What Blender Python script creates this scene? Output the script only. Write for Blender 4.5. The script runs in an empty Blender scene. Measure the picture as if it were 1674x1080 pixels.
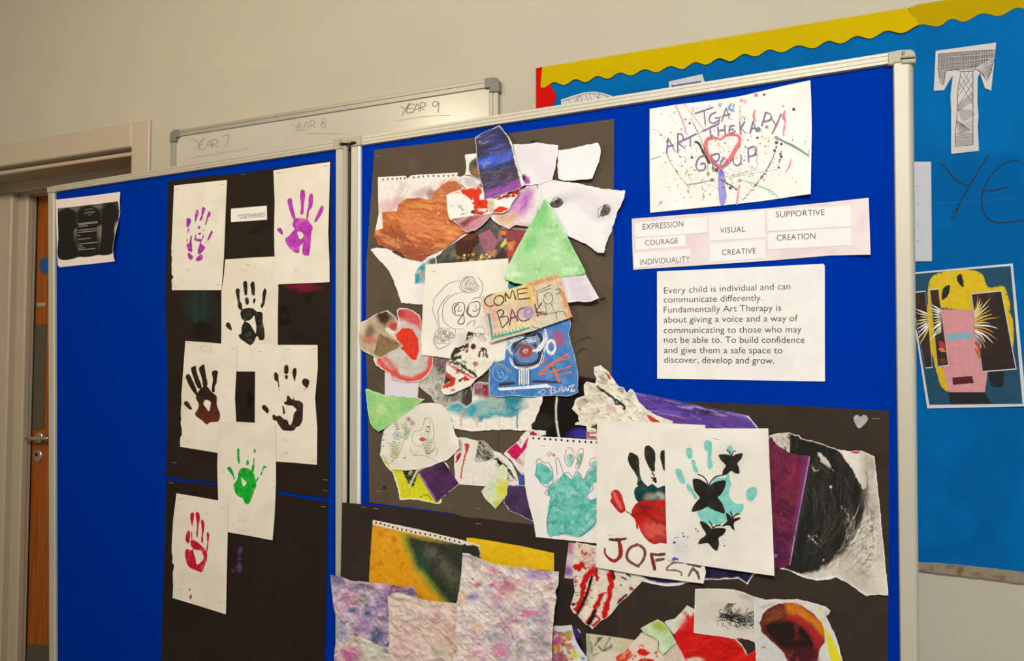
import bpy, math, random
import numpy as np
from mathutils import Vector, Matrix
from mathutils.geometry import delaunay_2d_cdt

# ------------------------------------------------------------------ camera, light, exposure
SC = bpy.context.scene
F = 1116.0
YAW = math.radians(21.3)
PITCH = math.radians(2.05)
CAM = Vector((0.0, 0.0, 1.30))
cam_data = bpy.data.cameras.new('camera')
cam = bpy.data.objects.new('camera', cam_data)
SC.collection.objects.link(cam)
cam.location = CAM
cam.rotation_euler = (math.pi/2 + PITCH, 0, YAW)
cam_data.sensor_width = 36.0
cam_data.lens = F/1674.0*36.0
cam_data.clip_start = 0.02
SC.camera = cam
SC.view_settings.view_transform = 'Standard'
SC.view_settings.look = 'None'
SC.view_settings.exposure = 0.22
SC.view_settings.gamma = 1.0
SC.view_settings.use_curve_mapping = False

W = bpy.data.worlds.new('room_ambient')
SC.world = W
W.use_nodes = True
W.node_tree.nodes['Background'].inputs[0].default_value = (1.0, 0.90, 0.78, 1)
W.node_tree.nodes['Background'].inputs[1].default_value = 0.42

def area(name, loc, target, power, size, col, spread=180):
    d = bpy.data.lights.new(name, 'AREA')
    d.energy = power; d.size = size; d.color = col; d.shape = 'SQUARE'
    d.spread = math.radians(spread)
    o = bpy.data.objects.new(name, d)
    SC.collection.objects.link(o)
    o.location = loc
    o.rotation_euler = (Vector(target)-Vector(loc)).to_track_quat('-Z', 'Y').to_euler()
    return o
area('ceiling_light_key', (0.20, -1.15, 2.65), (0.15, 1.4, 1.30), 62.0, 0.26, (1.0, 0.985, 0.955), 180)
area('ceiling_light_warm', (-1.9, -0.55, 2.68), (-1.3, 1.6, 1.0), 23.5, 0.26, (1.0, 0.83, 0.60), 180)
area('window_daylight', (2.9, 0.0, 1.1), (0.9, 1.6, 0.9), 12.0, 0.8, (0.66, 0.84, 1.0), 160)

# ------------------------------------------------------------------ projection on real planes
R3 = Matrix.Rotation(YAW, 3, 'Z') @ Matrix.Rotation(math.pi/2 + PITCH, 3, 'X')
R3n = np.array([list(r) for r in R3])
CAMn = np.array(CAM)

class Plane:
    def __init__(self, o, n):
        self.o = np.array(o, float); self.n = np.array(n, float); self.n /= np.linalg.norm(self.n)
    def at(self, x, y, h=0.0):
        """world points where the sight line through (x, y) meets the surface lying h off this plane"""
        x = np.atleast_1d(np.asarray(x, float)); y = np.atleast_1d(np.asarray(y, float))
        h = np.broadcast_to(np.asarray(h, float), x.shape)
        d = np.stack([(x-837)/F, -(y-540)/F, -np.ones_like(x)], 1) @ R3n.T
        t = ((self.o-CAMn) @ self.n + h)/(d @ self.n)
        return CAMn + d*t[:, None]
    def p(self, x, y, h=0.0):
        return self.at(x, y, h)[0]

YB = 1.5*math.cos(YAW)
YW = 1.85*math.cos(YAW)
PR = Plane((0, YB, 0), (0, -1, 0))
hinge = PR.p(568, 540)
AL = math.radians(5.5)
PL = Plane(hinge, (-math.sin(AL), -math.cos(AL), 0))
PW = Plane((0, YW, 0), (0, -1, 0))

# ------------------------------------------------------------------ colours
def lin(c):
    return c/12.92 if c <= 0.04045 else ((c+0.055)/1.055)**2.4
def C(hexs, k=0.86):
    if not isinstance(hexs, str): return np.array(hexs, float)
    hexs = hexs.lstrip('#')
    return np.array([lin(int(hexs[i:i+2], 16)/255)*k for i in (0, 2, 4)])
WHITE = C('#f6f1e8')

# ------------------------------------------------------------------ materials
def new_mat(name, rough=0.85, bump=0.0, bscale=300.0, var=0.06, vscale=25.0, spec=0.3, metallic=0.0,
            color=None, sheen=0.0, two=None, stretch=None):
    m = bpy.data.materials.new(name); m.use_nodes = True
    nt = m.node_tree; b = nt.nodes['Principled BSDF']
    b.inputs['Roughness'].default_value = rough
    b.inputs['Specular IOR Level'].default_value = spec
    b.inputs['Metallic'].default_value = metallic
    if sheen: b.inputs['Sheen Weight'].default_value = sheen
    tc = nt.nodes.new('ShaderNodeTexCoord')
    src = tc.outputs['Object']
    if stretch:
        mp = nt.nodes.new('ShaderNodeMapping'); mp.inputs['Scale'].default_value = stretch
        nt.links.new(src, mp.inputs[0]); src = mp.outputs[0]
    nz = nt.nodes.new('ShaderNodeTexNoise'); nz.inputs['Scale'].default_value = vscale
    nz.inputs['Detail'].default_value = 5
    nt.links.new(src, nz.inputs['Vector'])
    if color is None:
        at = nt.nodes.new('ShaderNodeAttribute'); at.attribute_name = 'Col'; csock = at.outputs['Color']
    else:
        rg = nt.nodes.new('ShaderNodeRGB'); rg.outputs[0].default_value = (*color, 1); csock = rg.outputs[0]
    mr = nt.nodes.new('ShaderNodeMapRange')
    mr.inputs['From Min'].default_value = 0.3; mr.inputs['From Max'].default_value = 0.7
    mr.inputs['To Min'].default_value = 1-var; mr.inputs['To Max'].default_value = 1+var*0.5
    nt.links.new(nz.outputs['Fac'], mr.inputs['Value'])
    mx = nt.nodes.new('ShaderNodeMix'); mx.data_type = 'RGBA'; mx.blend_type = 'MULTIPLY'
    mx.inputs['Factor'].default_value = 1.0
    if two is not None:
        m2 = nt.nodes.new('ShaderNodeMix'); m2.data_type = 'RGBA'
        m2.inputs['A'].default_value = (*color, 1); m2.inputs['B'].default_value = (*two, 1)
        nt.links.new(nz.outputs['Fac'], m2.inputs['Factor']); csock = m2.outputs['Result']
    nt.links.new(csock, mx.inputs['A']); nt.links.new(mr.outputs[0], mx.inputs['B'])
    nt.links.new(mx.outputs['Result'], b.inputs['Base Color'])
    if bump:
        n2 = nt.nodes.new('ShaderNodeTexNoise'); n2.inputs['Scale'].default_value = bscale
        n2.inputs['Detail'].default_value = 3
        nt.links.new(src, n2.inputs['Vector'])
        bp = nt.nodes.new('ShaderNodeBump'); bp.inputs['Strength'].default_value = bump
        bp.inputs['Distance'].default_value = 0.001
        nt.links.new(n2.outputs['Fac'], bp.inputs['Height']); nt.links.new(bp.outputs[0], b.inputs['Normal'])
    return m

M = {}
M['paper'] = new_mat('paper', 0.9, 0.25, 500, 0.05, 18, spec=0.08)
M['sugar'] = new_mat('black_sugar_paper', 0.95, 0.5, 900, 0.10, 300, spec=0.1)
M['paint'] = new_mat('paint', 0.45, 0.5, 250, 0.18, 60, spec=0.2)
M['wash'] = new_mat('painted_paper', 0.8, 0.3, 300, 0.12, 120, spec=0.12)
M['ink'] = new_mat('ink', 0.7, 0, 1, 0.10, 80)
M['cloth'] = new_mat('dyed_cloth', 0.95, 0.6, 1200, 0.08, 90, spec=0.05)
M['felt'] = new_mat('blue_felt', 0.95, 0.9, 700, 0.16, 600, color=C('#0032a2', 0.9), spec=0.0)
M['alu'] = new_mat('cream_aluminium', 0.55, 0.05, 80, 0.04, 4, color=C('#cdc7b4', 0.8), spec=0.4, metallic=0.25)
M['alu_grey'] = new_mat('grey_aluminium', 0.45, 0.05, 80, 0.05, 6, color=C('#b5b2a2', 0.9), metallic=0.3)
M['plastic'] = new_mat('grey_beige_plastic', 0.5, 0.1, 90, 0.06, 20, color=C('#b3ad92', 0.85))
M['plastic_dark'] = new_mat('grey_plastic', 0.5, 0.1, 90, 0.06, 20, color=C('#8b887b', 0.8))
M['dark'] = new_mat('dark_gap', 0.9, 0, 1, 0.05, 20, color=C('#14120c'))
M['wall'] = new_mat('cream_wall_paint', 0.85, 0.35, 260, 0.03, 6, color=C('#c6bea8', 0.88))
M['trim'] = new_mat('gloss_trim_paint', 0.4, 0.05, 60, 0.03, 6, color=C('#cfbfa6', 0.8))
M['wood'] = new_mat('orange_wood', 0.5, 0.1, 80, 0.35, 6, color=C('#b3601a', 0.8), stretch=(14, 14, 0.8))
M['kick'] = new_mat('grey_plate', 0.5, 0.1, 80, 0.15, 40, color=C('#6a6250', 0.7))
M['steel'] = new_mat('steel', 0.25, 0, 1, 0.05, 20, color=C('#d9d4c8'), metallic=0.9)
M['whiteboard'] = new_mat('whiteboard_enamel', 0.25, 0, 1, 0.03, 6, color=C('#d2cbb8', 0.85), spec=0.5)
M['floor'] = new_mat('grey_vinyl_floor', 0.6, 0.1, 50, 0.1, 10, color=C('#8d8577', 0.6))
M['staple'] = new_mat('staple_wire', 0.3, 0, 1, 0.05, 20, color=C('#e9e2d0'), metallic=0.6)

# ------------------------------------------------------------------ numpy noise
def _hash(ix, iy, seed):
    n = (ix.astype(np.int64)*374761393 + iy.astype(np.int64)*668265263 + seed*974634777) & 0xffffffff
    n = ((n ^ (n >> 13))*1274126177) & 0xffffffff
    return ((n ^ (n >> 16)) & 0xffff)/65535.0
def vnoise(x, y, s, seed=0):
    x = np.asarray(x, float)/s; y = np.asarray(y, float)/s
    ix = np.floor(x); iy = np.floor(y); fx = x-ix; fy = y-iy
    fx = fx*fx*(3-2*fx); fy = fy*fy*(3-2*fy)
    a = _hash(ix, iy, seed); b = _hash(ix+1, iy, seed); c = _hash(ix, iy+1, seed); d = _hash(ix+1, iy+1, seed)
    return (a*(1-fx)+b*fx)*(1-fy) + (c*(1-fx)+d*fx)*fy
def fbm(x, y, s, seed=0, octv=4):
    t = 0; a = 0.5; n = 0
    for k in range(octv):
        t = t + a*vnoise(x, y, s/2**k, seed+17*k); n += a; a *= 0.55
    return t/n
def sstep(a, b, x):
    t = np.clip((x-a)/(b-a+1e-9), 0, 1); return t*t*(3-2*t)

# ------------------------------------------------------------------ outlines
def Q(ox, oy, s, pts):
    return [(ox+px/s, oy+py/s) for px, py in pts]
def crom(pts, closed=True, step=3.0):
    P = np.array(pts, float); n = len(P); out = []
    rng = range(n) if closed else range(n-1)
    for i in rng:
        if closed: p0, p1, p2, p3 = P[i-1], P[i], P[(i+1) % n], P[(i+2) % n]
        else: p0, p1, p2, p3 = P[max(i-1, 0)], P[i], P[i+1], P[min(i+2, n-1)]
        k = max(1, int(np.linalg.norm(p2-p1)/step))
        for j in range(k):
            t = j/k
            out.append(0.5*((2*p1)+(-p0+p2)*t+(2*p0-5*p1+4*p2-p3)*t*t+(-p0+3*p1-3*p2+p3)*t**3))
    if not closed: out.append(P[-1])
    return np.array(out)
def dens(pts, step=3.0):
    P = np.array(pts, float); out = []
    for i in range(len(P)):
        a, b = P[i], P[(i+1) % len(P)]
        k = max(1, int(np.linalg.norm(b-a)/step))
        for j in range(k): out.append(a+(b-a)*j/k)
    return np.array(out)
def jit(P, amp, s=7.0, seed=0):
    if amp <= 0: return P
    N = np.roll(P, -1, 0)-np.roll(P, 1, 0); N = np.stack([-N[:, 1], N[:, 0]], 1)
    N /= np.linalg.norm(N, axis=1)[:, None]+1e-9
    k = (fbm(P[:, 0], P[:, 1], s, seed, 3)-0.5)*2.4*amp
    return P+N*k[:, None]
def inside(X, Y, loops):
    r = np.zeros(len(X), bool)
    for L in loops:
        L = np.asarray(L); x1, y1 = L[:, 0], L[:, 1]; x2, y2 = np.roll(x1, -1), np.roll(y1, -1)
        for a0, b0, a1, b1 in zip(x1, y1, x2, y2):
            if b0 == b1: continue
            lo, hi = (b0, b1) if b0 < b1 else (b1, b0)
            m = (Y >= lo) & (Y < hi)
            if not m.any(): continue
            xi = a0+(Y[m]-b0)*(a1-a0)/(b1-b0)
            idx = np.nonzero(m)[0][X[m] < xi]
            r[idx] ^= True
    return r
def mindist(X, Y, L):
    L = np.asarray(L); out = np.full(len(X), 1e9)
    for i in range(0, len(X), 4000):
        dx = X[i:i+4000, None]-L[None, :, 0]; dy = Y[i:i+4000, None]-L[None, :, 1]
        out[i:i+4000] = np.sqrt((dx*dx+dy*dy).min(1))
    return out
def segdist(X, Y, P):
    d = np.full(len(X), 1e9)
    for a, b in zip(P[:-1], P[1:]):
        vx, vy = b[0]-a[0], b[1]-a[1]; L = vx*vx+vy*vy+1e-9
        t = np.clip(((X-a[0])*vx+(Y-a[1])*vy)/L, 0, 1)
        d = np.minimum(d, np.hypot(X-a[0]-t*vx, Y-a[1]-t*vy))
    return d

def mesh2d(loops, sp):
    """triangulate closed loops (even-odd) with interior points; returns V2, T, loops"""
    pts = []; edges = []; cells = set()
    for L in loops:
        b = len(pts); n = len(L)
        for i, p in enumerate(L):
            pts.append((p[0], p[1])); edges.append((b+i, b+(i+1) % n))
            cells.add((int(p[0]//sp), int(p[1]//sp)))
    A = np.array(pts)
    x0, y0 = A.min(0); x1, y1 = A.max(0)
    i0, i1, j0, j1 = int(x0//sp), int(x1//sp)+1, int(y0//sp), int(y1//sp)+1
    gi, gj = np.meshgrid(np.arange(i0, i1+1), np.arange(j0, j1+1)); gi = gi.ravel(); gj = gj.ravel()
    gx = (gi+0.5+0.25*(gj % 2)-0.12)*sp; gy = (gj+0.5)*sp
    m = inside(gx, gy, loops)
    g = [(x, y) for x, y, i, j, k in zip(gx, gy, gi, gj, m) if k and (i, j) not in cells]
    vs = [Vector(p) for p in pts+g]
    r = delaunay_2d_cdt(vs, edges, [], 0, 1e-5)
    V2 = np.array([(v.x, v.y) for v in r[0]]); T = np.array([f for f in r[2] if len(f) == 3])
    if len(T) == 0: return V2, T
    c = V2[T].mean(1)
    T = T[inside(c[:, 0], c[:, 1], loops)]
    # orientation: image y is down, so clockwise here = facing the viewer
    a, b_, c_ = V2[T[:, 0]], V2[T[:, 1]], V2[T[:, 2]]
    s = (b_[:, 0]-a[:, 0])*(c_[:, 1]-a[:, 1])-(b_[:, 1]-a[:, 1])*(c_[:, 0]-a[:, 0])
    T[s > 0] = T[s > 0][:, ::-1]
    # drop collinear slivers on straight edges
    l = np.maximum.reduce([np.linalg.norm(b_-a, axis=1), np.linalg.norm(c_-b_, axis=1), np.linalg.norm(a-c_, axis=1)])
    T = T[np.abs(s)/(l+1e-9) > 0.012*sp]
    return V2, T

# ------------------------------------------------------------------ painting of paper surfaces (pigment only)
def pigment(X, Y, base, ops, seed=0):
    col = np.tile(C(base), (len(X), 1))
    for k, op in enumerate(ops):
        t = op[0]; o = dict(w=2.0, ws=12.0, a=1.0, soft=1.0); o.update(op[-1] if isinstance(op[-1], dict) else {})
        sx = X+(fbm(X, Y, o['ws'], seed+k*7+1, 3)-.5)*2.2*o['w']; sy = Y+(fbm(X, Y, o['ws'], seed+k*7+4, 3)-.5)*2.2*o['w']
        if t == 'e':
            _, cx, cy, rx, ry, ang, c = op[:7]
            ca, sa = math.cos(math.radians(ang)), math.sin(math.radians(ang))
            u = ((sx-cx)*ca+(sy-cy)*sa)/rx; v = (-(sx-cx)*sa+(sy-cy)*ca)/ry
            d = (np.sqrt(u*u+v*v)-1)*min(rx, ry); m = 1-sstep(-o['soft'], o['soft'], d)
        elif t == 'p':
            _, pts, c = op[:3]
            i = inside(sx, sy, [pts]); m = i.astype(float)
            if o['soft'] > 1.5:
                d = segdist(sx, sy, list(pts)+[pts[0]])
                m = np.where(i, 0.5+0.5*sstep(0, o['soft'], d), 0.5-0.5*sstep(0, o['soft'], d))
        elif t == 's':
            _, pts, wd, c = op[:4]
            P = crom(pts, False, 6) if len(pts) > 2 else np.array(pts)
            d = segdist(sx, sy, P)-wd/2; m = 1-sstep(-o['soft'], o['soft'], d)
        elif t == 'n':
            _, sc, th, c = op[:4]
            st = o.get('st', (1, 1)); an = math.radians(o.get('ang', 0))
            u = (X*math.cos(an)+Y*math.sin(an))*st[0]; v = (-X*math.sin(an)+Y*math.cos(an))*st[1]
            nn = fbm(u, v, sc, seed+k*13+5, 4); m = sstep(th, th+o.get('r', 0.12), nn)
            if 'reg' in o:
                cx, cy, rx, ry = o['reg']; m = m*(1-sstep(0.7, 1.1, np.hypot((X-cx)/rx, (Y-cy)/ry)))
            if 'poly' in o: m = m*inside(sx, sy, [o['poly']])
        elif t == 'g':
            _, xa, ya, xb, yb, c = op[:6]
            L = (xb-xa)**2+(yb-ya)**2; m = sstep(0, 1, ((sx-xa)*(xb-xa)+(sy-ya)*(yb-ya))/L)
        elif t == 'd':   # many random dabs
            _, n, cx, cy, rx, ry, size, cols = op[:8]
            rr = random.Random(seed+k)
            for q in range(n):
                a_ = rr.random()*6.283; r_ = math.sqrt(rr.random())
                x_, y_ = cx+math.cos(a_)*r_*rx, cy+math.sin(a_)*r_*ry; s_ = size*(0.5+rr.random())
                near = (np.abs(X-x_) < s_*2.2) & (np.abs(Y-y_) < s_*2.2)
                if not near.any(): continue
                d = np.hypot(sx[near]-x_, (sy[near]-y_)*o.get('asp', 1.0))/s_
                mm = (1-sstep(0.55, 1.1, d))*o['a']; cc = C(rr.choice(cols))
                col[near] = col[near]*(1-mm[:, None])+cc*mm[:, None]
            continue
        m = np.clip(m*o['a'], 0, 1)
        if 'grain' in o:
            m = m*sstep(o['grain']-.12, o['grain']+.08, 1-fbm(X, Y, 3.0, seed+k+77, 2))
        col = col*(1-m[:, None])+C(c)*m[:, None]
    return np.clip(col, 0, 1)

# ------------------------------------------------------------------ object plumbing
COUNT = {}
def link_mesh(name, V, Fs, mat, parent=None, cols=None, smooth=True, mats=None):
    me = bpy.data.meshes.new(name)
    V = np.asarray(V, float)
    if parent is None: org = Vector(V.mean(0))
    else: org = Vector(parent['_org'])
    Vl = V-np.array(org)
    me.from_pydata(Vl.tolist(), [], [tuple(int(i) for i in f) for f in Fs])
    if cols is not None:
        at = me.color_attributes.new('Col', 'FLOAT_COLOR', 'POINT')
        buf = np.ones((len(V), 4), np.float32); buf[:, :3] = cols
        at.data.foreach_set('color', buf.ravel())
    me.materials.append(mat)
    if smooth: me.polygons.foreach_set('use_smooth', [True]*len(me.polygons))
    me.update()
    o = bpy.data.objects.new(name, me)
    SC.collection.objects.link(o)
    if parent is None:
        o.location = org; o['_org'] = tuple(org)
    else:
        o.parent = parent; o['_org'] = parent['_org']
    return o
def tag(o, label=None, cat=None, group=None, kind=None):
    if label: o['label'] = label
    if cat: o['category'] = cat
    if group: o['group'] = group
    if kind: o['kind'] = kind
    return o

SHEETS = {}
class Sheet: pass
def sheet(name, label, cat, plane, outline, h, color='#f6f1e8', sp=5.0, ops=(), torn=0.0, lifts=(), wave=0.4,
          rim=0.0, rimcol='#f6f2ea', mat='paper', holes=(), smooth_out=False, seed=None, group=None, thick=0.0004,
          folds=(), wrinkle=0.0, parent=None, hfun=None, edge_step=None, ws=45.0):
    if seed is None: seed = int(abs(outline[0][0]*7+outline[0][1]*13+h*9999)) % 9973
    if sp <= 2.4: sp *= 0.74
    if torn >= .4 and rim == 0 and mat in ('paper', 'wash', 'paint'): rim = 0.75 if torn < .6 else 1.0
    torn = torn*1.35
    es = edge_step or (2.2 if torn > 0 else min(sp, 5))
    L = crom(outline, True, es) if smooth_out else dens(outline, es)
    L = jit(L, torn, 6.0, seed)
    loops = [L]+[np.array(hh) for hh in holes]
    V2, T = mesh2d(loops, sp)
    X, Y = V2[:, 0], V2[:, 1]
    if hfun is None:
        def hfun(x, y, h=h, lifts=lifts, wave=wave, seed=seed, folds=folds, wrinkle=wrinkle):
            x = np.asarray(x, float); y = np.asarray(y, float)
            r = h+(fbm(x, y, ws, seed, 2)-0.5)*2*wave*0.001
            for lx, ly, rad, amp in lifts:
                r = r+amp*0.001*np.exp(-((x-lx)**2+(y-ly)**2)/rad**2)
            for (ax, ay, bx, by, wd, amp) in folds:
                P_ = [(ax, ay), (bx, by)]
                r = r+amp*0.001*np.exp(-(segdist(np.atleast_1d(x), np.atleast_1d(y), P_)/wd)**2)
            if wrinkle:
                n1 = 1-np.abs(fbm(x*1.0, y*0.7, 38, seed+3, 3)*2-1); n2 = 1-np.abs(fbm(x, y*1.4, 17, seed+8, 2)*2-1)
                n3 = 1-np.abs(fbm((x+y)*.35, (y-x)*1.1, 12, seed+14, 3)*2-1)
                r = r+wrinkle*0.001*(n1**4*1.1+n2**4*0.6+n3**5*0.45)
            return r
    H = hfun(X, Y)
    col = pigment(X, Y, color, ops, seed)
    if rim > 0:
        d = mindist(X, Y, dens(L, 1.5))
        m = 1-sstep(rim*0.6, rim*1.0+0.4, d+(fbm(X, Y, 9, seed+91, 2)-.5)*rim*1.6)
        col = col*(1-m[:, None])+C(rimcol)*m[:, None]
    W3 = plane.at(X, Y, H)
    n = len(W3)
    # boundary edges -> rim wall and back face
    E = {}
    for a, b, c in T:
        for u, v in ((a, b), (b, c), (c, a)):
            E[(u, v)] = 1
    bd = [(u, v) for (u, v) in E if (v, u) not in E]
    back = W3-plane.n*thick
    V = np.concatenate([W3, back]); cols = np.concatenate([col, col])
    Fs = [tuple(t) for t in T]+[(t[0]+n, t[2]+n, t[1]+n) for t in T]
    bi = {}; extra = []; ecol = []
    def dup(i):
        if i not in bi:
            bi[i] = 2*n+len(extra); extra.append(W3[i]); ecol.append(C(rimcol) if torn > 0 else col[i]*0.9)
            extra.append(back[i]); ecol.append(ecol[-1])
        return bi[i]
    for u, v in bd:
        a, b = dup(u), dup(v); Fs.append((v_ for v_ in (b, a, a+1, b+1)))
    Fs = [tuple(f) for f in Fs]
    if extra:
        V = np.concatenate([V, np.array(extra)]); cols = np.concatenate([cols, np.array(ecol)])
    o = link_mesh(name, V, Fs, M[mat], parent.o if parent else None, cols)
    if parent is None: tag(o, label, cat, group)
    elif label: o['label'] = label
    s = Sheet(); s.o = o; s.h = hfun; s.plane = plane; s.seed = seed; s.loop = L; s.k = 0; s.base = color; s.ops = ops
    return s

class Marks:
    """flat print and paint lying on a sheet; every stroke a little proud of the last"""
    def __init__(self, sh, name, mat='ink', label=None, off=0.00025, kind=None):
        self.sh, self.name, self.mat, self.label = sh, name, mat, label
        self.V = []; self.F = []; self.C = []; self.n = 0; self.off = off; self.kind = kind; self.clip = None
        sh.k += 1; self.base = off+sh.k*0.00006; self.q = 0
    def _add(self, P2, faces, col):
        P2 = np.asarray(P2, float); X, Y = P2[:, 0], P2[:, 1]
        self.q += 1
        H = self.sh.h(X, Y)+self.base+self.q*0.0000004
        self.V.append(self.sh.plane.at(X, Y, H))
        col = np.asarray(col, float)
        if col.ndim == 1: col = np.tile(col, (len(P2), 1))
        self.C.append(col); self.F += [tuple(i+self.n for i in f) for f in faces]; self.n += len(P2)
    def line(self, pts, w, col, taper=0.0, rough=0.0, smooth=True, step=2.0):
        P = crom(pts, False, step) if smooth and len(pts) > 2 else None
        if P is None:
            P = []
            for a, b in zip(pts[:-1], pts[1:]):
                k = max(1, int(math.hypot(b[0]-a[0], b[1]-a[1])/4))
                P += [(a[0]+(b[0]-a[0])*j/k, a[1]+(b[1]-a[1])*j/k) for j in range(k)]
            P.append(pts[-1]); P = np.array(P, float)
        n = len(P)
        if n < 2: return
        D = np.gradient(P, axis=0); D /= np.linalg.norm(D, axis=1)[:, None]+1e-9
        N = np.stack([-D[:, 1], D[:, 0]], 1)
        t = np.linspace(0, 1, n)
        ww = np.full(n, w/2.0) if not isinstance(w, (list, tuple)) else None
        if ww is None: ww = np.interp(t, np.linspace(0, 1, len(w)), w)/2
        if taper: ww = ww*(1-taper*np.abs(2*t-1)**3)
        if rough: ww = ww*(1+rough*2*(fbm(P[:, 0]*3, P[:, 1]*3, 6, self.sh.seed, 2)-.5))
        e = min(ww[0], ww[-1])*0.6
        Lp = P+N*ww[:, None]; Rp = P-N*ww[:, None]
        s0 = P[0]-D[0]*ww[0]*0.8; s1 = P[-1]+D[-1]*ww[-1]*0.8
        V2 = np.concatenate([Lp, Rp, [s0], [s1]])
        Fs = [(i, n+i, n+i+1, i+1) for i in range(n-1)]+[(0, 2*n, n), (n-1, 2*n-1, 2*n+1)]
        self._add(V2, [f[::-1] for f in Fs] if False else Fs, C(col))
    def poly(self, loops, col, ops=(), sp=2.5, jitter=0.5, smooth=True, seed=0, step=1.8):
        if not isinstance(loops[0][0], (tuple, list, np.ndarray)): loops = [loops]
        LL = []
        for L in loops:
            P = crom(L, True, step) if smooth else dens(L, step)
            LL.append(jit(P, jitter, 4.5, self.sh.seed+seed))
        V2, T = mesh2d(LL, sp)
        if len(T) == 0: return
        c = pigment(V2[:, 0], V2[:, 1], col, ops, self.sh.seed+seed)
        self._add(V2, [tuple(t) for t in T], c)
    def dot(self, x, y, r, col, asp=1.0, ang=0.0, n=9):
        a = np.linspace(0, 2*math.pi, n, endpoint=False)
        u = r*np.cos(a); v = r*asp*np.sin(a); ca, sa = math.cos(ang), math.sin(ang)
        P = np.stack([x+u*ca-v*sa, y+u*sa+v*ca], 1)
        self._add(P, [tuple(range(n))[::-1]], C(col))
    def raw(self, P2, faces, col):
        self._add(P2, faces, C(col))
    def build(self):
        if not self.V: return None
        o = link_mesh(self.name, np.concatenate(self.V), self.F, M[self.mat], self.sh.o, np.concatenate(self.C), smooth=False)
        if self.label: o['label'] = self.label
        if self.kind: o['kind'] = self.kind
        return o

def brush(sh, n, cols, reg=None, ang=0, spread=25, L=(8, 22), w=(.5, 1.4), curve=3, seed=1, name='brush_strokes', mat='paint', swirl=None, mix=.34, wid=1.7):
    """loose brush or crayon strokes kept inside the sheet (or inside a region of it)"""
    rr = random.Random(seed*31+5); loop = np.asarray(reg if reg is not None else sh.loop)
    x0, y0 = loop.min(0); x1, y1 = loop.max(0); mk = Marks(sh, name, mat, kind='stuff')
    cand = []
    for k in range(n*3):
        x, y = rr.uniform(x0, x1), rr.uniform(y0, y1)
        a = math.radians(ang+rr.gauss(0, spread))
        if swirl: a = math.atan2(y-swirl[1], x-swirl[0])+math.pi/2+rr.gauss(0, .2)
        l = rr.uniform(*L); c = rr.uniform(-curve, curve)
        cand.append(((x-math.cos(a)*l/2, y-math.sin(a)*l/2), (x-math.sin(a)*c, y+math.cos(a)*c), (x+math.cos(a)*l/2, y+math.sin(a)*l/2)))
    A = np.array(cand); ok = np.ones(len(A), bool)
    for j in range(3):
        ok &= inside(A[:, j, 0], A[:, j, 1], [loop])
        ok &= inside(A[:, j, 0], A[:, j, 1], [sh.loop])
    A = A[ok][:n]
    if len(A) == 0: return
    under = pigment(A[:, 1, 0], A[:, 1, 1], sh.base, sh.ops, sh.seed)
    for i in range(len(A)):
        c = C(rr.choice(cols)); m = mix*rr.uniform(.5, 1.3); ww = rr.uniform(*w)*wid
        mk.line([tuple(p) for p in A[i]], [ww*.3, ww, ww*.8, ww*.2], under[i]*(1-m)+c*m, rough=.5, step=3)
    mk.build()

def staple(sh, x, y, dx=7, dy=0, col=None):
    """a wire staple, about 12 mm of round-ish wire, pressed into the sheet"""
    n = 2; P = np.array([(x-dx/2, y-dy/2), (x+dx/2, y+dy/2)])
    h = sh.h(P[:, 0], P[:, 1])
    a0, a1 = sh.plane.at(P[:, 0], P[:, 1], h+0.0009)
    d = a1-a0; up = np.array((0, 0, 1.0)); up = up-sh.plane.n*(up@sh.plane.n)
    up = up-d*(up@d)/(d@d); up = up/np.linalg.norm(up)*0.00045
    nn = sh.plane.n
    V = []; Fs = []
    for p, dep in ((a0, -0.0012), (a0, 0), (a1, 0), (a1, -0.0012)):
        q = p+nn*dep
        V += [q+up, q+nn*0.0004, q-up]
    for i in range(3):
        for j in range(3):
            a = i*3+j; b = i*3+(j+1) % 3; Fs.append((a, b, b+3, a+3))
    o = link_mesh('staple', V, Fs, M['staple'], sh.o, smooth=False)
    return o

_font_cache = {}
def text_marks(sh, name, lines, col='#2b2a28', mat='ink', off=-0.008, label=None, shear=0):
    """lines: (string, x0, y0, x1, y1, cap height at start, at end) in photograph pixels on the sheet"""
    mk = Marks(sh, name, mat, label)
    for ln in lines:
        s, x0, y0, x1, y1, c0, c1 = ln
        cu = bpy.data.curves.new('txt', 'FONT'); cu.body = s; cu.size = 1.0; cu.offset = off; cu.resolution_u = 3
        cu.shear = shear
        to = bpy.data.objects.new('txt', cu); SC.collection.objects.link(to)
        dg = bpy.context.evaluated_depsgraph_get()
        me = bpy.data.meshes.new_from_object(to.evaluated_get(dg))
        V = np.array([v.co[:2] for v in me.vertices]); Fs = [tuple(p.vertices) for p in me.polygons]
        bpy.data.objects.remove(to); bpy.data.meshes.remove(me); bpy.data.curves.remove(cu)
        if len(V) == 0: continue
        xm = V[:, 0].min(); xw = V[:, 0].max()-xm; t = (V[:, 0]-xm)/xw
        cap = 0.70
        cc = (c0+(c1-c0)*t)*V[:, 1]/cap
        X = x0+(x1-x0)*t; Y = y0+(y1-y0)*t-cc
        mk._add(np.stack([X, Y], 1), [f for f in Fs], C(col))
    mk.build()
    return mk

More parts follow.
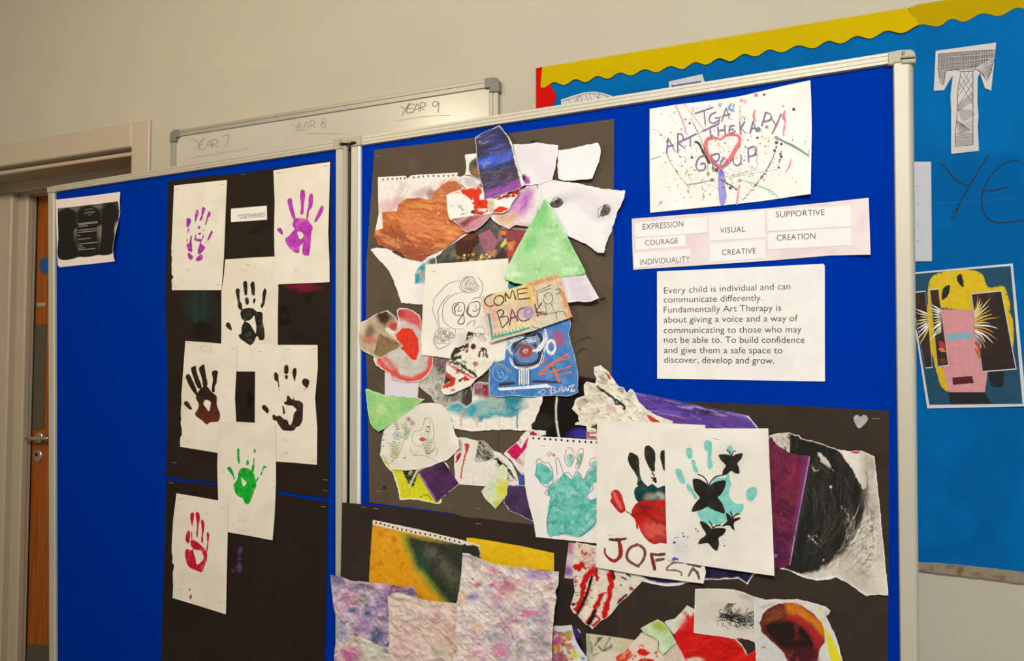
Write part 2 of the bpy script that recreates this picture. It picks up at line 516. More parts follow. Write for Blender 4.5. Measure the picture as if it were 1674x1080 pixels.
def loft(plane, A, B, prof, name, mat, parent, href=None, cap=True):
    """bar between edge lines A=(p0,p1) and B=(q0,q1); prof = [(t, h)] cross-section"""
    hf = max(h for _, h in prof) if href is None else href
    V = []; n = len(prof)
    for e in (0, 1):
        a, b = np.array(A[e], float), np.array(B[e], float)
        for t, h in prof:
            p = a+(b-a)*t
            V.append(plane.p(p[0], p[1], hf)+plane.n*(h-hf))
    Fs = [(i, i+1, n+i+1, n+i) for i in range(n-1)]+[(n-1, 0, n, 2*n-1)]
    if cap: Fs += [tuple(range(n))[::-1], tuple(range(n, 2*n))]
    o = link_mesh(name, V, Fs, mat, parent, smooth=False)
    return o

def slab(plane, quad, h0, h1, name, mat, parent=None, bev=0.0, smooth=False):
    """prism over a polygon given at height h1 (front), running back to h0"""
    q = np.array(quad, float); n = len(q)
    f = plane.at(q[:, 0], q[:, 1], h1); cen = f.mean(0)
    V = []
    if bev > 0:
        r = f-cen; L = np.linalg.norm(r, axis=1)[:, None]
        inn = cen+r*(1-bev/L)
        V += list(inn); V += list(f-plane.n*bev); V += list(f-plane.n*(h1-h0))
        Fs = [tuple(range(n))]
        for k in (0, 1):
            for i in range(n): Fs.append((k*n+(i+1) % n, k*n+i, (k+1)*n+i, (k+1)*n+(i+1) % n))
        Fs.append(tuple(range(2*n, 3*n))[::-1])
    else:
        V += list(f); V += list(f-plane.n*(h1-h0))
        Fs = [tuple(range(n))]+[((i+1) % n, i, n+i, n+(i+1) % n) for i in range(n)]+[tuple(range(n, 2*n))[::-1]]
    return link_mesh(name, V, Fs, mat, parent, smooth=smooth)

def empty(name, loc, label=None, cat=None, group=None):
    o = bpy.data.objects.new(name, None); SC.collection.objects.link(o)
    o.location = loc; o['_org'] = tuple(loc); o.empty_display_size = 0.05
    return tag(o, label, cat, group)

def worldbox(name, lo, hi, mat, parent=None):
    V = [(x, y, z) for x in (lo[0], hi[0]) for y in (lo[1], hi[1]) for z in (lo[2], hi[2])]
    Fs = [(0, 1, 3, 2), (4, 6, 7, 5), (0, 4, 5, 1), (2, 3, 7, 6), (0, 2, 6, 4), (1, 5, 7, 3)]
    return link_mesh(name, V, Fs, mat, parent, smooth=False)

# ================================================================== the room
def S(o): o['kind'] = 'structure'; return o
zc = 2.75
OP = PW.p(219, 241); XR, ZT = OP[0], OP[2]
XL = PW.p(-75, 280)[0]
DREC = 0.17
def wallpiece(pieces, name, y0, y1):
    V = []; Fs = []
    for (x0, x1, z0, z1) in pieces:
        b = len(V)
        V += [(x, y, z) for x in (x0, x1) for y in (y0, y1) for z in (z0, z1)]
        Fs += [tuple(b+i for i in f) for f in [(0, 1, 3, 2), (4, 6, 7, 5), (0, 4, 5, 1), (2, 3, 7, 6), (0, 2, 6, 4), (1, 5, 7, 3)]]
    return S(link_mesh(name, V, Fs, M['wall'], smooth=False))
wallpiece([(XR, 3.6, 0, zc), (XL, XR, ZT, zc), (-3.6, XL, 0, zc)], 'wall_back', YW, YW+DREC+0.12)
S(worldbox('floor', (-3.6, -2.4, -0.05), (3.6, YW+1.2, 0), M['floor']))
S(worldbox('ceiling', (-3.6, -2.4, zc), (3.6, YW+0.3, zc+0.05), M['wall']))
S(worldbox('wall_left', (-3.7, -2.4, 0), (-3.6, YW+0.3, zc), M['wall']))

# architrave around the opening (white gloss boards standing 12 mm proud of the wall)
arch = S(empty('trim_1', (XR, YW, 0)))
aw = PW.p(248, 240)[0]-XR
def wb(name, lo, hi, mat, parent): return worldbox(name, lo, hi, mat, parent)
V = []
def prof_box(name, x0, x1, z0, z1, yf, yb, mat, parent, b=0.004):
    V = [(x0, yb, z0), (x1, yb, z0), (x1, yb, z1), (x0, yb, z1),
         (x0, yf+b, z0), (x1, yf+b, z0), (x1, yf+b, z1), (x0, yf+b, z1),
         (x0+b, yf, z0+b), (x1-b, yf, z0+b), (x1-b, yf, z1-b), (x0+b, yf, z1-b)]
    Fs = [(0, 3, 2, 1), (8, 9, 10, 11)]
    for k in (0, 4):
        for i in range(4): Fs.append((k+i, k+(i+1) % 4, k+4+(i+1) % 4, k+4+i))
    return link_mesh(name, V, Fs, mat, parent, smooth=False)
prof_box('architrave_jamb', XR, XR+aw, 0, ZT+aw, YW-0.012, YW, M['trim'], arch)
prof_box('architrave_head', XL-0.1, XR, ZT, ZT+aw, YW-0.012, YW, M['trim'], arch)
# the door frame deep in the opening: three stepped linings
def xw(px, py, d): return PW.p(px, py, -d)[0]
def zw(px, py, d): return PW.p(px, py, -d)[2]
fr = S(empty('trim_2', (xw(20, 500, DREC), YW+DREC, 0)))
xa, za = xw(17, 400, DREC), zw(60, 309, DREC)
xb, zb = xw(43, 400, DREC+.03), zw(60, 315, DREC+.03)
xc, zc2 = xw(52, 400, DREC+.055), zw(60, 319.5, DREC+.055)
for nm, x1, z1, d, t in (('door_lining', xa, za, DREC, .03), ('door_frame_rebate', xb, zb, DREC+.03, .025), ('door_stop', xc, zc2, DREC+.055, .03)):
    prof_box(nm+'_jamb', XL-0.3, x1, 0, z1, YW+d, YW+d+t, M['trim'], fr, 0.006)
    prof_box(nm+'_head', XL-0.3, XR+0.05, z1, ZT+0.06, YW+d, YW+d+t, M['trim'], fr, 0.006)
# lips of the opening (light bead under the dark shadow line)
prof_box('opening_bead', XL, XR, ZT-0.022, ZT-0.008, YW+0.012, YW+0.03, M['trim'], arch, 0.003)

# door leaf with plates, handle and lock
DD = DREC+.075
door = empty('door_1', (xc+0.35, YW+DD, 0)); door['kind'] = 'structure'
worldbox('leaf', (xc+0.003, YW+DD, 0.01), (XR+0.03, YW+DD+0.045, zc2+0.02), M['wood'], door)
worldbox('edge_gap', (xc-0.004, YW+DD-0.004, 0.0), (xc+0.004, YW+DD+0.03, zc2+0.02), M['dark'], door)
def dslab(name, quad, mat, t=0.003, bev=0.0008, parent=door, off=0.0):
    return slab(PW, quad, -DD-0.0, -DD+t+off, name, mat, parent, bev)
dslab('push_plate', [(57, 531), (76, 529), (71, 700), (52.5, 702)], M['kick'])
dslab('kick_plate', [(44, 1052), (86, 1056), (86, 1110), (42, 1110)], M['kick'])
SB = new_mat('blue_sticker', 0.5, color=C('#1f6fb0', 0.7))
dslab('round_sign', [(75+11*math.cos(a), 434+14*math.sin(a)) for a in np.linspace(0, 2*math.pi, 20, endpoint=False)], SB, 0.001, 0.0)
dslab('name_plate', [(60, 495), (74, 494), (74, 500), (60, 501)], M['plastic'], 0.002, 0.0)
dslab('handle_rose', [(63+5.5*math.cos(a), 715+9*math.sin(a)) for a in np.linspace(0, 2*math.pi, 20, endpoint=False)], M['steel'], 0.008, 0.002)
lk = dslab('lock_escutcheon', [(60.5+6.5*math.cos(a), 745+10*math.sin(a)) for a in np.linspace(0, 2*math.pi, 20, endpoint=False)], M['steel'], 0.006, 0.002)
slab(PW, [(59.3+2*math.cos(a), 743+3.2*math.sin(a)) for a in np.linspace(0, 2*math.pi, 12, endpoint=False)], -DD+0.006, -DD+0.0068, 'keyhole', M['dark'], door)
def tube(name, pts, r, mat, parent, seg=10):
    P = [np.array(p, float) for p in pts]; V = []; Fs = []
    for i, p in enumerate(P):
        d = P[min(i+1, len(P)-1)]-P[max(i-1, 0)]; d /= np.linalg.norm(d)
        a = np.cross(d, (0, 0, 1.0)) if abs(d[2]) < .9 else np.cross(d, (1.0, 0, 0)); a /= np.linalg.norm(a); b = np.cross(d, a)
        rr = r[i] if isinstance(r, (list, tuple)) else r
        for k in range(seg):
            t = 2*math.pi*k/seg; V.append(p+a*math.cos(t)*rr+b*math.sin(t)*rr)
    for i in range(len(P)-1):
        for k in range(seg): Fs.append((i*seg+k, i*seg+(k+1) % seg, (i+1)*seg+(k+1) % seg, (i+1)*seg+k))
    Fs += [tuple(range(seg))[::-1], tuple(range((len(P)-1)*seg, len(P)*seg))]
    return link_mesh(name, V, Fs, mat, parent, smooth=True)
h0 = PW.p(63, 715, -DD); h1 = PW.p(63, 716, -DD+0.045); h2 = PW.p(43, 717, -DD+0.05); h3 = PW.p(77, 716, -DD+.045)
tube('handle_spindle', [h0, h1], 0.008, M['steel'], door)
tube('handle_lever', [h3+np.array((0.008, 0, 0)), h3, h1, h2, h2+np.array((-0.006, 0.008, 0))], [0.006, .0075, .008, .0075, .006], M['steel'], door)

# ------------------------------------------------------------------ whiteboard on the wall
wbz = PW.p(400, 420)
WBc = PW.p(545, 300, 0.012)
wbd = empty('whiteboard', (WBc[0], YW, 0.9), 'wide cream whiteboard with grey corners and YEAR 7, 8, 9 written on it', 'whiteboard')
TL, TR = (278, 216), (814, 127)
# the board is level: its lower edge is out of sight behind the blue display boards
TLw, TRw = PW.p(*TL, 0.012), PW.p(*TR, 0.012)
wpan = sheet('writing_surface', None, None, PW, [(284, 222), (804, 139), (806, 420), (284, 430)], 0.010, '#ddd5c2', sp=14, wave=0.0, parent=type('X', (), {'o': wbd}), mat='whiteboard', thick=0.009)
wpan.o.data.materials.clear(); wpan.o.data.materials.append(M['whiteboard'])
loft(PW, ((287, 212.5), (798, 127.5)), ((287, 223.5), (798, 142.5)), [(0, 0), (0, .012), (.12, .016), (.42, .016), (.45, .0135), (.52, .0135), (.55, .015), (.95, .015), (1, .012), (1, 0)], 'frame_rail', M['alu_grey'], wbd)
loft(PW, ((277.5, 222), (277, 430)), ((286.5, 222), (286, 430)), [(0, 0), (0, .012), (.12, .016), (.42, .016), (.45, .0135), (.52, .0135), (.55, .015), (.95, .015), (1, .012), (1, 0)], 'frame_rail', M['alu_grey'], wbd)
loft(PW, ((798.5, 140), (800, 420)), ((814, 138), (815, 420)), [(0, 0), (0, .012), (.12, .016), (.42, .016), (.45, .0135), (.52, .0135), (.55, .015), (.95, .015), (1, .012), (1, 0)], 'frame_rail', M['alu_grey'], wbd)
slab(PW, [(277, 220), (279, 214.5), (284, 212), (291, 211), (291, 223.5), (287, 225), (287, 231), (277, 232)], 0, .020, 'corner_cap', M['plastic_dark'], wbd, 0.002)
slab(PW, [(792, 127.5), (806, 125.5), (812, 127), (815.5, 133), (816, 149), (800, 150.5), (800, 142.5), (792, 143.5)], 0, .020, 'corner_cap', M['plastic_dark'], wbd, 0.002)
# handwriting
def wbtxt(polys, w, col):
    mk = Marks(wpan, 'marker_writing', 'ink', kind='stuff')
    for p in polys: mk.line(p, w, col, taper=.3, step=1.5)
    mk.build()
c7 = lambda pts: Q(250, 100, 2.79, pts)
y7 = [[(180, 352), (215, 375)], [(232, 348), (196, 402)], [(240, 360), (220, 363), (213, 402), (238, 399)], [(216, 382), (234, 379)], [(240, 400), (258, 362), (268, 396)], [(246, 385), (268, 381)],
      [(272, 396), (272, 358), (295, 360), (292, 374), (274, 380), (298, 390)], [(312, 344), (346, 337), (333, 390)]]
y8 = [[(632, 285), (655, 300)], [(668, 273), (650, 322)], [(684, 285), (668, 290), (668, 318), (690, 312)], [(668, 303), (684, 300)], [(688, 314), (698, 276), (712, 306)], [(692, 300), (710, 296)], [(716, 308), (718, 272), (736, 273), (735, 288), (718, 293), (742, 302)],
      [(790, 264), (772, 262), (770, 276), (788, 288), (784, 300), (768, 298), (770, 286), (790, 270)]]
y9 = [[(1128, 205), (1155, 222)], [(1172, 186), (1135, 248)], [(1196, 196), (1168, 200), (1158, 235), (1190, 230)], [(1163, 217), (1187, 213)], [(1186, 236), (1206, 194), (1214, 230)], [(1192, 222), (1212, 216)], [(1220, 228), (1222, 190), (1244, 192), (1238, 206), (1222, 212), (1242, 224)],
      [(1302, 186), (1282, 184), (1276, 202), (1290, 206), (1304, 190), (1300, 236)]]
wbtxt([c7(p) for p in y7], 1.15, '#9c9887'); wbtxt([c7(p) for p in y8], 1.1, '#a29e8c'); wbtxt([c7(p) for p in y9], 1.25, '#77756a')
wbtxt([c7([(165, 443), (300, 420), (438, 398)]), c7([(690, 330), (855, 330)]), c7([(1115, 270), (1240, 252), (1358, 246)]), c7([(604, 358), (620, 352)])], 0.8, '#aca692')

# ------------------------------------------------------------------ notice board on the wall
nb = empty('notice_board', tuple(PW.p(1300, 600)), 'large notice board backed with bright blue paper and edged in yellow and red border', 'notice board')
NBo = type('X', (), {'o': nb})
# board body: edge strip in view at its lower side
slab(PW, [(876, 118), (1800, -40), (1800, 966), (1400, 918), (876, 872)], 0.0, 0.008, 'board', new_mat('pinboard_edge', .9, .5, 200, .3, 30, color=C('#8f7f68', .8)), nb)
crease = []
bl = sheet('backing_paper', None, None, PW, [(886, 118), (1800, -30), (1800, 950), (1674, 934), (1600, 926), (1508, 919), (886, 860)], 0.0098, '#0069ae', sp=12,
           ops=[('n', 160, .5, '#005b9a', dict(a=.5)), ('n', 60, .55, '#0071b8', dict(a=.35))], wave=.3, parent=NBo, mat='paper',
           folds=[(1500, 740, 1674, 830, 16, 2.2), (1505, 800, 1600, 900, 12, 1.6), (1560, 870, 1680, 800, 14, 1.5), (1540, 690, 1674, 720, 10, 1.4), (1505, 870, 1560, 915, 9, 1.5)])
# frayed bottom edge pieces of the frame below the paper
sheet('frame_strip', None, None, PW, [(1495, 918), (1560, 922), (1640, 931), (1700, 938), (1700, 957), (1600, 944), (1495, 932)], 0.0115, '#9a8b72', sp=5, torn=.7, parent=NBo, mat='ink',
      ops=[('n', 14, .55, '#7a6446', dict(a=.8)), ('s', [(1520, 928), (1560, 931), (1600, 938)], 2, '#6d4c22', dict(a=.7, w=2, ws=5)), ('s', [(1590, 938), (1665, 946)], 2.5, '#6d4c22', dict(a=.6, w=2, ws=5))], thick=.002)
# marker letters on the paper
mk = Marks(bl, 'marker_writing', 'ink', 'black marker letters YE and a faint painted crease', kind='stuff')
c8 = lambda pts: Q(1400, 50, 3.085, pts)
for p in ([(415, 668), (440, 680), (490, 740), (530, 770), (566, 783)], [(668, 624), (620, 700), (560, 800), (520, 875), (490, 955), (480, 950), (490, 915), (515, 890)],
          [(830, 662), (800, 655), (740, 675), (680, 730), (645, 790), (632, 850), (640, 910), (665, 950), (710, 968), (800, 962), (900, 945)], [(645, 806), (700, 805), (768, 786)]):
    mk.line(c8(p), 2.3, '#062a40', taper=.3)
mk.line(c8([(380, 872), (600, 860), (805, 848)]), 1.0, '#0a62a0')  # crease in the paper, its faint shade drawn as a darker blue line
mk.build()
# scalloped yellow border, two lengths meeting near the post
bx = [887.8, 922.5, 958, 994, 1032, 1074, 1116, 1155, 1195, 1236, 1278, 1330, 1376, 1423, 1475, 1534, 1576, 1634, 1690, 1750]
by = [143.8, 138.9, 134.2, 128.6, 123.3, 118, 113, 105.5, 100, 92, 85.5, 79, 71, 63, 54, 43, 35.5, 26, 17, 8]
def scal(i0, i1, x0, x1):
    out = []
    for i in range(i0, i1):
        for k in range(10):
            t = k/10; x = bx[i]+(bx[i+1]-bx[i])*t; yl = by[i]+(by[i+1]-by[i])*t
            amp = 7.0+1.6*(x-888)/700
            if x0 <= x <= x1: out.append((x, yl-amp*(0.5-0.5*math.cos(2*math.pi*t))))
    return out
up1 = [(1483, 12.5), (886.5, 109.5)]
s1 = scal(0, 16, 880, 1502)
sheet('scalloped_border', 'yellow scalloped border', None, PW, [(886.5, 109.5), (883.5, 142)]+s1+[(1503, 40), (1497, 28), (1489, 24), (1484, 12.5)], 0.0135, '#cdb000', sp=8, parent=NBo, wave=.8, lifts=[(1190, 100, 20, 3), (1480, 30, 30, 3)], edge_step=4, thick=.0012)
s2 = scal(13, 19, 1486, 1800)
sheet('scalloped_border', 'yellow scalloped border', None, PW, [(1486, 13), (1500, 7.5), (1760, -36)]+[p for p in reversed(s2) ][0:0]+s2[::-1]+[(1489, 30)], 0.0115, '#b89c00', sp=8, parent=NBo, wave=.8, edge_step=4, thick=.0012)
# red corrugated border, ribbed
red = Q(860, 90, 7.2, [(115, 155), (195, 138), (165, 380), (205, 388), (300, 330), (300, 385), (350, 450), (355, 500), (320, 580), (300, 640), (355, 720), (115, 740)])
def rib(x, y): return 0.0112+0.0012*np.sin(np.asarray(y, float)*2*math.pi/2.3-np.asarray(x, float)*0.35)
sheet('corrugated_border', 'red corrugated card border', None, PW, red, 0.0112, '#d81410', sp=1.0, parent=NBo, hfun=rib, edge_step=1.2)
mk = None

def quickline(sh, lines, w, col, name='pen_lines'):
    mk = Marks(sh, name, 'ink')
    for p in lines: mk.line(p, w, col, smooth=len(p) > 2)
    mk.build()
# cut paper letter T
T_ = c8([(400, 102), (705, 60), (680, 302), (648, 290), (622, 212), (612, 240), (610, 360), (616, 430), (612, 480), (618, 606), (478, 622), (478, 400), (474, 330), (486, 225), (478, 238), (442, 300), (390, 304)])
t = sheet('letter_cutout', 'white paper letter T patterned in black pen, on blue board', 'letter', PW, T_, .0125, '#d2cdc9', sp=5, lifts=[(1628, 72, 15, 3)], thick=.0006)
mk = Marks(t, 'pen_pattern', 'ink')
rr = random.Random(4)
cap = [(415, 118), (695, 96), (692, 150), (600, 195), (540, 205), (500, 196), (450, 200), (412, 190)]
for k in range(16):
    y0 = 122+k*5.2; mk.line(c8([(415, y0), (555, y0-8+rr.uniform(-2, 2)), (690-max(0, k-6)*9, y0-18+rr.uniform(-3, 3))]), .55, '#2a2624')
for k in range(34):
    x0 = 420+k*8.1; yb = 198 if x0 < 600 else 190-(x0-600)*.38
    mk.line(c8([(x0, 118-(x0-415)*.08), (x0+rr.uniform(-3, 3), yb)]), .55, '#2a2624', smooth=False)
mk.line(c8([(415, 118), (560, 106), (695, 96), (694, 150), (660, 255), (635, 215), (600, 192), (585, 205), (530, 206), (505, 196), (450, 202), (440, 275), (425, 262), (412, 190), (415, 118)]), .9, '#1c1917', smooth=False)
mk.line(c8([(528, 206), (512, 300), (506, 450), (498, 520), (500, 584), (588, 575), (588, 205)]), .9, '#1c1917', smooth=False)
for k in range(14): mk.line(c8([(415+k*1.5, 205+k*5), (452-k*1.2, 208+k*5)]), .6, '#1c1917', smooth=False)
for k in range(9): mk.line(c8([(612+k*9, 190-k*3), (634+k*6, 225+k*3-max(0, k-5)*12)]), .6, '#1c1917', smooth=False)
for k in range(7): mk.line(c8([(640+k*5, 180+k*9), (690-k*4, 150+k*12)]), .6, '#1c1917', smooth=False)
for a, b in (((525, 225), (588, 330)), ((520, 260), (585, 370)), ((588, 215), (515, 330)), ((588, 260), (512, 380)), ((540, 208), (586, 290)), ((570, 208), (516, 300))): mk.line(c8([a, b]), .55, '#2a2624', smooth=False)
for k in range(6): mk.line(c8([(512, 375+k*6), (586, 310+k*9)]), .55, '#2a2624', smooth=False)
for k in range(9): mk.line(c8([(510+k*8, 392+k*1), (540+k*7, 460-k*4)]), .6, '#2a2624', smooth=False)
for k in range(8): mk.line(c8([(506+k*4, 450+k*3), (516+k*9, 520-k*2)]), .55, '#2a2624', smooth=False)
for k in range(12): mk.line(c8([(500, 522+k*5), (588, 515+k*5)]), .5, '#2a2624', smooth=False)
for k in range(5): mk.line(c8([(520, 480+k*9), (588, 455+k*10)]), .5, '#2a2624', smooth=False)
mk.build()
# tops of letters hidden behind the display board
lt = sheet('letter_cutout', 'top of a patterned round paper letter peeping above display board, beside red border', 'letter', PW,
           Q(860, 90, 7.2, [(410, 525), (560, 475), (680, 440), (800, 430), (900, 445), (1010, 480), (1100, 560), (1100, 700), (420, 700)]), .0125, '#d8d6d0', sp=4, thick=.0006)
q6 = lambda p: Q(860, 90, 7.2, p)
quickline(lt, [q6([(425, 545), (560, 500), (690, 460), (820, 450), (980, 490)]), q6([(510, 520), (515, 580)]), q6([(570, 560), (640, 480), (660, 560)]), q6([(600, 500), (620, 570)]), q6([(700, 470), (740, 560)]), q6([(740, 460), (780, 550)]), q6([(780, 455), (880, 520)]), q6([(860, 460), (840, 530)]), q6([(900, 520), (960, 490)]), q6([(430, 540), (500, 525)])], .7, '#555049', 'pen_pattern')
lt2 = sheet('letter_cutout', 'corner of a white paper letter edged in purple pen, above display board top rail', 'letter', PW,
            Q(1030, 120, 4.7, [(298, 62), (555, 5), (590, 120), (300, 130)]), .0125, '#cfccd2', sp=4, thick=.0006)
quickline(lt2, [Q(1030, 120, 4.7, [(325, 98), (430, 80), (545, 62)]), Q(1030, 120, 4.7, [(322, 90), (326, 110)])], 2.2, '#4b3a86', 'pen_outline')
sw = sheet('paper_sheet', 'plain white paper sheet half hidden behind the right post, above the pop poster', 'paper', PW,
           [(1470, 264), (1522, 264.5), (1523.5, 427), (1470, 427)], .0125, '#d4d4d8', sp=6, thick=.0006)
mk = Marks(sw, 'pencil_ticks', 'ink', kind='stuff')
for y in (304, 333.5, 366, 394): mk.dot(1500, y, 1.0, '#77777c')
mk.build()
# generic pop-style poster: abstract shapes in the same colours (no portrait)
q9 = lambda p: Q(1450, 380, 3.375, p)
po = sheet('poster', 'pop style poster of yellow, pink and teal blocks with pasted brown strips', 'poster', PW,
           q9([(60, 228), (694, 170), (770, 958), (222, 970), (160, 560)]), .0125, '#dcdcde', sp=6, lifts=[(1676, 660, 30, 6), (1660, 432, 20, 3)], thick=.0006)
mk = Marks(po, 'printed_shapes', 'ink')
mk.poly(q9([(70, 235), (682, 184), (748, 944), (234, 950), (170, 560)]), '#0d4a63', smooth=False, jitter=0)
mk.poly(q9([(225, 330), (260, 235), (420, 205), (520, 225), (560, 300), (640, 295), (665, 340), (680, 420), (640, 440), (400, 425), (300, 420), (240, 420)]), '#e9c406', jitter=.4)
mk.poly(q9([(225, 400), (262, 420), (268, 560), (290, 700), (345, 860), (300, 850), (262, 720), (235, 600)]), '#e2bd08', jitter=1.0)
mk.poly(q9([(650, 420), (690, 470), (700, 560), (690, 640), (665, 560)]), '#e2bd08', jitter=1.2)
mk.poly(q9([(300, 425), (480, 425), (500, 520), (560, 740), (540, 880), (340, 880), (310, 760), (290, 560)]), '#e39a9c', jitter=.1, smooth=False)
mk.poly(q9([(340, 880), (540, 880), (575, 944), (350, 944)]), '#15171c', jitter=.4, smooth=False)
mk.poly(q9([(560, 765), (640, 770), (635, 850), (575, 840)]), '#14161b', jitter=1)
mk.poly(q9([(360, 800), (470, 790), (480, 830), (365, 840)]), '#5a1018', jitter=.4, smooth=False)
mk.poly(q9([(330, 560), (470, 550), (474, 585), (333, 595)]), '#86b7c6', jitter=.3, smooth=False)
for a_ in ([(385, 250), (410, 230), (425, 300), (405, 290)], [(310, 310), (345, 290), (340, 340), (305, 370)]): mk.poly(q9(a_), '#191a1c', jitter=.8, sp=2)
mk.build()
def strip(label, quad, rays):
    s = sheet('pasted_strip', label, None, PW, quad, .0140, '#d8d8da', sp=5, parent=po, thick=.0005)
    m = Marks(s, 'printed_shapes', 'ink')
    Q4 = np.array(quad); c = Q4.mean(0); m.poly([tuple(c+(p-c)*[.95, .972]) for p in Q4], '#2c1a12', smooth=False, jitter=0, ops=[('n', 30, .5, '#4a2414', dict(a=.6))])
    for p, w, cl in rays: m.line(p, w, cl, taper=.7)
    m.build()
rr = random.Random(8)
cx, cy = Q4 = q9([(470, 560)])[0]
rays = []
for k in range(16):
    a = math.radians(-78+k*9.5); L = rr.uniform(24, 44)
    p0 = q9([(482, 440+k*8)])[0]
    p1 = (p0[0]+math.cos(a)*L, p0[1]+math.sin(a)*L)
    rays.append(([p0, ((p0[0]+p1[0])/2+2, (p0[1]+p1[1])/2-2), p1], [3.2, 2.4, .6], rr.choice(['#f0e6b8', '#ecd27a', '#ffffff', '#d99a35'])))
for y, cl in ((585, '#4a86c8'), (625, '#cf4a22'), (665, '#d86a30')): rays.append((q9([(488, y-25), (505, y), (512, y+30)]), 4, cl))
strip('brown pasted strip with pale spiky strokes, right', q9([(462, 335), (632, 318), (716, 755), (525, 770)]), rays)
rays = []
for k in range(12):
    p0 = q9([(300, 430+k*9)])[0]; p1 = q9([(rr.uniform(232, 262), 395+k*18)])[0]
    rays.append(([p0, p1], [3.2, 1.2], rr.choice(['#f0e6b8', '#ecd27a', '#ffffff'])))
rays += [(q9([(262, 552), (300, 545)]), 7, '#9fc0cc'), (q9([(290, 600), (318, 640)]), 9, '#c8304a'), (q9([(285, 640), (322, 655)]), 7, '#e08a3a'), (q9([(290, 700), (330, 715)]), 9, '#6d3418')]
strip('brown pasted strip with pale spiky strokes, middle', q9([(236, 312), (283, 308), (340, 735), (282, 742)]), rays)
rays = []
for k in range(10):
    p0 = q9([(228, 450+k*9)])[0]; p1 = q9([(rr.uniform(150, 185), 420+k*22)])[0]
    rays.append(([p0, p1], [3.2, 1.2], rr.choice(['#f0e6b8', '#ecd27a', '#ffffff'])))
strip('brown pasted strip with pale spiky strokes, left', q9([(130, 328), (212, 320), (252, 746), (214, 750)]), rays)

# ------------------------------------------------------------------ the two hinged display boards
hingew = PR.p(570, 240)
GR = [(0, -.022), (0, .004), (.06, .009), (.30, .009), (.31, .0078), (.34, .0078), (.35, .009), (.66, .009), (.67, .0078), (.70, .0078), (.71, .009), (.95, .009), (1, .005), (1, -.022)]
LI = [(0, -.022), (0, .006), (.10, .009), (.9, .009), (1, .006), (1, -.022)]
RB = [(0, -.022), (0, .007), (.04, .009), (.66, .009), (.74, .0084), (.82, .0065), (.89, .003), (.95, -.002), (1, -.009), (1, -.022)]
db = empty('display_board', tuple(PR.p(1030, 1100)), 'right-hand blue felt display board in a pale aluminium frame, covered in paintings', 'display board')
def felt(plane, quad, parent):
    q = np.array(quad, float); f = plane.at(q[:, 0], q[:, 1], 0)
    V = list(f)+list(f-plane.n*0.02); n = len(q)
    Fs = [tuple(range(n))]+[((i+1) % n, i, n+i, n+(i+1) % n) for i in range(n)]+[tuple(range(n, 2*n))[::-1]]
    return link_mesh('felt_panel', V, Fs, M['felt'], parent, smooth=False)
felt(PR, [(575, 228), (1475, 92), (1484, 1690), (572, 1425)], db)
loft(PR, ((588, 222.5), (1454, 84.5)), ((588, 238), (1454, 104.5)), GR, 'frame_rail', M['alu'], db)
loft(PR, ((1460.5, 100), (1480, 1745)), ((1496, 96), (1513, 1755)), RB, 'frame_post', M['alu'], db)
loft(PR, ((573, 240), (567, 1455)), ((585.3, 237), (582, 1459)), LI, 'frame_post', M['alu'], db)
loft(PR, ((584.6, 238), (582, 1459)), ((588, 237), (585, 1460)), [(0, -.01), (0, .0085), (.5, .0095), (1, .006), (1, -.01)], 'frame_lip', new_mat('pale_lip', .3, color=C('#f4f7f4')), db)
slab(PR, [(1452, 85), (1475, 80.5), (1475, 100.5), (1460, 103), (1460, 105.5), (1452, 105.5)], -.02, .0115, 'corner_bracket', M['plastic'], db, .0015)
slab(PR, [(1474, 81), (1489, 80), (1495, 83), (1497.5, 90), (1497.5, 102), (1474, 103.5)], -.02, .0125, 'corner_bracket', M['plastic'], db, .002)
slab(PR, [(1473, 92.5), (1496, 90.5), (1496.5, 93), (1473, 95)], .0115, .0165, 'bracket_clip', M['plastic_dark'], db, .0005)
slab(PR, [(1475, 83), (1479, 82.3), (1479, 88), (1475, 88.5)], .0115, .015, 'bracket_clip', M['plastic_dark'], db, .0005)

dl = empty('display_board', tuple(PL.p(320, 1200)), 'left-hand blue felt display board angled back towards the door', 'display board')
felt(PL, [(82, 306), (560, 232), (559, 1430), (84, 1262)], dl)
loft(PL, ((88, 303), (546, 228.5)), ((88, 313.5), (546, 244)), GR, 'frame_rail', M['alu'], dl)
loft(PL, ((78, 312), (80, 1284)), ((87.5, 312), (90, 1287)), LI, 'frame_post', M['alu'], dl)
loft(PL, ((548, 243), (547, 1448)), ((560.5, 241), (558.5, 1453)), LI, 'frame_post', M['alu'], dl)
slab(PL, [(76.5, 306), (88, 304), (88, 314), (76.5, 315)], -.02, .0115, 'corner_bracket', M['plastic'], dl, .0015)
slab(PL, [(544, 228), (560.5, 225.5), (560.5, 242.5), (544, 244.5)], -.02, .0115, 'corner_bracket', M['plastic'], dl, .0015)
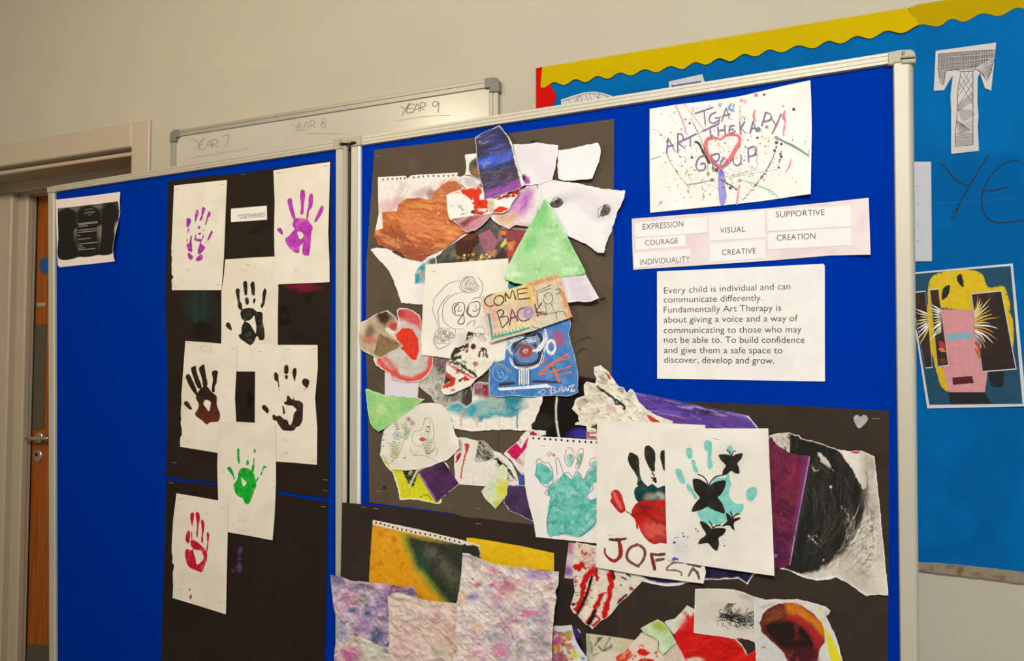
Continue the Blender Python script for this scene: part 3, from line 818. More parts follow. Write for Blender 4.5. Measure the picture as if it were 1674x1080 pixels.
# hinge pole and its connector between the two boards
hp = db
p0, p1 = PR.p(565.2, 238, .006), PR.p(561.5, 1450, .006)
tube('hinge_tube', [p0, p1], 0.0066, M['alu'], hp, 20)
slab(PR, [(572.5, 223.5), (590, 221), (590, 236.5), (572.5, 240)], .0095, .012, 'connector_plate', M['plastic'], hp, .0015)
slab(PR, [(556, 226.5), (563, 225), (569, 225), (574, 227), (575, 231), (570, 234), (562, 234.5), (557, 231)], .008, .018, 'connector_cap', M['plastic'], hp, .002)
slab(PR, [(554, 234.2), (566, 233.2), (571, 234.4), (580, 230.8), (580, 232.2), (571, 236.2), (566, 234.8), (554, 235.8)], .012, .0185, 'connector_slot', M['dark'], hp)
for x, y in ((556.6, 229), (568.6, 230.6)):
    slab(PR, [(x+1.1*math.cos(a), y+1.3*math.sin(a)) for a in np.linspace(0, 6.283, 8, endpoint=False)], .012, .0186, 'screw', M['plastic_dark'], hp)
worldbox('shadow_gap_strip', PR.p(569, 1440, -.015)+np.array((0, -.004, 0)), PR.p(574, 240, -.015)+np.array((0, .004, 0)), M['dark'], hp)

# ================================================================== left display board
def SH(name, label, cat, pl, pts, h, col='#efe8d8', **k):
    return sheet(name, label, cat, pl, pts, h*0.001, col, **k)
LB1 = SH('black_paper', 'upper black sugar paper on the left board, smeared with faint teal and crimson paint', 'backing paper', PL,
   [(275, 296), (330, 288), (395, 283), (470, 272), (541, 262), (541.5, 400), (540, 560), (538.6, 700), (537, 814), (480, 806), (405, 795), (340, 787), (271, 779), (273, 700), (274, 600), (270, 505), (272, 420)],
   1.0, '#2a221a', sp=4, torn=.35, rim=0, wave=.3, mat='sugar', rimcol='#2a221a',
   ops=[('e', 325, 500, 26, 26, 0, '#1c3d3c', dict(a=.5, soft=10, w=4)), ('s', [(318, 478), (320, 525)], 7, '#24504d', dict(a=.5, soft=4)), ('s', [(334, 478), (331, 520)], 6, '#24504d', dict(a=.4, soft=4)),
        ('e', 330, 540, 16, 14, 0, '#0f0c0a', dict(a=.8, soft=5, w=6, ws=8)), ('n', 14, .6, '#100d0b', dict(a=.8, reg=(425, 370, 22, 48))), ('e', 495, 468, 28, 7, 5, '#8a1636', dict(a=.75, soft=3, w=4, ws=8)),
        ('n', 22, .58, '#120f0d', dict(a=.7, reg=(490, 520, 45, 45))), ('n', 12, .55, '#0e0c0a', dict(a=.8, reg=(402, 640, 16, 38))), ('n', 80, .5, '#30281f', dict(a=.4))],
   lifts=[(340, 787, 18, 2), (490, 807, 20, 2)])
LB2 = SH('black_paper', 'lower black sugar paper on the left board, behind the red handprint page', 'backing paper', PL,
   [(272, 784), (300, 787), (360, 793), (450, 806), (536, 821), (534, 950), (529, 1150), (262, 1150), (266, 980), (270, 860)], 1.2, '#2a221a', sp=5, torn=.3, rimcol='#2a221a', mat='sugar', wave=.3,
   ops=[('n', 90, .5, '#30281f', dict(a=.4)), ('d', 16, 391, 912, 5, 24, 1.6, ['#5b3f7a', '#6b4f8a', '#43345a'], dict(asp=.5, a=.7)), ('d', 6, 380, 930, 3, 6, 1.2, ['#5b3f7a'], dict(a=.7))], lifts=[(310, 788, 18, 1.5), (450, 806, 16, 1.2)])
for x, y in ((398, 285), ): staple(LB1, x, y, 6, -.8)
for x, y in ((532, 784), (531.5, 802), (284.5, 756)): staple(LB1, x, y, 7, .8)
for x, y in ((280, 789), (529, 828)): staple(LB2, x, y, 7, 1)

PAPER_L = '#f0e9da'
g_hp = 'handprint pages on the left board'
def hpage(label, pts, h, torn_pts=None, st=(), **k):
    s = SH('handprint_page', label, 'painting', PL, pts, h, PAPER_L, sp=5, group=g_hp, ops=[('n', 50, .5, '#e6dcc6', dict(a=.5)), ('n', 12, .6, '#e9e0cc', dict(a=.35))], **k)
    for a in st: staple(s, *a)
    return s
# torn left edges get a ragged outline of their own
def ragged(pts, a, b, seed, amp=1.3, step=5):
    """replace the straight run a->b of an outline by a ragged one"""
    out = []
    rr = random.Random(seed)
    for i, p in enumerate(pts):
        out.append(p)
        if i == a:
            q = pts[b % len(pts)]; L = math.hypot(q[0]-p[0], q[1]-p[1]); n = int(L/step)
            for k in range(1, n):
                t = k/n; bite = 2.2 if rr.random() < .12 else 0
                out.append((p[0]+(q[0]-p[0])*t+rr.uniform(-amp, amp)*.5+bite, p[1]+(q[1]-p[1])*t))
    return out

s1 = hpage('page with a broken purple handprint, upper left of the left board', ragged([(284.5, 303), (371, 294), (369, 340), (366, 420), (362, 474), (281, 474), (280.5, 400), (283, 340)], 5, 6, 3),
           3.0, st=[(290, 309, 7, -1), (363, 302, 7, -1), (287, 468, 6, 0), (357, 465, 6, 0)], lifts=[(281, 400, 20, 1.5), (366, 420, 15, 1.5)])
mk = Marks(s1, 'handprint', 'paint', 'broken purple handprint')
q = lambda p: Q(290, 320, 9, p)
PU = '#b03bb4'; PUD = '#7c2f86'
pop = [('n', 5, .52, '#8d3396', dict(a=.8)), ('n', 4, .6, '#d07ac8', dict(a=.7))]
for p in ([(135, 345), (165, 325), (197, 350), (188, 410), (150, 468), (135, 460)], [(155, 490), (175, 475), (165, 520), (148, 545), (145, 530)], [(190, 600), (212, 585), (210, 660), (215, 740), (222, 800), (205, 828), (165, 810), (140, 750), (140, 710), (175, 690)],
          [(150, 840), (190, 850), (230, 900), (200, 945), (165, 920)], [(265, 260), (290, 198), (315, 235), (310, 280), (285, 330), (262, 400), (258, 330), (255, 280)], [(355, 220), (370, 165), (405, 175), (408, 215), (385, 265), (360, 350), (335, 368), (326, 350), (350, 290)],
          [(440, 270), (465, 222), (490, 260), (480, 300), (455, 320), (430, 400), (405, 435), (425, 350)], [(300, 455), (330, 440), (335, 480), (315, 490)], [(305, 550), (350, 545), (340, 572), (315, 572)],
          [(250, 640), (265, 560), (275, 570), (280, 630), (320, 630), (355, 635), (380, 570), (388, 590), (370, 640), (350, 680), (350, 705), (410, 750), (395, 790), (340, 850), (310, 860), (300, 810), (330, 700), (325, 670), (285, 665)],
          [(270, 945), (290, 905), (350, 860), (375, 910), (340, 950), (300, 962)], [(440, 640), (475, 560), (500, 510), (520, 530), (495, 585), (460, 655)], [(137, 630), (150, 640), (150, 670), (138, 680)], [(415, 685), (430, 668), (432, 685), (420, 694)], [(375, 500), (386, 495), (386, 520), (378, 520)]):
    mk.poly(q(p), PU, pop, sp=1.2, jitter=.35, step=1.2)
mk.build()
text_marks(s1, 'pencil_initials', [('AJ', 304, 444, 310, 443, 6, 6)], '#c9bda6', off=-.02)

s2 = hpage('page with a full magenta purple handprint, top right of the left board', [(447, 278.5), (500, 270), (539.5, 264.6), (538, 330), (536.5, 380), (538.5, 430), (538.7, 461), (490, 463), (449.7, 464.7), (448, 380), (449, 330)], 3.2,
           st=[(455, 282, 7, -.8), (532, 271, 7, -.8)], lifts=[(538, 380, 16, 2), (447, 400, 20, 1.5)])
mk = Marks(s2, 'handprint', 'paint', 'magenta purple handprint')
q = lambda p: Q(440, 290, 7.2, p)
pop = [('n', 6, .5, '#a032a8', dict(a=.6)), ('n', 9, .62, '#e06fcf', dict(a=.8))]
body = [(300, 485), (360, 478), (440, 490), (480, 530), (512, 590), (495, 660), (490, 760), (475, 880), (465, 915), (430, 920), (395, 900), (392, 840), (398, 760), (385, 790), (362, 800), (358, 850), (350, 885), (320, 890), (270, 860), (210, 790), (190, 740), (195, 710), (230, 690), (280, 630), (300, 610), (275, 560), (285, 510)]
hole = [(330, 645), (365, 635), (405, 670), (395, 710), (360, 725), (345, 690)]
mk.poly([q(body), q(hole)], '#c040bd', pop, sp=1.4, jitter=.25, step=1.3)
for p in ([(215, 270), (240, 245), (268, 255), (275, 330), (300, 420), (308, 480), (285, 490), (255, 430), (230, 350)], [(365, 200), (375, 150), (415, 152), (422, 220), (410, 320), (405, 410), (385, 438), (368, 425), (375, 330), (365, 250)], [(465, 250), (480, 195), (505, 188), (517, 220), (508, 340), (470, 390), (462, 450), (450, 500), (438, 490), (445, 400), (460, 340)],
          [(530, 520), (560, 440), (610, 340), (632, 335), (638, 380), (610, 440), (570, 500), (545, 528)], [(92, 600), (130, 592), (155, 620), (158, 675), (120, 650), (98, 625)]):
    mk.poly(q(p), '#bb3fba', pop, sp=1.4, jitter=.25, step=1.3)
mk.build()
text_marks(s2, 'pencil_initials', [('AC', 481, 445, 491, 444, 7, 7)], '#cfc5b0', off=-.02)

s3 = hpage('page with a black handprint under the TOGETHERNESS card', [(368, 424), (410, 421), (448, 419), (452, 440), (455, 470), (454, 520), (454, 607), (400, 607), (361, 606), (362, 540), (362, 477), (366, 450)], 2.0,
           st=[(406, 433, 6, 0), (448, 428, 4, 0), (448.5, 596, 5, 0)], lifts=[(455, 470, 14, 1.2)])
mk = Marks(s3, 'handprint', 'paint', 'black handprint')
q = lambda p: Q(360, 440, 8.31, p)
bop = [('n', 5, .55, '#45413a', dict(a=.7)), ('n', 3, .66, '#86807a', dict(a=.4))]
for p in ([(208, 290), (235, 258), (265, 280), (262, 340), (270, 430), (292, 470), (300, 540), (275, 552), (240, 510), (240, 450), (225, 380)], [(310, 190), (340, 155), (365, 180), (368, 260), (365, 340), (335, 350), (320, 270)], [(335, 395), (360, 380), (385, 400), (388, 460), (362, 485), (345, 460)],
          [(408, 210), (440, 165), (468, 195), (470, 340), (455, 358), (428, 340), (420, 270)], [(442, 420), (460, 395), (480, 400), (475, 435), (458, 468), (445, 440)], [(548, 490), (570, 450), (575, 330), (590, 280), (605, 255), (628, 295), (615, 380), (600, 470), (565, 530)],
          [(75, 755), (100, 720), (130, 735), (158, 800), (150, 830), (120, 815), (90, 790)],
          [(275, 590), (300, 545), (380, 525), (450, 535), (500, 575), (570, 590), (575, 700), (598, 820), (598, 945), (535, 960), (520, 925), (495, 910), (470, 960), (440, 1010), (400, 1025), (340, 990), (270, 940), (250, 890), (285, 870), (290, 780), (325, 705), (290, 670)]):
    loops = [q(p)]
    if len(p) > 20: loops.append(q([(345, 705), (400, 690), (440, 655), (462, 630), (480, 720), (492, 790), (480, 870), (450, 820), (400, 740)]))
    mk.poly(loops, '#24211d', bop, sp=1.4, jitter=.3, step=1.3)
mk.build()
text_marks(s3, 'pencil_initials', [('M.I.', 392, 446, 408, 445, 7, 7)], '#d3c9b4', off=-.02)

s4 = hpage('page with a brown-black handprint, left of the middle row on the left board', ragged([(303, 557), (345, 560), (388, 564), (386, 610), (384, 650), (386, 690), (386, 742), (356, 740), (294.6, 730), (297, 640)], 8, 9, 7), 3.4,
           st=[(308, 560, 6, 0), (380, 570, 5, .5), (306.5, 721, 6, .4)], lifts=[(385, 650, 12, 1.5), (296, 680, 14, 1.5)])
mk = Marks(s4, 'handprint', 'paint', 'brown-black handprint')
q = lambda p: Q(295, 580, 8.31, p)
hop = [('g', 320, 640, 325, 690, '#6a2c1c', dict(a=.9)), ('n', 5, .55, '#1f1714', dict(a=.6)), ('n', 4, .63, '#8a4a33', dict(a=.35))]
for p in ([(72, 300), (100, 258), (130, 275), (180, 380), (225, 500), (215, 545), (165, 490), (120, 420)], [(142, 190), (180, 155), (208, 152), (215, 210), (250, 320), (290, 430), (265, 460), (225, 430), (185, 330)], [(252, 190), (290, 140), (320, 130), (335, 210), (350, 300), (368, 390), (345, 440), (310, 430), (290, 320)],
          [(428, 235), (485, 207), (508, 240), (495, 310), (490, 380), (465, 430), (465, 500), (425, 500), (430, 410), (440, 330)], [(45, 660), (70, 625), (100, 632), (130, 680), (158, 735), (125, 738), (90, 715)],
          [(210, 560), (230, 510), (290, 445), (360, 430), (420, 500), (490, 560), (495, 680), (535, 800), (530, 870), (500, 905), (400, 915), (360, 945), (290, 890), (205, 820), (205, 780), (240, 720), (245, 660), (215, 600)]):
    loops = [q(p)]
    if len(p) > 16: loops.append(q([(312, 660), (345, 605), (410, 640), (405, 700), (385, 765), (350, 720)]))
    mk.poly(loops, '#2c1e19', hop, sp=1.4, jitter=.3, step=1.3)
mk.build()
text_marks(s4, 'pencil_initials', [('CJ', 327, 573, 345, 574, 9, 9)], '#cfc5af', off=-.02)

s5 = hpage('page with a brown ring-shaped handprint, right of the middle row on the left board', [(417.4, 563.6), (470, 563.5), (519, 563.6), (519.5, 600), (515, 650), (518.5, 700), (518, 759.5), (480, 756), (450, 754), (420, 750), (416.5, 688), (417, 620)], 3.6,
           st=[(424, 574, 6, .4), (471, 571, 6, -.6), (512, 570, 7, 0), (469, 740, 6, .3), (513, 753, 6, .5)], lifts=[(516, 650, 12, 2)])
mk = Marks(s5, 'handprint', 'paint', 'brown open handprint')
q = lambda p: Q(420, 580, 7.71, p)
for p in ([(220, 230), (245, 220), (270, 260), (275, 340), (283, 400), (270, 410), (260, 340), (230, 325), (218, 285)], [(348, 145), (380, 125), (400, 170), (395, 225), (365, 242), (342, 220)], [(352, 262), (375, 250), (392, 275), (375, 312), (355, 290)], [(448, 200), (475, 160), (500, 190), (492, 270), (475, 340), (462, 300), (450, 260)],
          [(570, 330), (600, 295), (658, 320), (650, 380), (630, 415), (580, 375)], [(595, 420), (620, 428), (612, 438)], [(62, 650), (90, 628), (125, 650), (150, 700), (135, 735), (95, 705), (70, 680)], [(275, 430), (285, 432), (282, 452)], [(318, 640), (335, 650), (350, 700), (350, 742), (328, 735), (325, 690)],
          [(345, 590), (375, 580), (378, 520), (400, 510), (425, 545), (450, 560), (465, 535), (475, 570), (520, 575), (575, 610), (578, 700), (572, 820), (535, 890), (500, 905), (460, 950), (400, 955), (330, 945), (280, 890), (245, 830), (205, 820), (195, 770), (215, 750), (250, 775), (290, 765), (340, 810), (380, 820), (410, 880), (440, 860), (455, 800), (470, 730), (500, 690), (450, 640), (400, 635), (350, 620)]):
    mk.poly(q(p), '#33211d', [('n', 5, .5, '#4a2c28', dict(a=.7)), ('n', 4, .65, '#8c7a70', dict(a=.3))], sp=1.4, jitter=.45, step=1.2)
mk.build()
text_marks(s5, 'pencil_initials', [('NG', 462, 722, 472, 722, 7, 7)], '#cdc3ae', off=-.02)

s6 = hpage('page with a bright green handprint, below the two brown handprints', [(357.6, 688), (405, 690), (450.5, 692.7), (451, 740), (451, 790), (449, 840), (445.6, 883), (410, 876), (373, 869.6), (362, 868), (356.7, 819), (355, 760)], 5.2,
           st=[(402, 693, 6, .4), (446, 784, 6, 0), (395, 866, 6, 1.2), (364, 772, 5, 0)], lifts=[(446, 883, 20, 4), (356, 800, 15, 1)])
mk = Marks(s6, 'handprint', 'paint', 'bright green handprint')
q = lambda p: Q(360, 720, 9, p)
gop = [('n', 5, .52, '#0a9a2c', dict(a=.8)), ('n', 4, .64, '#6ed474', dict(a=.6))]
GRN = '#12b932'
for p in ([(100, 400), (150, 385), (180, 430), (200, 500), (210, 580), (195, 560), (185, 520), (140, 470)], [(252, 120), (280, 125), (282, 230), (290, 310), (270, 345), (255, 280), (248, 200)], [(385, 320), (400, 275), (425, 310), (415, 350), (385, 355)], [(410, 235), (425, 215), (422, 240)], [(490, 140), (505, 115), (522, 150), (510, 185), (492, 165)],
          [(488, 260), (503, 255), (500, 330), (485, 350)], [(462, 420), (475, 350), (502, 360), (495, 430), (475, 470), (462, 450)], [(518, 590), (560, 530), (572, 545), (540, 600), (522, 610)], [(588, 500), (610, 450), (622, 470), (605, 515)], [(620, 420), (640, 370), (675, 380), (665, 410), (640, 400), (632, 450)],
          [(265, 470), (300, 415), (340, 398), (420, 415), (460, 450), (500, 500), (520, 590), (530, 650), (490, 760), (460, 850), (420, 925), (390, 938), (350, 900), (330, 850), (260, 810), (215, 740), (198, 650), (245, 580), (262, 520)]):
    loops = [q(p)]
    if len(p) > 17: loops.append(q([(305, 540), (350, 575), (388, 620), (355, 668), (330, 650)]))
    mk.poly(loops, GRN, gop, sp=1.4, jitter=.35, step=1.3)
mk.build()
text_marks(s6, 'pencil_initials', [('F.m', 390, 853, 402, 854, 6, 6)], '#cdc3ae', off=-.02)

s7 = hpage('page with a crimson handprint, lowest on the left board', ragged([(288.5, 806), (330, 813), (373, 820.7), (372, 880), (370.5, 940), (369.4, 1003.9), (325, 990), (282, 977), (283, 960), (281, 887), (283, 850)], 8, 9, 11), 6.6,
           st=[(295, 815, 6, -.6), (364, 830, 6, 0), (291, 962, 5, 0), (361.5, 984, 6, -.3)], lifts=[(369, 1003, 18, 2), (290, 806, 15, 1)])
mk = Marks(s7, 'handprint', 'paint', 'crimson handprint')
q = lambda p: Q(290, 820, 7.71, p)
rop = [('n', 5, .5, '#e0134a', dict(a=.7)), ('n', 5, .62, '#ee7a98', dict(a=.6)), ('n', 3, .6, '#8d0b20', dict(a=.5))]
for p in ([(160, 180), (180, 132), (210, 150), (205, 230), (188, 300), (170, 260)], [(228, 150), (245, 127), (275, 150), (282, 220), (262, 340), (258, 430), (248, 452), (235, 400), (245, 340), (240, 240)], [(295, 250), (312, 220), (338, 260), (335, 340), (322, 440), (325, 500), (312, 525), (298, 480), (308, 400), (305, 310)],
          [(370, 400), (382, 382), (403, 410), (388, 540), (375, 630), (360, 610), (375, 520)], [(105, 430), (125, 365), (158, 370), (160, 440), (150, 510), (130, 522), (105, 490)], [(170, 410), (182, 370), (188, 440), (185, 480), (175, 460)],
          [(165, 495), (190, 478), (240, 500), (300, 550), (370, 640), (368, 740), (345, 800), (320, 870), (305, 888), (250, 870), (170, 835), (125, 790), (98, 690), (100, 620), (120, 592), (165, 610), (200, 590), (175, 560)]):
    loops = [q(p)]
    if len(p) > 17: loops.append(q([(200, 605), (260, 610), (300, 620), (332, 700), (300, 755), (245, 790), (228, 720)]))
    mk.poly(loops, '#c90f38', rop, sp=1.4, jitter=.35, step=1.3)
for p in ([(197, 745), (203, 755), (200, 765)], [(203, 800), (210, 810), (204, 830)]): pass
mk.poly(Q(250, 760, 3.375, [(200, 675), (206, 685), (203, 697), (198, 690)]), '#b4505c', sp=2, jitter=.2)
mk.poly(Q(250, 760, 3.375, [(205, 715), (215, 715), (210, 738), (202, 738)]), '#c23444', sp=2, jitter=.3)
mk.build()
text_marks(s7, 'pencil_initials', [('T.L', 313.5, 949, 321, 949, 6, 6)], '#c9bfaa', off=-.02)

tg = SH('word_card', 'small white card printed TOGETHERNESS, pinned to black paper', 'card', PL, [(377.5, 341), (436, 336), (436.5, 359), (377.5, 363)], 2.6, '#f4f0e6', sp=5, lifts=[(436, 336, 10, 1)])
text_marks(tg, 'lettering', [('TOGETHERNESS', 388.5, 358, 433, 354, 7.2, 7.2)], '#3a3834')

# photograph sheet, upper left
ph = SH('printed_photo', 'printed photo of three black hooded backs, curling off top left corner of the left board', 'photo', PL,
   Q(80, 300, 7.2, [(80, 190), (300, 165), (520, 140), (700, 115), (838, 97), (832, 200), (835, 350), (812, 460), (775, 620), (752, 760), (762, 870), (775, 915), (500, 945), (300, 965), (125, 985), (105, 960), (95, 800), (88, 500)]), 2.0, '#f1e3dc', sp=3,
   lifts=[(196, 390, 26, 12), (190, 425, 16, 5), (196, 320, 14, 4)], wave=.3)
mk = Marks(ph, 'printed_picture', 'ink', off=.0005)
q = lambda p: Q(80, 300, 7.2, p)
mk.poly(q([(102, 292), (330, 268), (560, 240), (812, 208), (828, 330), (810, 450), (775, 600), (750, 740), (748, 820), (560, 842), (320, 865), (118, 885), (112, 700), (106, 450)]), '#332e29', smooth=False, jitter=0, sp=2.5,
        ops=[('e', 91, 342, 14, 5, 0, '#66615a', dict(a=.7, soft=3)), ('e', 160, 336, 8, 6, 0, '#75706a', dict(a=.7, soft=3)), ('e', 122, 340, 8, 6, 0, '#75706a', dict(a=.7, soft=3)), ('e', 124, 374, 4, 12, 0, '#77726c', dict(a=.8, soft=3)), ('e', 165, 378, 4, 14, 0, '#8a857d', dict(a=.8, soft=3)), ('e', 191, 370, 3, 11, 15, '#c9c3b4', dict(a=.8, soft=2))])
mk.build(); mk = Marks(ph, 'printed_figures', 'ink', off=.0010)
def hood(p): mk.poly(q(p), '#0f0d0b', sp=2.5, jitter=.2)
hood([(106, 370), (130, 325), (185, 300), (210, 284), (240, 300), (285, 315), (315, 360), (322, 450), (340, 520), (300, 530), (285, 600), (300, 700), (330, 780), (345, 860), (118, 880), (112, 600)])
hood([(338, 400), (345, 330), (390, 290), (445, 270), (475, 255), (505, 272), (560, 290), (595, 330), (605, 400), (625, 460), (600, 490), (565, 500), (560, 700), (590, 800), (590, 836), (360, 855), (345, 700), (335, 560)])
hood([(625, 400), (632, 310), (665, 260), (700, 235), (718, 218), (740, 235), (780, 262), (805, 320), (815, 380), (815, 430), (770, 460), (760, 560), (765, 640), (745, 740), (740, 820), (600, 834), (610, 700), (620, 560)])
mk.build(); mk = Marks(ph, 'printed_text', 'ink', off=.0014, kind='stuff')
for y, x0, x1 in ((300, 415, 520), (330, 420, 535), (345, 412, 540), (370, 455, 497)): mk.line(q([(x0, y+8), (x1, y-6)]), .9, '#8b8378')
for y, x1 in ((470, 575), (483, 570), (505, 460), (550, 585), (575, 565), (610, 368), (655, 490), (712, 570), (738, 400), (762, 420), (782, 545)):
    mk.line(q([(347, y), (x1, y-(x1-347)*.1)]), .9, '#b9b1a4')
mk.build()

# ================================================================== right display board
qA = lambda p: Q(590, 190, 4.5, p)
qB = lambda p: Q(790, 190, 4.5, p)
qC = lambda p: Q(580, 400, 4.5, p)
qD = lambda p: Q(770, 420, 4.5, p)
qE = lambda p: Q(580, 620, 4.5, p)
qF = lambda p: Q(800, 590, 4.154, p)
qG = lambda p: Q(960, 600, 3.375, p)
qH = lambda p: Q(1200, 640, 3, p)
qI = lambda p: Q(530, 820, 4.154, p)
qJ = lambda p: Q(730, 840, 4.5, p)
qK = lambda p: Q(880, 860, 4.91, p)
qL = lambda p: Q(1100, 900, 5.23, p)
qM = lambda p: Q(1030, 120, 4.7, p)
qa = lambda p: Q(700, 280, 6.75, p)
qb = lambda p: Q(680, 540, 7.71, p)
qc = lambda p: Q(700, 620, 5.4, p)
qf = lambda p: Q(930, 590, 8.31, p)
qg = lambda p: Q(890, 980, 6.438, p)
qh = lambda p: Q(610, 660, 10.8, p)
BG_ = 'torn collage pieces on the right board'
def RS(name, label, cat, pts, h, col='#f6f1e8', **k):
    return sheet(name, label, cat, PR, pts, h*0.001, col, **k)
SUG = '#5c5042'  # upper sheet's stronger light put into its colour; lower sheets are darker
sug_ops = [('n', 90, .5, '#685b4b', dict(a=.4)), ('n', 30, .55, '#4e4336', dict(a=.3))]
sug_dark = [('n', 90, .5, '#40362c', dict(a=.4)), ('n', 30, .55, '#2e2620', dict(a=.3))]
RB1 = RS('black_paper', 'large black sugar paper under the collage on the right board', 'backing paper',
   [(612, 245), (800, 222), (1004, 194), (1003, 400), (1000, 600), (1001, 700), (1005, 870), (870, 857), (760, 845), (735, 838), (604, 821), (602, 700), (598, 560), (599, 430), (606, 330)], 1.0, SUG, sp=6, torn=.25, rimcol=SUG, mat='sugar', ops=sug_ops, wave=.3, lifts=[(750, 842, 20, 2)])
RB3 = RS('black_paper', 'black sugar paper with a silver heart in its corner, lower right of right board', 'backing paper',
   [(960, 650), (1120, 656), (1300, 663), (1453, 671), (1453, 900), (1451, 1160), (960, 1160)], 1.3, '#3b322a', sp=7, rimcol=SUG, mat='sugar', ops=sug_dark, wave=.3)
RB2 = RS('black_paper', 'black sugar paper lapping over the centre post behind the dyed cloths', 'backing paper',
   [(559, 821), (640, 828), (740, 840), (868, 858), (1010, 872), (1010, 1160), (553, 1160), (556, 980)], 10.4, '#352c25', sp=6, rimcol='#352c25', mat='sugar', ops=sug_dark, wave=.3,
   hfun=lambda x, y: 0.0015+0.0122*(1-sstep(586, 601, np.asarray(x, float)))+(fbm(x, y, 45, 3, 2)-.5)*.0005)
for x, y, a, b in ((620, 255, 7, -1.6), (991, 199, 8, -1.5)): staple(RB1, x, y, a, b)
for x, y in ((619, 803), (782, 831)): staple(RB1, x, y, 8, 1.5)
for x, y in ((594, 829), (614, 831), (782, 856)): staple(RB2, x, y, 8, 1.4)
staple(RB3, 1432, 684, 13, .6)
mk = Marks(RB1, 'charcoal_smudges', 'ink', kind='stuff')
mk.poly(qB([(340, 190), (375, 175), (400, 185), (370, 197)]), '#1c1813', jitter=.5); mk.line(qB([(380, 188), (430, 155)]), [1.2, .4], '#1c1813')
mk.poly(qD([(940, 320), (960, 300), (990, 298), (975, 318)]), '#1c1813', jitter=.5)
mk.poly(qE([(205, 800), (215, 780), (232, 795), (228, 808)]), '#221c16', jitter=.5)
mk.line(qB([(580, 420), (640, 400), (700, 390)]), .8, '#2c251d')
mk.line(qc([(625, 450), (620, 560), (628, 640)]), .8, '#3a322a')
for k in range(7): mk.line(qD([(750+k*6, 640-k*3), (800+k*10, 615-k*5), (860+k*5, 590+k*2)]), [.5, 2, .5], '#3b332b', rough=.8)
for k in range(6): mk.line(qD([(770+k*5, 720-k*6), (810+k*4, 690-k*4), (850, 670+k*4)]), [.5, 1.8, .5], '#3b332b', rough=.8)
mk.build()

# ---- upper collage, from the bottom layer up
h = 2.2
dk = RS('torn_painting', 'dark patchwork painting of brown, pink and crimson shards under the green triangle', 'painting',
   qa([(20, 1040), (60, 960), (170, 870), (380, 690), (560, 560), (690, 500), (830, 620), (1080, 640), (1120, 600), (1000, 860), (890, 1040), (700, 1060)]), h, '#5c594f', sp=1.7, torn=.5, mat='wash', group=BG_,
   ops=[('n', 26, .5, '#8a8578', dict(a=.6)), ('n', 9, .55, '#34322d', dict(a=.6)),
        ('p', qa([(310, 760), (470, 650), (560, 700), (570, 800), (500, 850), (470, 970), (340, 990), (300, 880)]), '#4d2c1d', dict(w=2, a=.95)), ('p', qa([(370, 700), (480, 650), (555, 690), (480, 760), (380, 770)]), '#6b4129', dict(w=2, a=.9)),
        ('p', qa([(550, 700), (680, 630), (775, 770), (700, 940), (610, 870)]), '#a56a7a', dict(w=1)), ('n', 12, .55, '#8a5a70', dict(a=.5, reg=(798, 398, 18, 24))),
        ('p', qa([(640, 900), (770, 860), (720, 940), (690, 942)]), '#c08a58', dict(w=1)), ('p', qa([(780, 640), (830, 650), (800, 760), (770, 770)]), '#a86a80', dict(w=1)),
        ('p', qa([(800, 700), (810, 650), (880, 660), (860, 700)]), '#e08a2c', dict(w=1)), ('p', qa([(790, 830), (860, 730), (870, 800), (820, 840)]), '#d9cf62', dict(w=1)),
        ('p', qa([(860, 640), (1080, 650), (900, 1020), (870, 900)]), '#a34450', dict(w=1)), ('p', qa([(890, 640), (960, 600), (1000, 700), (980, 770), (890, 770)]), '#8e4a50', dict(w=1)),
        ('p', qa([(865, 780), (965, 770), (930, 880), (890, 880)]), '#e0924a', dict(w=2)), ('p', qa([(870, 880), (930, 870), (940, 930), (880, 940)]), '#d04a3c', dict(w=3, ws=6)),
        ('p', qa([(740, 930), (840, 840), (870, 960), (700, 975)]), '#4a3c30', dict(w=2)), ('d', 40, 780, 420, 30, 6, 2.0, ['#c98a3e', '#d8a850', '#b5783c', '#6d4427', '#efe4c0']), ('n', 6, .6, '#3a2419', dict(a=.6, reg=(772, 410, 22, 14)))])
h += 1.3
c1 = RS('spiral_page', 'spiral-bound page with a perforated top edge behind the orange painting', 'painting',
   [(617.8, 289.5), (663, 287), (666, 292), (671, 287), (682, 285.5), (749, 282), (747, 287), (752, 289), (762, 285), (790, 292), (812, 330), (780, 372), (720, 412), (640, 410), (613, 378), (619, 350), (618, 320)],
   h, '#f3ece6', sp=2.2, mat='wash', group=BG_,
   holes=[dens([(x+1.35*math.cos(a), y+1.7*math.sin(a)) for a in np.linspace(0, 6.283, 9, endpoint=False)], 9) for x, y in [(626.4, 293.5), (634, 293), (641.5, 292.5), (649, 292), (655, 291.5), (661.7, 291), (676.5, 290), (684.5, 289), (691.8, 288), (700, 287.6), (708.6, 287.4), (717, 287.8), (725.5, 287.5), (733, 287.5), (740.5, 286.5), (748.5, 286.7)]][:15],
   ops=[('s', [(660, 300), (648, 325), (640, 340)], 9, '#cdbfb6', dict(a=.6, soft=5)), ('e', 634, 338, 14, 12, 0, '#e4aeb2', dict(a=.7, soft=6)), ('e', 655, 330, 10, 8, 0, '#d8938f', dict(a=.6, soft=4)), ('e', 690, 315, 18, 8, -20, '#b9a8a2', dict(a=.7, soft=5)),
        ('e', 706, 318, 10, 9, 0, '#a24c55', dict(a=.7, soft=4, w=4, ws=6)), ('e', 740, 308, 22, 14, 0, '#d99a76', dict(a=.8, soft=5, w=4)), ('e', 770, 300, 20, 8, 10, '#b7aeac', dict(a=.7, soft=5)), ('s', [(672, 300), (650, 340)], 1.2, '#b9a9a0', dict(a=.7))])
h += 1.2
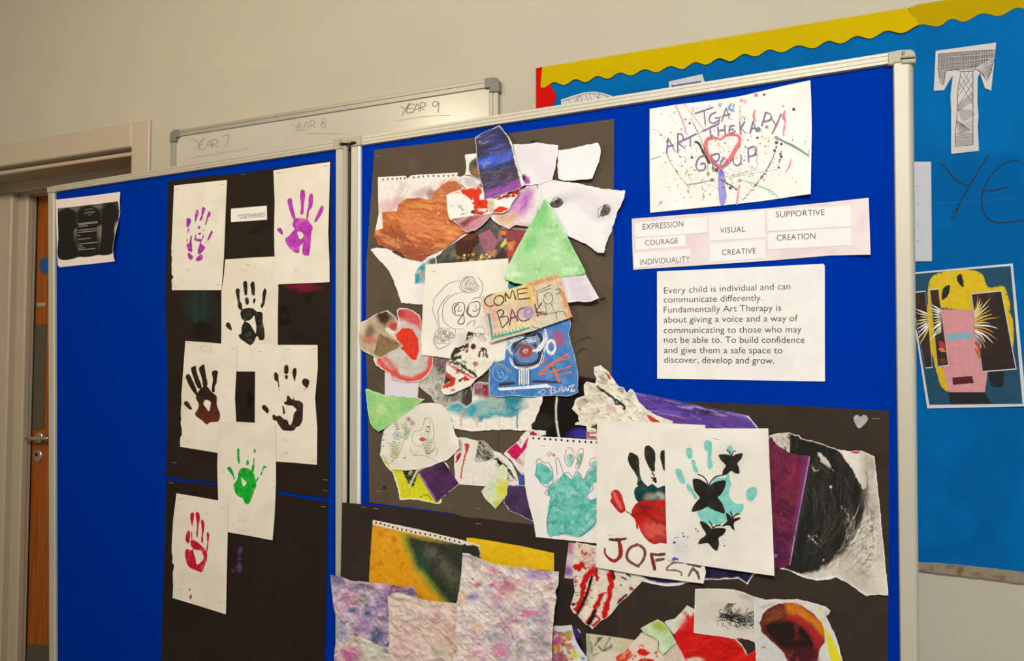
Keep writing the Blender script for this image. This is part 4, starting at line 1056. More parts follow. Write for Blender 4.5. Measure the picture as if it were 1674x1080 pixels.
wt = RS('torn_paper', 'white torn paper with a turquoise streak below the orange painting', 'paper scrap',
   qC([(115, 35), (160, 20), (240, 30), (345, 95), (450, 110), (480, 120), (640, 35), (640, 60), (600, 90), (600, 440), (515, 440), (415, 436), (410, 430), (340, 430), (325, 370), (290, 270), (240, 180), (170, 100)]), h, '#f7f1ea', sp=2.4, torn=.9, group=BG_, wave=.5,
   ops=[('p', qC([(440, 215), (480, 150), (560, 95), (580, 130), (515, 180), (520, 285), (445, 280)]), '#19a5b0', dict(w=1.5)), ('p', qC([(470, 210), (520, 160), (530, 250), (455, 240)]), '#56706c', dict(w=1.5)), ('p', qC([(540, 120), (640, 70), (640, 130), (520, 145)]), '#5d5f57', dict(w=1.5)), ('n', 30, .55, '#e9e2dc', dict(a=.5))], lifts=[(608, 406, 10, 2)])
h += 1.3
og = RS('torn_painting', 'big brushed orange and rust painting, torn, upper left of the collage', 'painting',
   qA([(160, 705), (265, 700), (275, 650), (340, 605), (430, 600), (525, 615), (535, 560), (585, 515), (640, 480), (690, 475), (735, 515), (700, 560), (760, 640), (800, 760), (830, 840), (740, 870), (660, 940), (610, 970), (560, 1000), (500, 1020), (440, 1070), (330, 1045), (300, 1010), (200, 975), (130, 945), (95, 880), (105, 840), (160, 825)]),
   h, '#d0713a', sp=1.5, torn=.9, mat='paint', group=BG_, rimcol='#b5673c', wave=.7,
   ops=[('p', qA([(95, 840), (290, 820), (400, 930), (520, 980), (620, 960), (430, 1080), (300, 1060), (90, 900)]), '#a9573a', dict(w=3, soft=4)), ('p', qA([(320, 690), (530, 680), (740, 780), (720, 860), (600, 960), (430, 930), (300, 820)]), '#e2824a', dict(w=4, soft=4)),
        ('p', qA([(340, 610), (530, 620), (520, 690), (330, 680)]), '#dd9038', dict(w=2)), ('e', 729, 308, 12, 14, 0, '#cf8a62', dict(w=4, soft=5)), ('n', 16, .5, '#c25e2d', dict(a=.7, st=(.35, 1.6), ang=18)), ('n', 9, .56, '#f0a066', dict(a=.75, st=(.3, 1.8), ang=14)), ('n', 8, .6, '#a04a2e', dict(a=.7, st=(.3, 2), ang=25)),
        ('s', qA([(300, 690), (420, 680), (530, 690)]), 1.6, '#8a5a2c', dict(a=.8)), ('s', qA([(350, 605), (440, 602), (525, 612)]), 1.4, '#4a3322', dict(a=.8, w=1)), ('n', 10, .58, '#7d3f2a', dict(a=.7, reg=(660, 405, 30, 12), st=(.5, 1.6), ang=35)),
        ('d', 14, 715, 345, 14, 10, 1.1, ['#4a3a30', '#6a3b2a', '#e8d9c8'])])
# loose perforation flap and curl shown as a raised lip of the orange painting
h += 1.2
mg = RS('torn_painting', 'white paper washed in magenta and peach, tucked behind the green triangle', 'painting',
   qa([(350, 130), (420, 40), (500, 30), (600, 110), (700, 120), (980, 200), (1190, 130), (1230, 300), (1190, 480), (1100, 610), (960, 590), (890, 640), (830, 610), (740, 560), (690, 510), (560, 330), (400, 170)]), h, '#efe3e6', sp=1.7, torn=.7, mat='wash', group=BG_, wave=.9,
   ops=[('e', 850, 335, 16, 22, 30, '#d37ad0', dict(a=.8, soft=9, w=6)), ('e', 862, 322, 7, 16, 20, '#b648c0', dict(a=.7, soft=5, w=5)), ('e', 832, 358, 18, 9, -20, '#d9a873', dict(a=.75, soft=6, w=4)), ('e', 818, 352, 8, 8, 0, '#c99a62', dict(a=.6, soft=4)), ('e', 850, 370, 16, 5, 0, '#e9a5a8', dict(a=.8, soft=4)),
        ('e', 790, 318, 6, 8, 0, '#7b2f86', dict(a=.9, soft=2)), ('e', 789, 303, 7, 4, 0, '#4a1f50', dict(a=.8, soft=2)), ('n', 14, .52, '#b7aeb2', dict(a=.6, reg=(770, 300, 30, 12), st=(.5, 1.6), ang=30)), ('s', [(858, 312), (835, 335), (828, 350)], 1.0, '#a04aa0', dict(a=.6)), ('s', [(868, 320), (850, 345)], .8, '#a04aa0', dict(a=.5))])
h += 1.2
w3 = RS('torn_drawing', 'white torn sheet with two smudged charcoal eyes, sticking out past the black paper', 'drawing',
   qB([(405, 610), (400, 475), (510, 468), (600, 480), (690, 492), (860, 530), (1040, 548), (1036, 600), (1010, 660), (985, 700), (965, 780), (940, 850), (905, 940), (885, 1005), (840, 1000), (790, 965), (740, 930), (620, 880), (500, 860), (400, 720)]), h, '#f1edef', sp=2.4, torn=.8, group=BG_, wave=.8,
   lifts=[(1018, 315, 26, 9), (985, 410, 22, 7)], ops=[('e', 930, 322, 20, 6, -8, '#b9b3b6', dict(a=.7, soft=6)), ('e', 982, 352, 16, 10, 0, '#d5d0d2', dict(a=.7, soft=6)), ('n', 40, .55, '#e3dee2', dict(a=.6)), ('s', [(905, 330), (950, 320), (1010, 350)], 18, '#e0dadd', dict(a=.5, soft=8))])
mk = Marks(w3, 'charcoal_eye', 'ink')
mk.poly(qB([(482, 650), (515, 625), (560, 605), (582, 630), (580, 655), (545, 672), (510, 668)]), '#57514f', ops=[('e', 911, 330, 4, 4, 0, '#2c2827', dict(soft=2))], sp=1.3, jitter=.6)
mk.line(qB([(486, 652), (530, 600), (580, 612), (588, 640)]), 1, '#4d4846')
mk.build()
mk = Marks(w3, 'charcoal_eye', 'ink')
mk.poly(qB([(862, 700), (885, 675), (930, 672), (936, 695), (915, 725), (880, 732), (865, 720)]), '#6f6966', ops=[('e', 988, 346, 4, 4, 0, '#3a3634', dict(soft=2))], sp=1.3, jitter=.6)
for k in range(7): mk.line(qB([(855+k*5, 740-k*3), (890+k*2, 650+k*3), (935-k*2, 670+k*8), (880-k*3, 740-k*2)]), .6, '#5b5553')
mk.line(qB([(850, 745), (845, 690), (885, 655), (890, 690)]), .8, '#5b5553')
mk.build()
w1 = RS('torn_paper', 'plain lilac-white torn paper beside the blue galaxy scrap', 'paper scrap',
   qB([(222, 207), (300, 205), (390, 195), (470, 203), (552, 212), (545, 300), (528, 380), (510, 470), (400, 500), (300, 510), (250, 400), (235, 300)]), h+1.2, '#ece6ec', sp=3, torn=.8, group=BG_,
   ops=[('n', 40, .5, '#e3dce4', dict(a=.6)), ('e', 862, 296, 12, 16, 10, '#f4eef2', dict(a=.8, soft=4)), ('s', [(857, 275), (862, 300)], 1.5, '#cdbfb5', dict(a=.6)), ('e', 861, 297, 5, 9, 5, '#b04aa8', dict(w=3, ws=5, soft=2)), ('e', 856, 290, 3, 5, 0, '#1e1420', dict(w=1, soft=1))])
w2 = RS('torn_paper', 'small blank white torn paper, top right of the collage', 'paper scrap',
   qB([(552, 250), (640, 238), (845, 192), (862, 230), (865, 262), (850, 330), (830, 380), (800, 460), (700, 468), (600, 475), (555, 463), (548, 380), (549, 300)]), h+1.4, '#f5f0f1', sp=4, torn=.7, group=BG_, ops=[('n', 40, .5, '#ece6ea', dict(a=.5))], lifts=[(968, 292, 14, 3)])
h += 2.6
ci = RS('torn_painting', 'white scrap with a brown circle, above the white and red crescent', 'painting',
   qA([(766, 285), (860, 270), (900, 300), (940, 400), (900, 478), (840, 450), (800, 430), (765, 430), (778, 380)]), h, '#f3ece4', sp=1.8, torn=.5, mat='wash', group=BG_, lifts=[(765, 256, 10, 3)],
   ops=[('e', 788, 275, 22, 19, 0, '#6b6250', dict(w=1)), ('e', 784, 282, 14, 8, 10, '#a06a44', dict(a=.8, soft=3, w=3)), ('e', 788, 268, 16, 6, 0, '#4d4436', dict(a=.8, soft=3))])
h += 1.2
cr = RS('torn_painting', 'white crescent of paper daubed in red, across the middle of the upper collage', 'painting',
   qa([(200, 265), (260, 230), (350, 200), (450, 190), (550, 168), (600, 200), (640, 300), (740, 300), (850, 240), (1010, 190), (1020, 215), (980, 280), (930, 340), (890, 430), (820, 460), (700, 462), (620, 485), (540, 480), (470, 490), (370, 510), (290, 520), (250, 545), (225, 500), (210, 400)]), h, '#f8f3ec', sp=1.5, torn=.5, mat='wash', group=BG_, lifts=[(735, 358, 12, 5), (850, 310, 10, 2)],
   ops=[('p', qa([(345, 205), (430, 190), (560, 160), (600, 230), (560, 300), (660, 320), (650, 440), (600, 490), (505, 490), (510, 440), (500, 380), (460, 310), (400, 260)]), '#e03c22', dict(w=2.5, ws=6)), ('n', 7, .60, '#fbf4ec', dict(reg=(785, 325, 24, 26), r=.03)), ('n', 9, .60, '#8e2e1c', dict(a=.7, reg=(790, 338, 18, 16))),
        ('p', qa([(700, 450), (730, 410), (820, 385), (880, 395), (890, 430), (800, 460)]), '#e0442a', dict(w=3, ws=5)), ('p', qa([(730, 310), (880, 240), (1010, 190), (1000, 270), (900, 285), (800, 315)]), '#b8281c', dict(w=3, ws=5)), ('n', 6, .60, '#f6ece0', dict(reg=(832, 318, 18, 9), r=.03)),
        ('e', 803, 335, 6, 8, 0, '#c8b494', dict(a=.8, soft=3)), ('e', 834, 314, 4, 4, 0, '#3a1512', dict(w=2, ws=4)), ('s', qa([(300, 540), (400, 515), (500, 500)]), 1.2, '#cfc4b8', dict(a=.6)),
        ('p', qa([(205, 270), (260, 235), (345, 235), (420, 275), (480, 340), (510, 420), (490, 485), (380, 505), (255, 540), (220, 470)]), '#f8f3ea', dict(w=.6)),
        ('s', qa([(330, 385), (345, 380), (342, 405)]), 1.3, '#55534c', dict(w=.5)), ('s', qa([(365, 380), (375, 420), (390, 430)]), 1.3, '#55534c', dict(w=.5)), ('e', 761, 348, 4.5, 3.5, 0, '#4c4c44', dict(w=3, ws=3, grain=.55)), ('e', 773, 346.5, 3, 3, 0, '#3a4d44', dict(w=3, ws=3)), ('s', qa([(262, 245), (270, 228), (290, 232), (350, 238)]), 1.3, '#d85a48', dict(w=2, ws=4)), ('s', qa([(240, 375), (275, 385)]), 1, '#77756c', dict(w=1, ws=3)), ('s', qa([(350, 480), (420, 462)]), 1, '#8a8478', dict(w=1, ws=3))])
pk = RS('torn_painting', 'narrow crumpled pink scrap just under the red and white crescent', 'painting',
   qa([(270, 550), (300, 520), (470, 490), (640, 478), (700, 472), (660, 530), (600, 590), (520, 650), (420, 670), (380, 650), (350, 600)]), h-1.2, '#c98a96', sp=1.7, torn=.5, mat='wash', group=BG_,
   ops=[('p', qa([(280, 550), (400, 520), (480, 500), (430, 600), (380, 620)]), '#8f5040', dict(w=3, soft=3)), ('p', qa([(480, 500), (700, 475), (600, 500), (480, 540)]), '#a83a50', dict(w=2, soft=3)), ('n', 12, .5, '#dba6b2', dict(a=.7, st=(.5, 1.6), ang=-35))])
h += 1.4
gx = RS('torn_painting', 'deep blue and violet galaxy scrap rising over the top rail', 'painting',
   [(776.3, 225), (790, 216), (806, 210), (816.5, 204.5), (822, 212), (832, 224), (838, 236), (841, 252), (846, 270), (852, 288), (859, 302), (845, 309), (825, 316), (808, 322), (792, 326), (790, 310), (784, 290), (779, 262), (778, 240)], h, '#3b3a5c', sp=1.3, torn=.4, mat='paint', group=BG_, wave=1.0, lifts=[(816, 206, 18, 7), (852, 295, 16, 4)],
   ops=[('n', 24, .45, '#2a2940', dict(a=.8, st=(.5, 1.6), ang=15)), ('e', 800, 222, 22, 7, -12, '#4a4180', dict(a=.8, soft=4, w=4)), ('e', 806, 262, 28, 7, -14, '#3a62f0', dict(a=1, soft=5, w=5)), ('e', 830, 250, 16, 4, -30, '#4a6be0', dict(a=.8, soft=3, w=4)), ('e', 810, 240, 26, 6, -10, '#23224a', dict(a=.8, soft=4, w=4)),
        ('e', 812, 282, 30, 9, -10, '#3d3c40', dict(a=.9, soft=5, w=5)), ('e', 815, 298, 34, 5, -12, '#54456e', dict(a=.8, soft=3, w=3)), ('e', 818, 312, 34, 6, -17, '#a352b8', dict(a=.9, soft=4, w=3)), ('e', 845, 300, 14, 6, -20, '#b04ab0', dict(a=.8, soft=3)), ('n', 7, .58, '#7f8fe8', dict(a=.5, st=(.3, 2.5), ang=-18, reg=(808, 258, 30, 22))), ('n', 6, .6, '#d9dcf6', dict(a=.7, st=(.4, 2.5), ang=-18, reg=(798, 270, 12, 6))),
        ('s', [(784, 232), (792, 234)], 1.3, '#f0eef8', dict(a=.9)), ('s', [(817, 205), (831, 224), (838, 240), (842, 260), (849, 284), (857, 302)], 2.4, '#f2ecec', dict(w=1.2, ws=6, a=.95)), ('s', [(850, 284), (855, 302)], 5, '#f2ecec', dict(w=.5)), ('e', 780, 222, 5, 3, 0, '#7d6fc0', dict(a=.8, soft=2))])
h += 1.3
lv = RS('torn_paper', 'lilac torn paper corner jutting from behind the COME BACK card and green triangle', 'paper scrap',
   qD([(560, 120), (830, 105), (860, 160), (940, 300), (890, 325), (840, 330), (780, 325), (720, 335), (600, 260)]), h, '#e6dfe8', sp=3, torn=.5, group=BG_, ops=[('n', 40, .5, '#d9d1dc', dict(a=.7))], lifts=[(975, 488, 20, 5)], folds=[(940, 470, 970, 462, 4, .8)])
tl = RS('torn_paper', 'tiny teal sliver left of the green triangle base', 'paper scrap', qD([(272, 190), (330, 220), (330, 240), (274, 235)]), h, '#1f8fa8', sp=3, mat='wash', group=BG_)
gt = RS('paper_triangle', 'large pale green watercolour paper triangle in the middle of the collage', 'paper scrap',
   [(889.5, 324.5), (897, 330), (905, 346), (915, 362), (925, 381), (935, 402), (947, 424), (957.5, 445), (954, 448), (940, 450), (917, 453), (890, 462), (862, 466), (840, 462), (826, 456), (823.5, 450), (831, 434), (842, 411), (856, 386), (872, 356)], h+1.0, '#aedfa0', sp=2.2, mat='wash', group=BG_, wave=.8,
   ops=[('n', 40, .5, '#7fd07f', dict(a=.8)), ('n', 26, .55, '#c9ecc0', dict(a=.8)), ('e', 886, 340, 8, 16, 15, '#86c77c', dict(a=.8, soft=5)), ('e', 868, 395, 10, 16, 25, '#6ccf74', dict(a=.7, soft=8)), ('e', 885, 418, 20, 14, 0, '#bfe6b4', dict(a=.6, soft=8)), ('e', 840, 448, 14, 5, 0, '#d9f0d0', dict(a=.7, soft=3)),
        ('s', [(889, 326), (860, 380), (826, 446)], 1.6, '#dff0cf', dict(a=.8)), ('s', [(893, 328), (925, 383), (956, 444)], 1.6, '#cfeac0', dict(a=.8, w=1))], lifts=[(957, 446, 12, 3)])
h += 2.4
# lower part of the upper collage
lvr = RS('torn_paper', 'plain lilac oblong below the red apple painting', 'paper scrap', [(629, 600), (690, 604), (684, 632), (683, 650), (629, 646)], 3.0, '#e3dce6', sp=4, group=BG_)
gw = RS('torn_painting', 'grey and plum ink wash scrap behind the red-lined mask piece', 'painting',
   qb([(205, 300), (430, 320), (560, 420), (700, 600), (700, 660), (735, 900), (640, 975), (540, 905), (350, 985), (250, 930), (190, 830), (60, 720), (0, 650), (140, 580), (205, 480)]), 3.4, '#b9b4a8', sp=1.7, torn=.5, mat='wash', group=BG_, wave=.8,
   ops=[('n', 30, .48, '#8c8880', dict(a=.8)), ('n', 12, .55, '#e2ded2', dict(a=.7)), ('e', 720, 592, 16, 12, 0, '#6a4650', dict(a=.85, soft=7, w=5)), ('e', 722, 605, 6, 5, 0, '#2f2a35', dict(a=.8, soft=4)), ('p', qb([(580, 770), (690, 660), (740, 890), (640, 970), (560, 900)]), '#4a3c42', dict(w=2, soft=3)), ('e', 742, 648, 14, 6, -20, '#3f3a3a', dict(a=.7, soft=5, w=4)),
        ('e', 700, 655, 16, 4, 45, '#a9d0d2', dict(a=.8, soft=4)), ('n', 5, .58, '#4a4644', dict(a=.7, reg=(735, 652, 26, 12)))])
tq = RS('torn_painting', 'white paper with dripping turquoise paint and a maroon top edge', 'painting',
   qc([(135, 262), (200, 215), (260, 192), (335, 242), (385, 200), (392, 120), (395, 40), (450, 20), (540, 30), (800, 120), (1010, 148), (1005, 200), (985, 250), (965, 300), (940, 370), (905, 400), (915, 452), (800, 450), (700, 442), (560, 446), (470, 452), (400, 456), (320, 450), (230, 437), (215, 370), (190, 320)]), 4.6, '#f4efe6', sp=1.5, torn=.7, mat='wash', group=BG_, wave=.6,
   ops=[('p', qc([(140, 262), (260, 195), (335, 240), (400, 205), (520, 120), (680, 150), (870, 150), (880, 240), (800, 270), (740, 320), (640, 310), (520, 340), (450, 370), (370, 340), (300, 330), (200, 290)]), '#9cc4c0', dict(w=4, soft=4)),
        ('e', 746, 664, 12, 7, 10, '#35a9bd', dict(a=.9, soft=5, w=4)), ('e', 770, 668, 10, 12, 0, '#35a7bb', dict(a=.9, soft=5, w=4)), ('e', 838, 655, 16, 18, 0, '#1c8296', dict(a=.95, soft=5, w=4)), ('s', qc([(460, 350), (560, 310), (660, 300), (740, 310), (870, 240)]), 6, '#1f93aa', dict(a=.9, soft=3, w=4, ws=8)), ('e', 808, 660, 16, 12, 0, '#a9b9ae', dict(a=.8, soft=6, w=4)),
        ('p', qc([(392, 20), (540, 30), (540, 150), (470, 150), (400, 130)]), '#7a3644', dict(w=2, soft=4)), ('e', 795, 643, 5, 5, 0, '#b02848', dict(a=.9, soft=3)), ('n', 14, .55, '#c7a0a8', dict(a=.5, reg=(782, 638, 14, 14))),
        ('s', qc([(325, 260), (300, 340), (285, 405)]), 3, '#d48a94', dict(a=.8, soft=1.5)), ('s', qc([(420, 300), (418, 360), (428, 412)]), 3, '#d9b4b8', dict(a=.7, soft=1.5)), ('s', qc([(790, 290), (782, 420)]), 3.2, '#4f8ea0', dict(a=.9, soft=1)), ('s', qc([(640, 300), (625, 420)]), 1.2, '#a8c0bc', dict(a=.7)), ('e', 865, 668, 18, 16, 0, '#efe8da', dict(a=.5, soft=5)),
        ('n', 9, .55, '#66bfc8', dict(a=.6, reg=(790, 668, 60, 14)))], lifts=[(885, 650, 14, 4)])
ap = RS('torn_painting', 'red apple-like painting with grey rings, torn round, left edge of the collage', 'painting',
   qC([(308, 480), (330, 463), (380, 465), (440, 490), (478, 520), (490, 560), (492, 700), (500, 810), (577, 822), (574, 880), (560, 925), (530, 970), (490, 1000), (440, 1012), (400, 1012), (320, 1000), (270, 990), (250, 940), (200, 915), (155, 885), (137, 840), (160, 780), (290, 660), (325, 590)]), 5.6, '#d8d2cc', sp=1.5, torn=.6, mat='wash', group=BG_, rim=1.4,
   ops=[('n', 26, .5, '#c4beb8', dict(a=.7)), ('s', qC([(180, 850), (240, 920), (330, 975), (430, 990), (510, 960), (555, 880), (560, 830)]), 9, '#e8483c', dict(a=.95, soft=3, w=3)), ('s', qC([(320, 500), (400, 520), (470, 580)]), 22, '#df5050', dict(a=.9, soft=5, w=3)), ('e', 656, 512, 8, 6, 0, '#b0364c', dict(a=.7, soft=4)), ('s', qC([(340, 620), (400, 590), (470, 640), (480, 740)]), 7, '#c7c2bc', dict(a=.9, soft=3, w=2)),
        ('p', qC([(300, 660), (350, 610), (420, 620), (465, 690), (475, 780), (450, 845), (420, 845), (360, 780), (300, 720)]), '#ec3a24', dict(w=1.5)), ('n', 5, .55, '#c83a22', dict(a=.6, st=(1.5, .4), reg=(666, 562, 20, 26))), ('s', qC([(215, 830), (260, 870), (300, 920)]), 8, '#d83232', dict(a=.8, soft=4)), ('e', 660, 595, 18, 10, 20, '#cfc9bf', dict(a=.7, soft=5, w=3))], lifts=[(655, 504, 10, 2), (620, 600, 14, 3)])
br = RS('torn_painting', 'folded brown and cream scrap with dark smudge, overlapping the red apple painting', 'painting',
   qC([(30, 575), (90, 550), (150, 510), (240, 482), (300, 530), (325, 580), (310, 620), (300, 640), (285, 675), (320, 705), (355, 745), (280, 790), (200, 832), (160, 830), (100, 800), (60, 780), (25, 745), (28, 650)]), 7.0, '#c9b596', sp=1.5, torn=.3, mat='wash', group=BG_, rim=1.3, lifts=[(588, 540, 14, 6), (632, 512, 10, 3)],
   ops=[('n', 26, .5, '#b39a78', dict(a=.7)), ('e', 628, 518, 14, 14, 0, '#3a1f18', dict(a=.95, soft=6, w=5)), ('e', 604, 540, 8, 11, 20, '#6f4a3a', dict(a=.8, soft=5, w=3)), ('e', 645, 535, 10, 8, 40, '#c8342c', dict(a=.9, soft=4)), ('e', 605, 556, 10, 7, 0, '#cf6a5c', dict(a=.8, soft=5)), ('e', 590, 535, 9, 12, 0, '#ddd2c0', dict(a=.8, soft=6)), ('s', qC([(240, 620), (300, 665)]), 7, '#efe6d6', dict(a=.95)),
        ('p', qC([(185, 660), (350, 745), (200, 820), (140, 800)]), '#8e7450', dict(w=2, a=.9)), ('s', qC([(185, 655), (290, 705), (345, 742)]), 1.5, '#5e452c', dict(a=.8)), ('s', qC([(180, 665), (150, 800)]), 3, '#6c5236', dict(a=.6, soft=2)), ('n', 6, .58, '#6c5236', dict(a=.5, st=(.4, 2), ang=30, reg=(630, 565, 24, 16)))])
sk = RS('pencil_drawing', 'white sheet with a pencil drawing of a skull and roses', 'drawing',
   qC([(520, 145), (760, 128), (1080, 103)])+[(831, 422), (832, 464), (829, 553), (826.5, 589), (806, 591.5), (770, 590)]+qC([(700, 836), (600, 822), (490, 810), (494, 600), (500, 440), (516, 300)]), 8.0, '#f4efe4', sp=3.5, group=BG_, ops=[('n', 60, .5, '#ebe5d8', dict(a=.5)), ('e', 755, 555, 14, 12, -30, '#cdc8c2', dict(a=.6, soft=7, w=4)), ('e', 800, 525, 16, 14, 0, '#ddd6cc', dict(a=.5, soft=6))], lifts=[(692, 578, 14, 2)], torn=.15)
PC = '#6a645c'
mk = Marks(sk, 'pencil_lines', 'ink', kind='stuff')
for p, w in (([(578, 440), (585, 400), (640, 330), (700, 280), (775, 262)], .7), ([(578, 440), (572, 480), (590, 530), (610, 590), (608, 640)], .7), ([(800, 345), (720, 370), (660, 430), (645, 500), (655, 560), (700, 605), (740, 620), (800, 615)], .8), ([(700, 365), (660, 400), (615, 480), (612, 520), (625, 620)], .9),
             ([(905, 235), (940, 290), (935, 350), (920, 385)], .9), ([(860, 400), (890, 390), (930, 388)], .9), ([(760, 425), (725, 440), (718, 480), (740, 515), (790, 515), (808, 470), (800, 430), (760, 422)], 1.5), ([(765, 430), (735, 460), (740, 500)], 2.2), ([(770, 450), (760, 490), (790, 480)], 1.2),
             ([(845, 430), (880, 418), (918, 425), (918, 480), (895, 525), (850, 525), (822, 490), (845, 430)], 1.6), ([(838, 450), (830, 500), (860, 522)], 2.0), ([(865, 480), (880, 490), (912, 470)], 1.3), ([(885, 430), (895, 470)], .8), ([(800, 510), (760, 565), (770, 582), (795, 580), (805, 560), (800, 515)], 1.8),
             ([(820, 600), (850, 565), (885, 562), (870, 600)], 1.1), ([(600, 630), (580, 700), (600, 750), (625, 765), (700, 730)], .9), ([(606, 650), (585, 690)], .7), ([(740, 620), (735, 660), (700, 690)], .7), ([(880, 620), (920, 600), (955, 620), (958, 650)], .7), ([(880, 655), (940, 650), (1000, 662)], .7), ([(985, 720), (1010, 715)], .9),
             ([(570, 190), (592, 200)], 1.1), ([(840, 320), (860, 330), (880, 335)], 1.0), ([(800, 515), (808, 560)], .8)):
    mk.line(qC(p), w, PC, taper=.4)
def rose(cx, cy, R, n=5):
    for k in range(n):
        r = R*(1-k/n); t0 = k*1.9
        mk.line([(cx+r*math.cos(t0+a)*(1+.12*math.sin(3*a)), cy+r*.95*math.sin(t0+a)*(1+.1*math.cos(2*a))) for a in np.linspace(0, 5.2, 14)], .75, PC)
rose(767, 465, 15, 6)
for x, y, r in ((725, 549, 9), (732, 543, 7), (718, 555, 7), (730, 556, 7), (738, 548, 6), (722, 541, 6)): rose(x, y, r, 2)
for x, y, r in ((788, 552, 7), (785, 560, 5), (775, 548, 5)): rose(x, y, r, 3)
mk.build()
ms = RS('torn_painting', 'white torn scrap daubed in black and lined in red, below the skull drawing', 'painting',
   qb([(640, 20), (680, -20), (720, 20), (740, 70), (800, 110), (870, 160), (900, 230), (940, 290), (975, 330), (988, 372), (960, 430), (900, 500), (860, 540), (760, 610), (690, 690), (600, 735), (480, 790), (400, 812), (340, 800), (318, 745), (340, 700), (360, 600), (380, 480), (385, 410), (430, 370), (440, 280), (480, 215), (570, 190), (620, 110)]), 10.2, '#f6f0e4', sp=1.3, torn=.6, mat='wash', group=BG_, lifts=[(800, 590, 14, 3)],
   ops=[('p', qb([(650, 10), (720, 30), (720, 100), (680, 160), (670, 250), (640, 275), (580, 240), (530, 280), (440, 380), (430, 330), (480, 220), (570, 200), (620, 120)]), '#3b352c', dict(w=2.5, ws=5)), ('n', 6, .55, '#f1e9da', dict(a=.8, reg=(758, 570, 36, 30), r=.05, st=(.6, 1.5), ang=-30)), ('p', qb([(450, 330), (570, 310), (580, 360), (450, 385)]), '#4a443a', dict(w=3, ws=4)),
        ('s', qb([(390, 385), (520, 410), (640, 490), (760, 580)]), 4.5, '#3f4034', dict(w=3.5, ws=4)), ('e', 774, 566, 4.5, 5, 0, '#6b2a1c', dict(w=1)), ('e', 777, 594, 5, 3, 0, '#c48a6a', dict(w=3, ws=4)), ('s', qb([(790, 320), (830, 230), (880, 240), (890, 330)]), 3.5, '#3a352d', dict(w=2, ws=4)), ('s', qb([(850, 230), (850, 320)]), 3, '#3a352d', dict(w=2, ws=4)),
        ('s', qb([(400, 425), (500, 470), (620, 550), (740, 600)]), 2.4, '#d8402c', dict(w=2, ws=5)), ('s', qb([(480, 480), (540, 510), (500, 540)]), 2.6, '#d8402c', dict(w=3, ws=4)), ('p', qb([(380, 520), (460, 560), (510, 620), (490, 690), (400, 720), (330, 740), (350, 700), (420, 650), (360, 600)]), '#d43a24', dict(w=2.5, ws=6)), ('p', qb([(370, 580), (460, 620), (400, 660), (350, 680)]), '#3d4038', dict(w=1.5)),
        ('p', qb([(570, 620), (620, 570), (680, 610), (660, 640), (590, 630)]), '#d43a24', dict(w=2.5, ws=5)), ('e', 752, 622, 2.5, 2.5, 0, '#3a2a24', {}), ('e', 740, 637, 3.5, 2, 0, '#cf4a34', dict(w=2, ws=4)), ('n', 4, .6, '#3f4034', dict(a=.8, reg=(760, 600, 22, 12), r=.04)), ('e', 800, 596, 14, 8, 0, '#ede2cf', dict(a=.6, soft=4))])
bf = RS('pastel_drawing', 'blue sheet with a chalk-scribbled one-eyed figure and orange scrawl', 'drawing',
   qD([(165, 775), (245, 755), (265, 600), (300, 560), (520, 490), (725, 440), (735, 500), (720, 560), (735, 640), (750, 680), (770, 760), (790, 880), (783, 960), (790, 995), (740, 1018), (700, 1025), (620, 1018), (560, 1020), (460, 1032), (380, 1025), (280, 1020), (200, 1032), (135, 1012), (130, 900), (135, 800)]), 9.2, '#4a86cc', sp=1.8, torn=.5, mat='wash', group=BG_, rim=.8, rimcol='#cfdcec', wave=.7, lifts=[(942, 560, 16, 4)],
   ops=[('n', 26, .5, '#3f76bb', dict(a=.6)), ('n', 12, .55, '#6a9ed8', dict(a=.5)), ('e', 862, 552, 30, 26, 0, '#6f8fb8', dict(a=.4, soft=8)), ('e', 913, 553, 12, 14, -20, '#a8607c', dict(a=.85, soft=5, w=5, ws=6)), ('e', 858, 572, 25, 22, 0, '#8d96a8', dict(a=.35, soft=6)), ('s', qD([(190, 780), (240, 810), (290, 840)]), 3.5, '#8f9a58', dict(a=.8, soft=1.5, w=2, ws=4))])
mk = Marks(bf, 'chalk_lines', 'ink', kind='stuff')
rr = random.Random(21)
def scrib(pts, n, w, col, spread):
    for k in range(n):
        dx, dy = rr.uniform(-spread, spread), rr.uniform(-spread, spread)
        mk.line(qD([(x+dx+rr.uniform(-4, 4), y+dy+rr.uniform(-4, 4)) for x, y in pts]), w*rr.uniform(.7, 1.2), col, rough=.6)
scrib([(290, 640), (350, 590), (410, 565), (450, 560)], 9, 1.1, '#2a2c38', 22)
scrib([(270, 680), (300, 620), (380, 580)], 8, .9, '#eef2f6', 18)
scrib([(300, 720), (280, 660), (330, 600)], 5, .8, '#dfe6ee', 14)
scrib([(310, 740), (340, 790), (420, 800), (500, 760), (510, 700)], 12, 1.2, '#2e303a', 14)
scrib([(290, 740), (320, 800), (400, 820), (500, 790), (530, 710)], 5, .9, '#eef2f6', 8)
scrib([(450, 590), (470, 560), (500, 570), (515, 620), (490, 660), (460, 640)], 6, 1.4, '#2a2f34', 10)
scrib([(480, 580), (500, 620), (480, 660)], 5, 1.0, '#8fa89a', 8)
for k in range(6): mk.line([(901+(9-k*.6)*math.cos(a)*.9, 567+(13-k)*math.sin(a)) for a in np.linspace(k, k+5.8, 14)], .9, '#f2f5f8')
scrib([(450, 690), (500, 680), (530, 640), (540, 560)], 6, 1.0, '#f2f5f8', 8)
scrib([(330, 600), (400, 620), (470, 600)], 8, .8, '#e6ebf2', 26)
scrib([(300, 690), (340, 640), (400, 610)], 8, 1.0, '#2a2c38', 20)
scrib([(560, 590), (520, 640), (470, 700)], 5, .9, '#e8edf4', 12)
scrib([(540, 700), (560, 600), (545, 530)], 5, .8, '#e8eef4', 8)
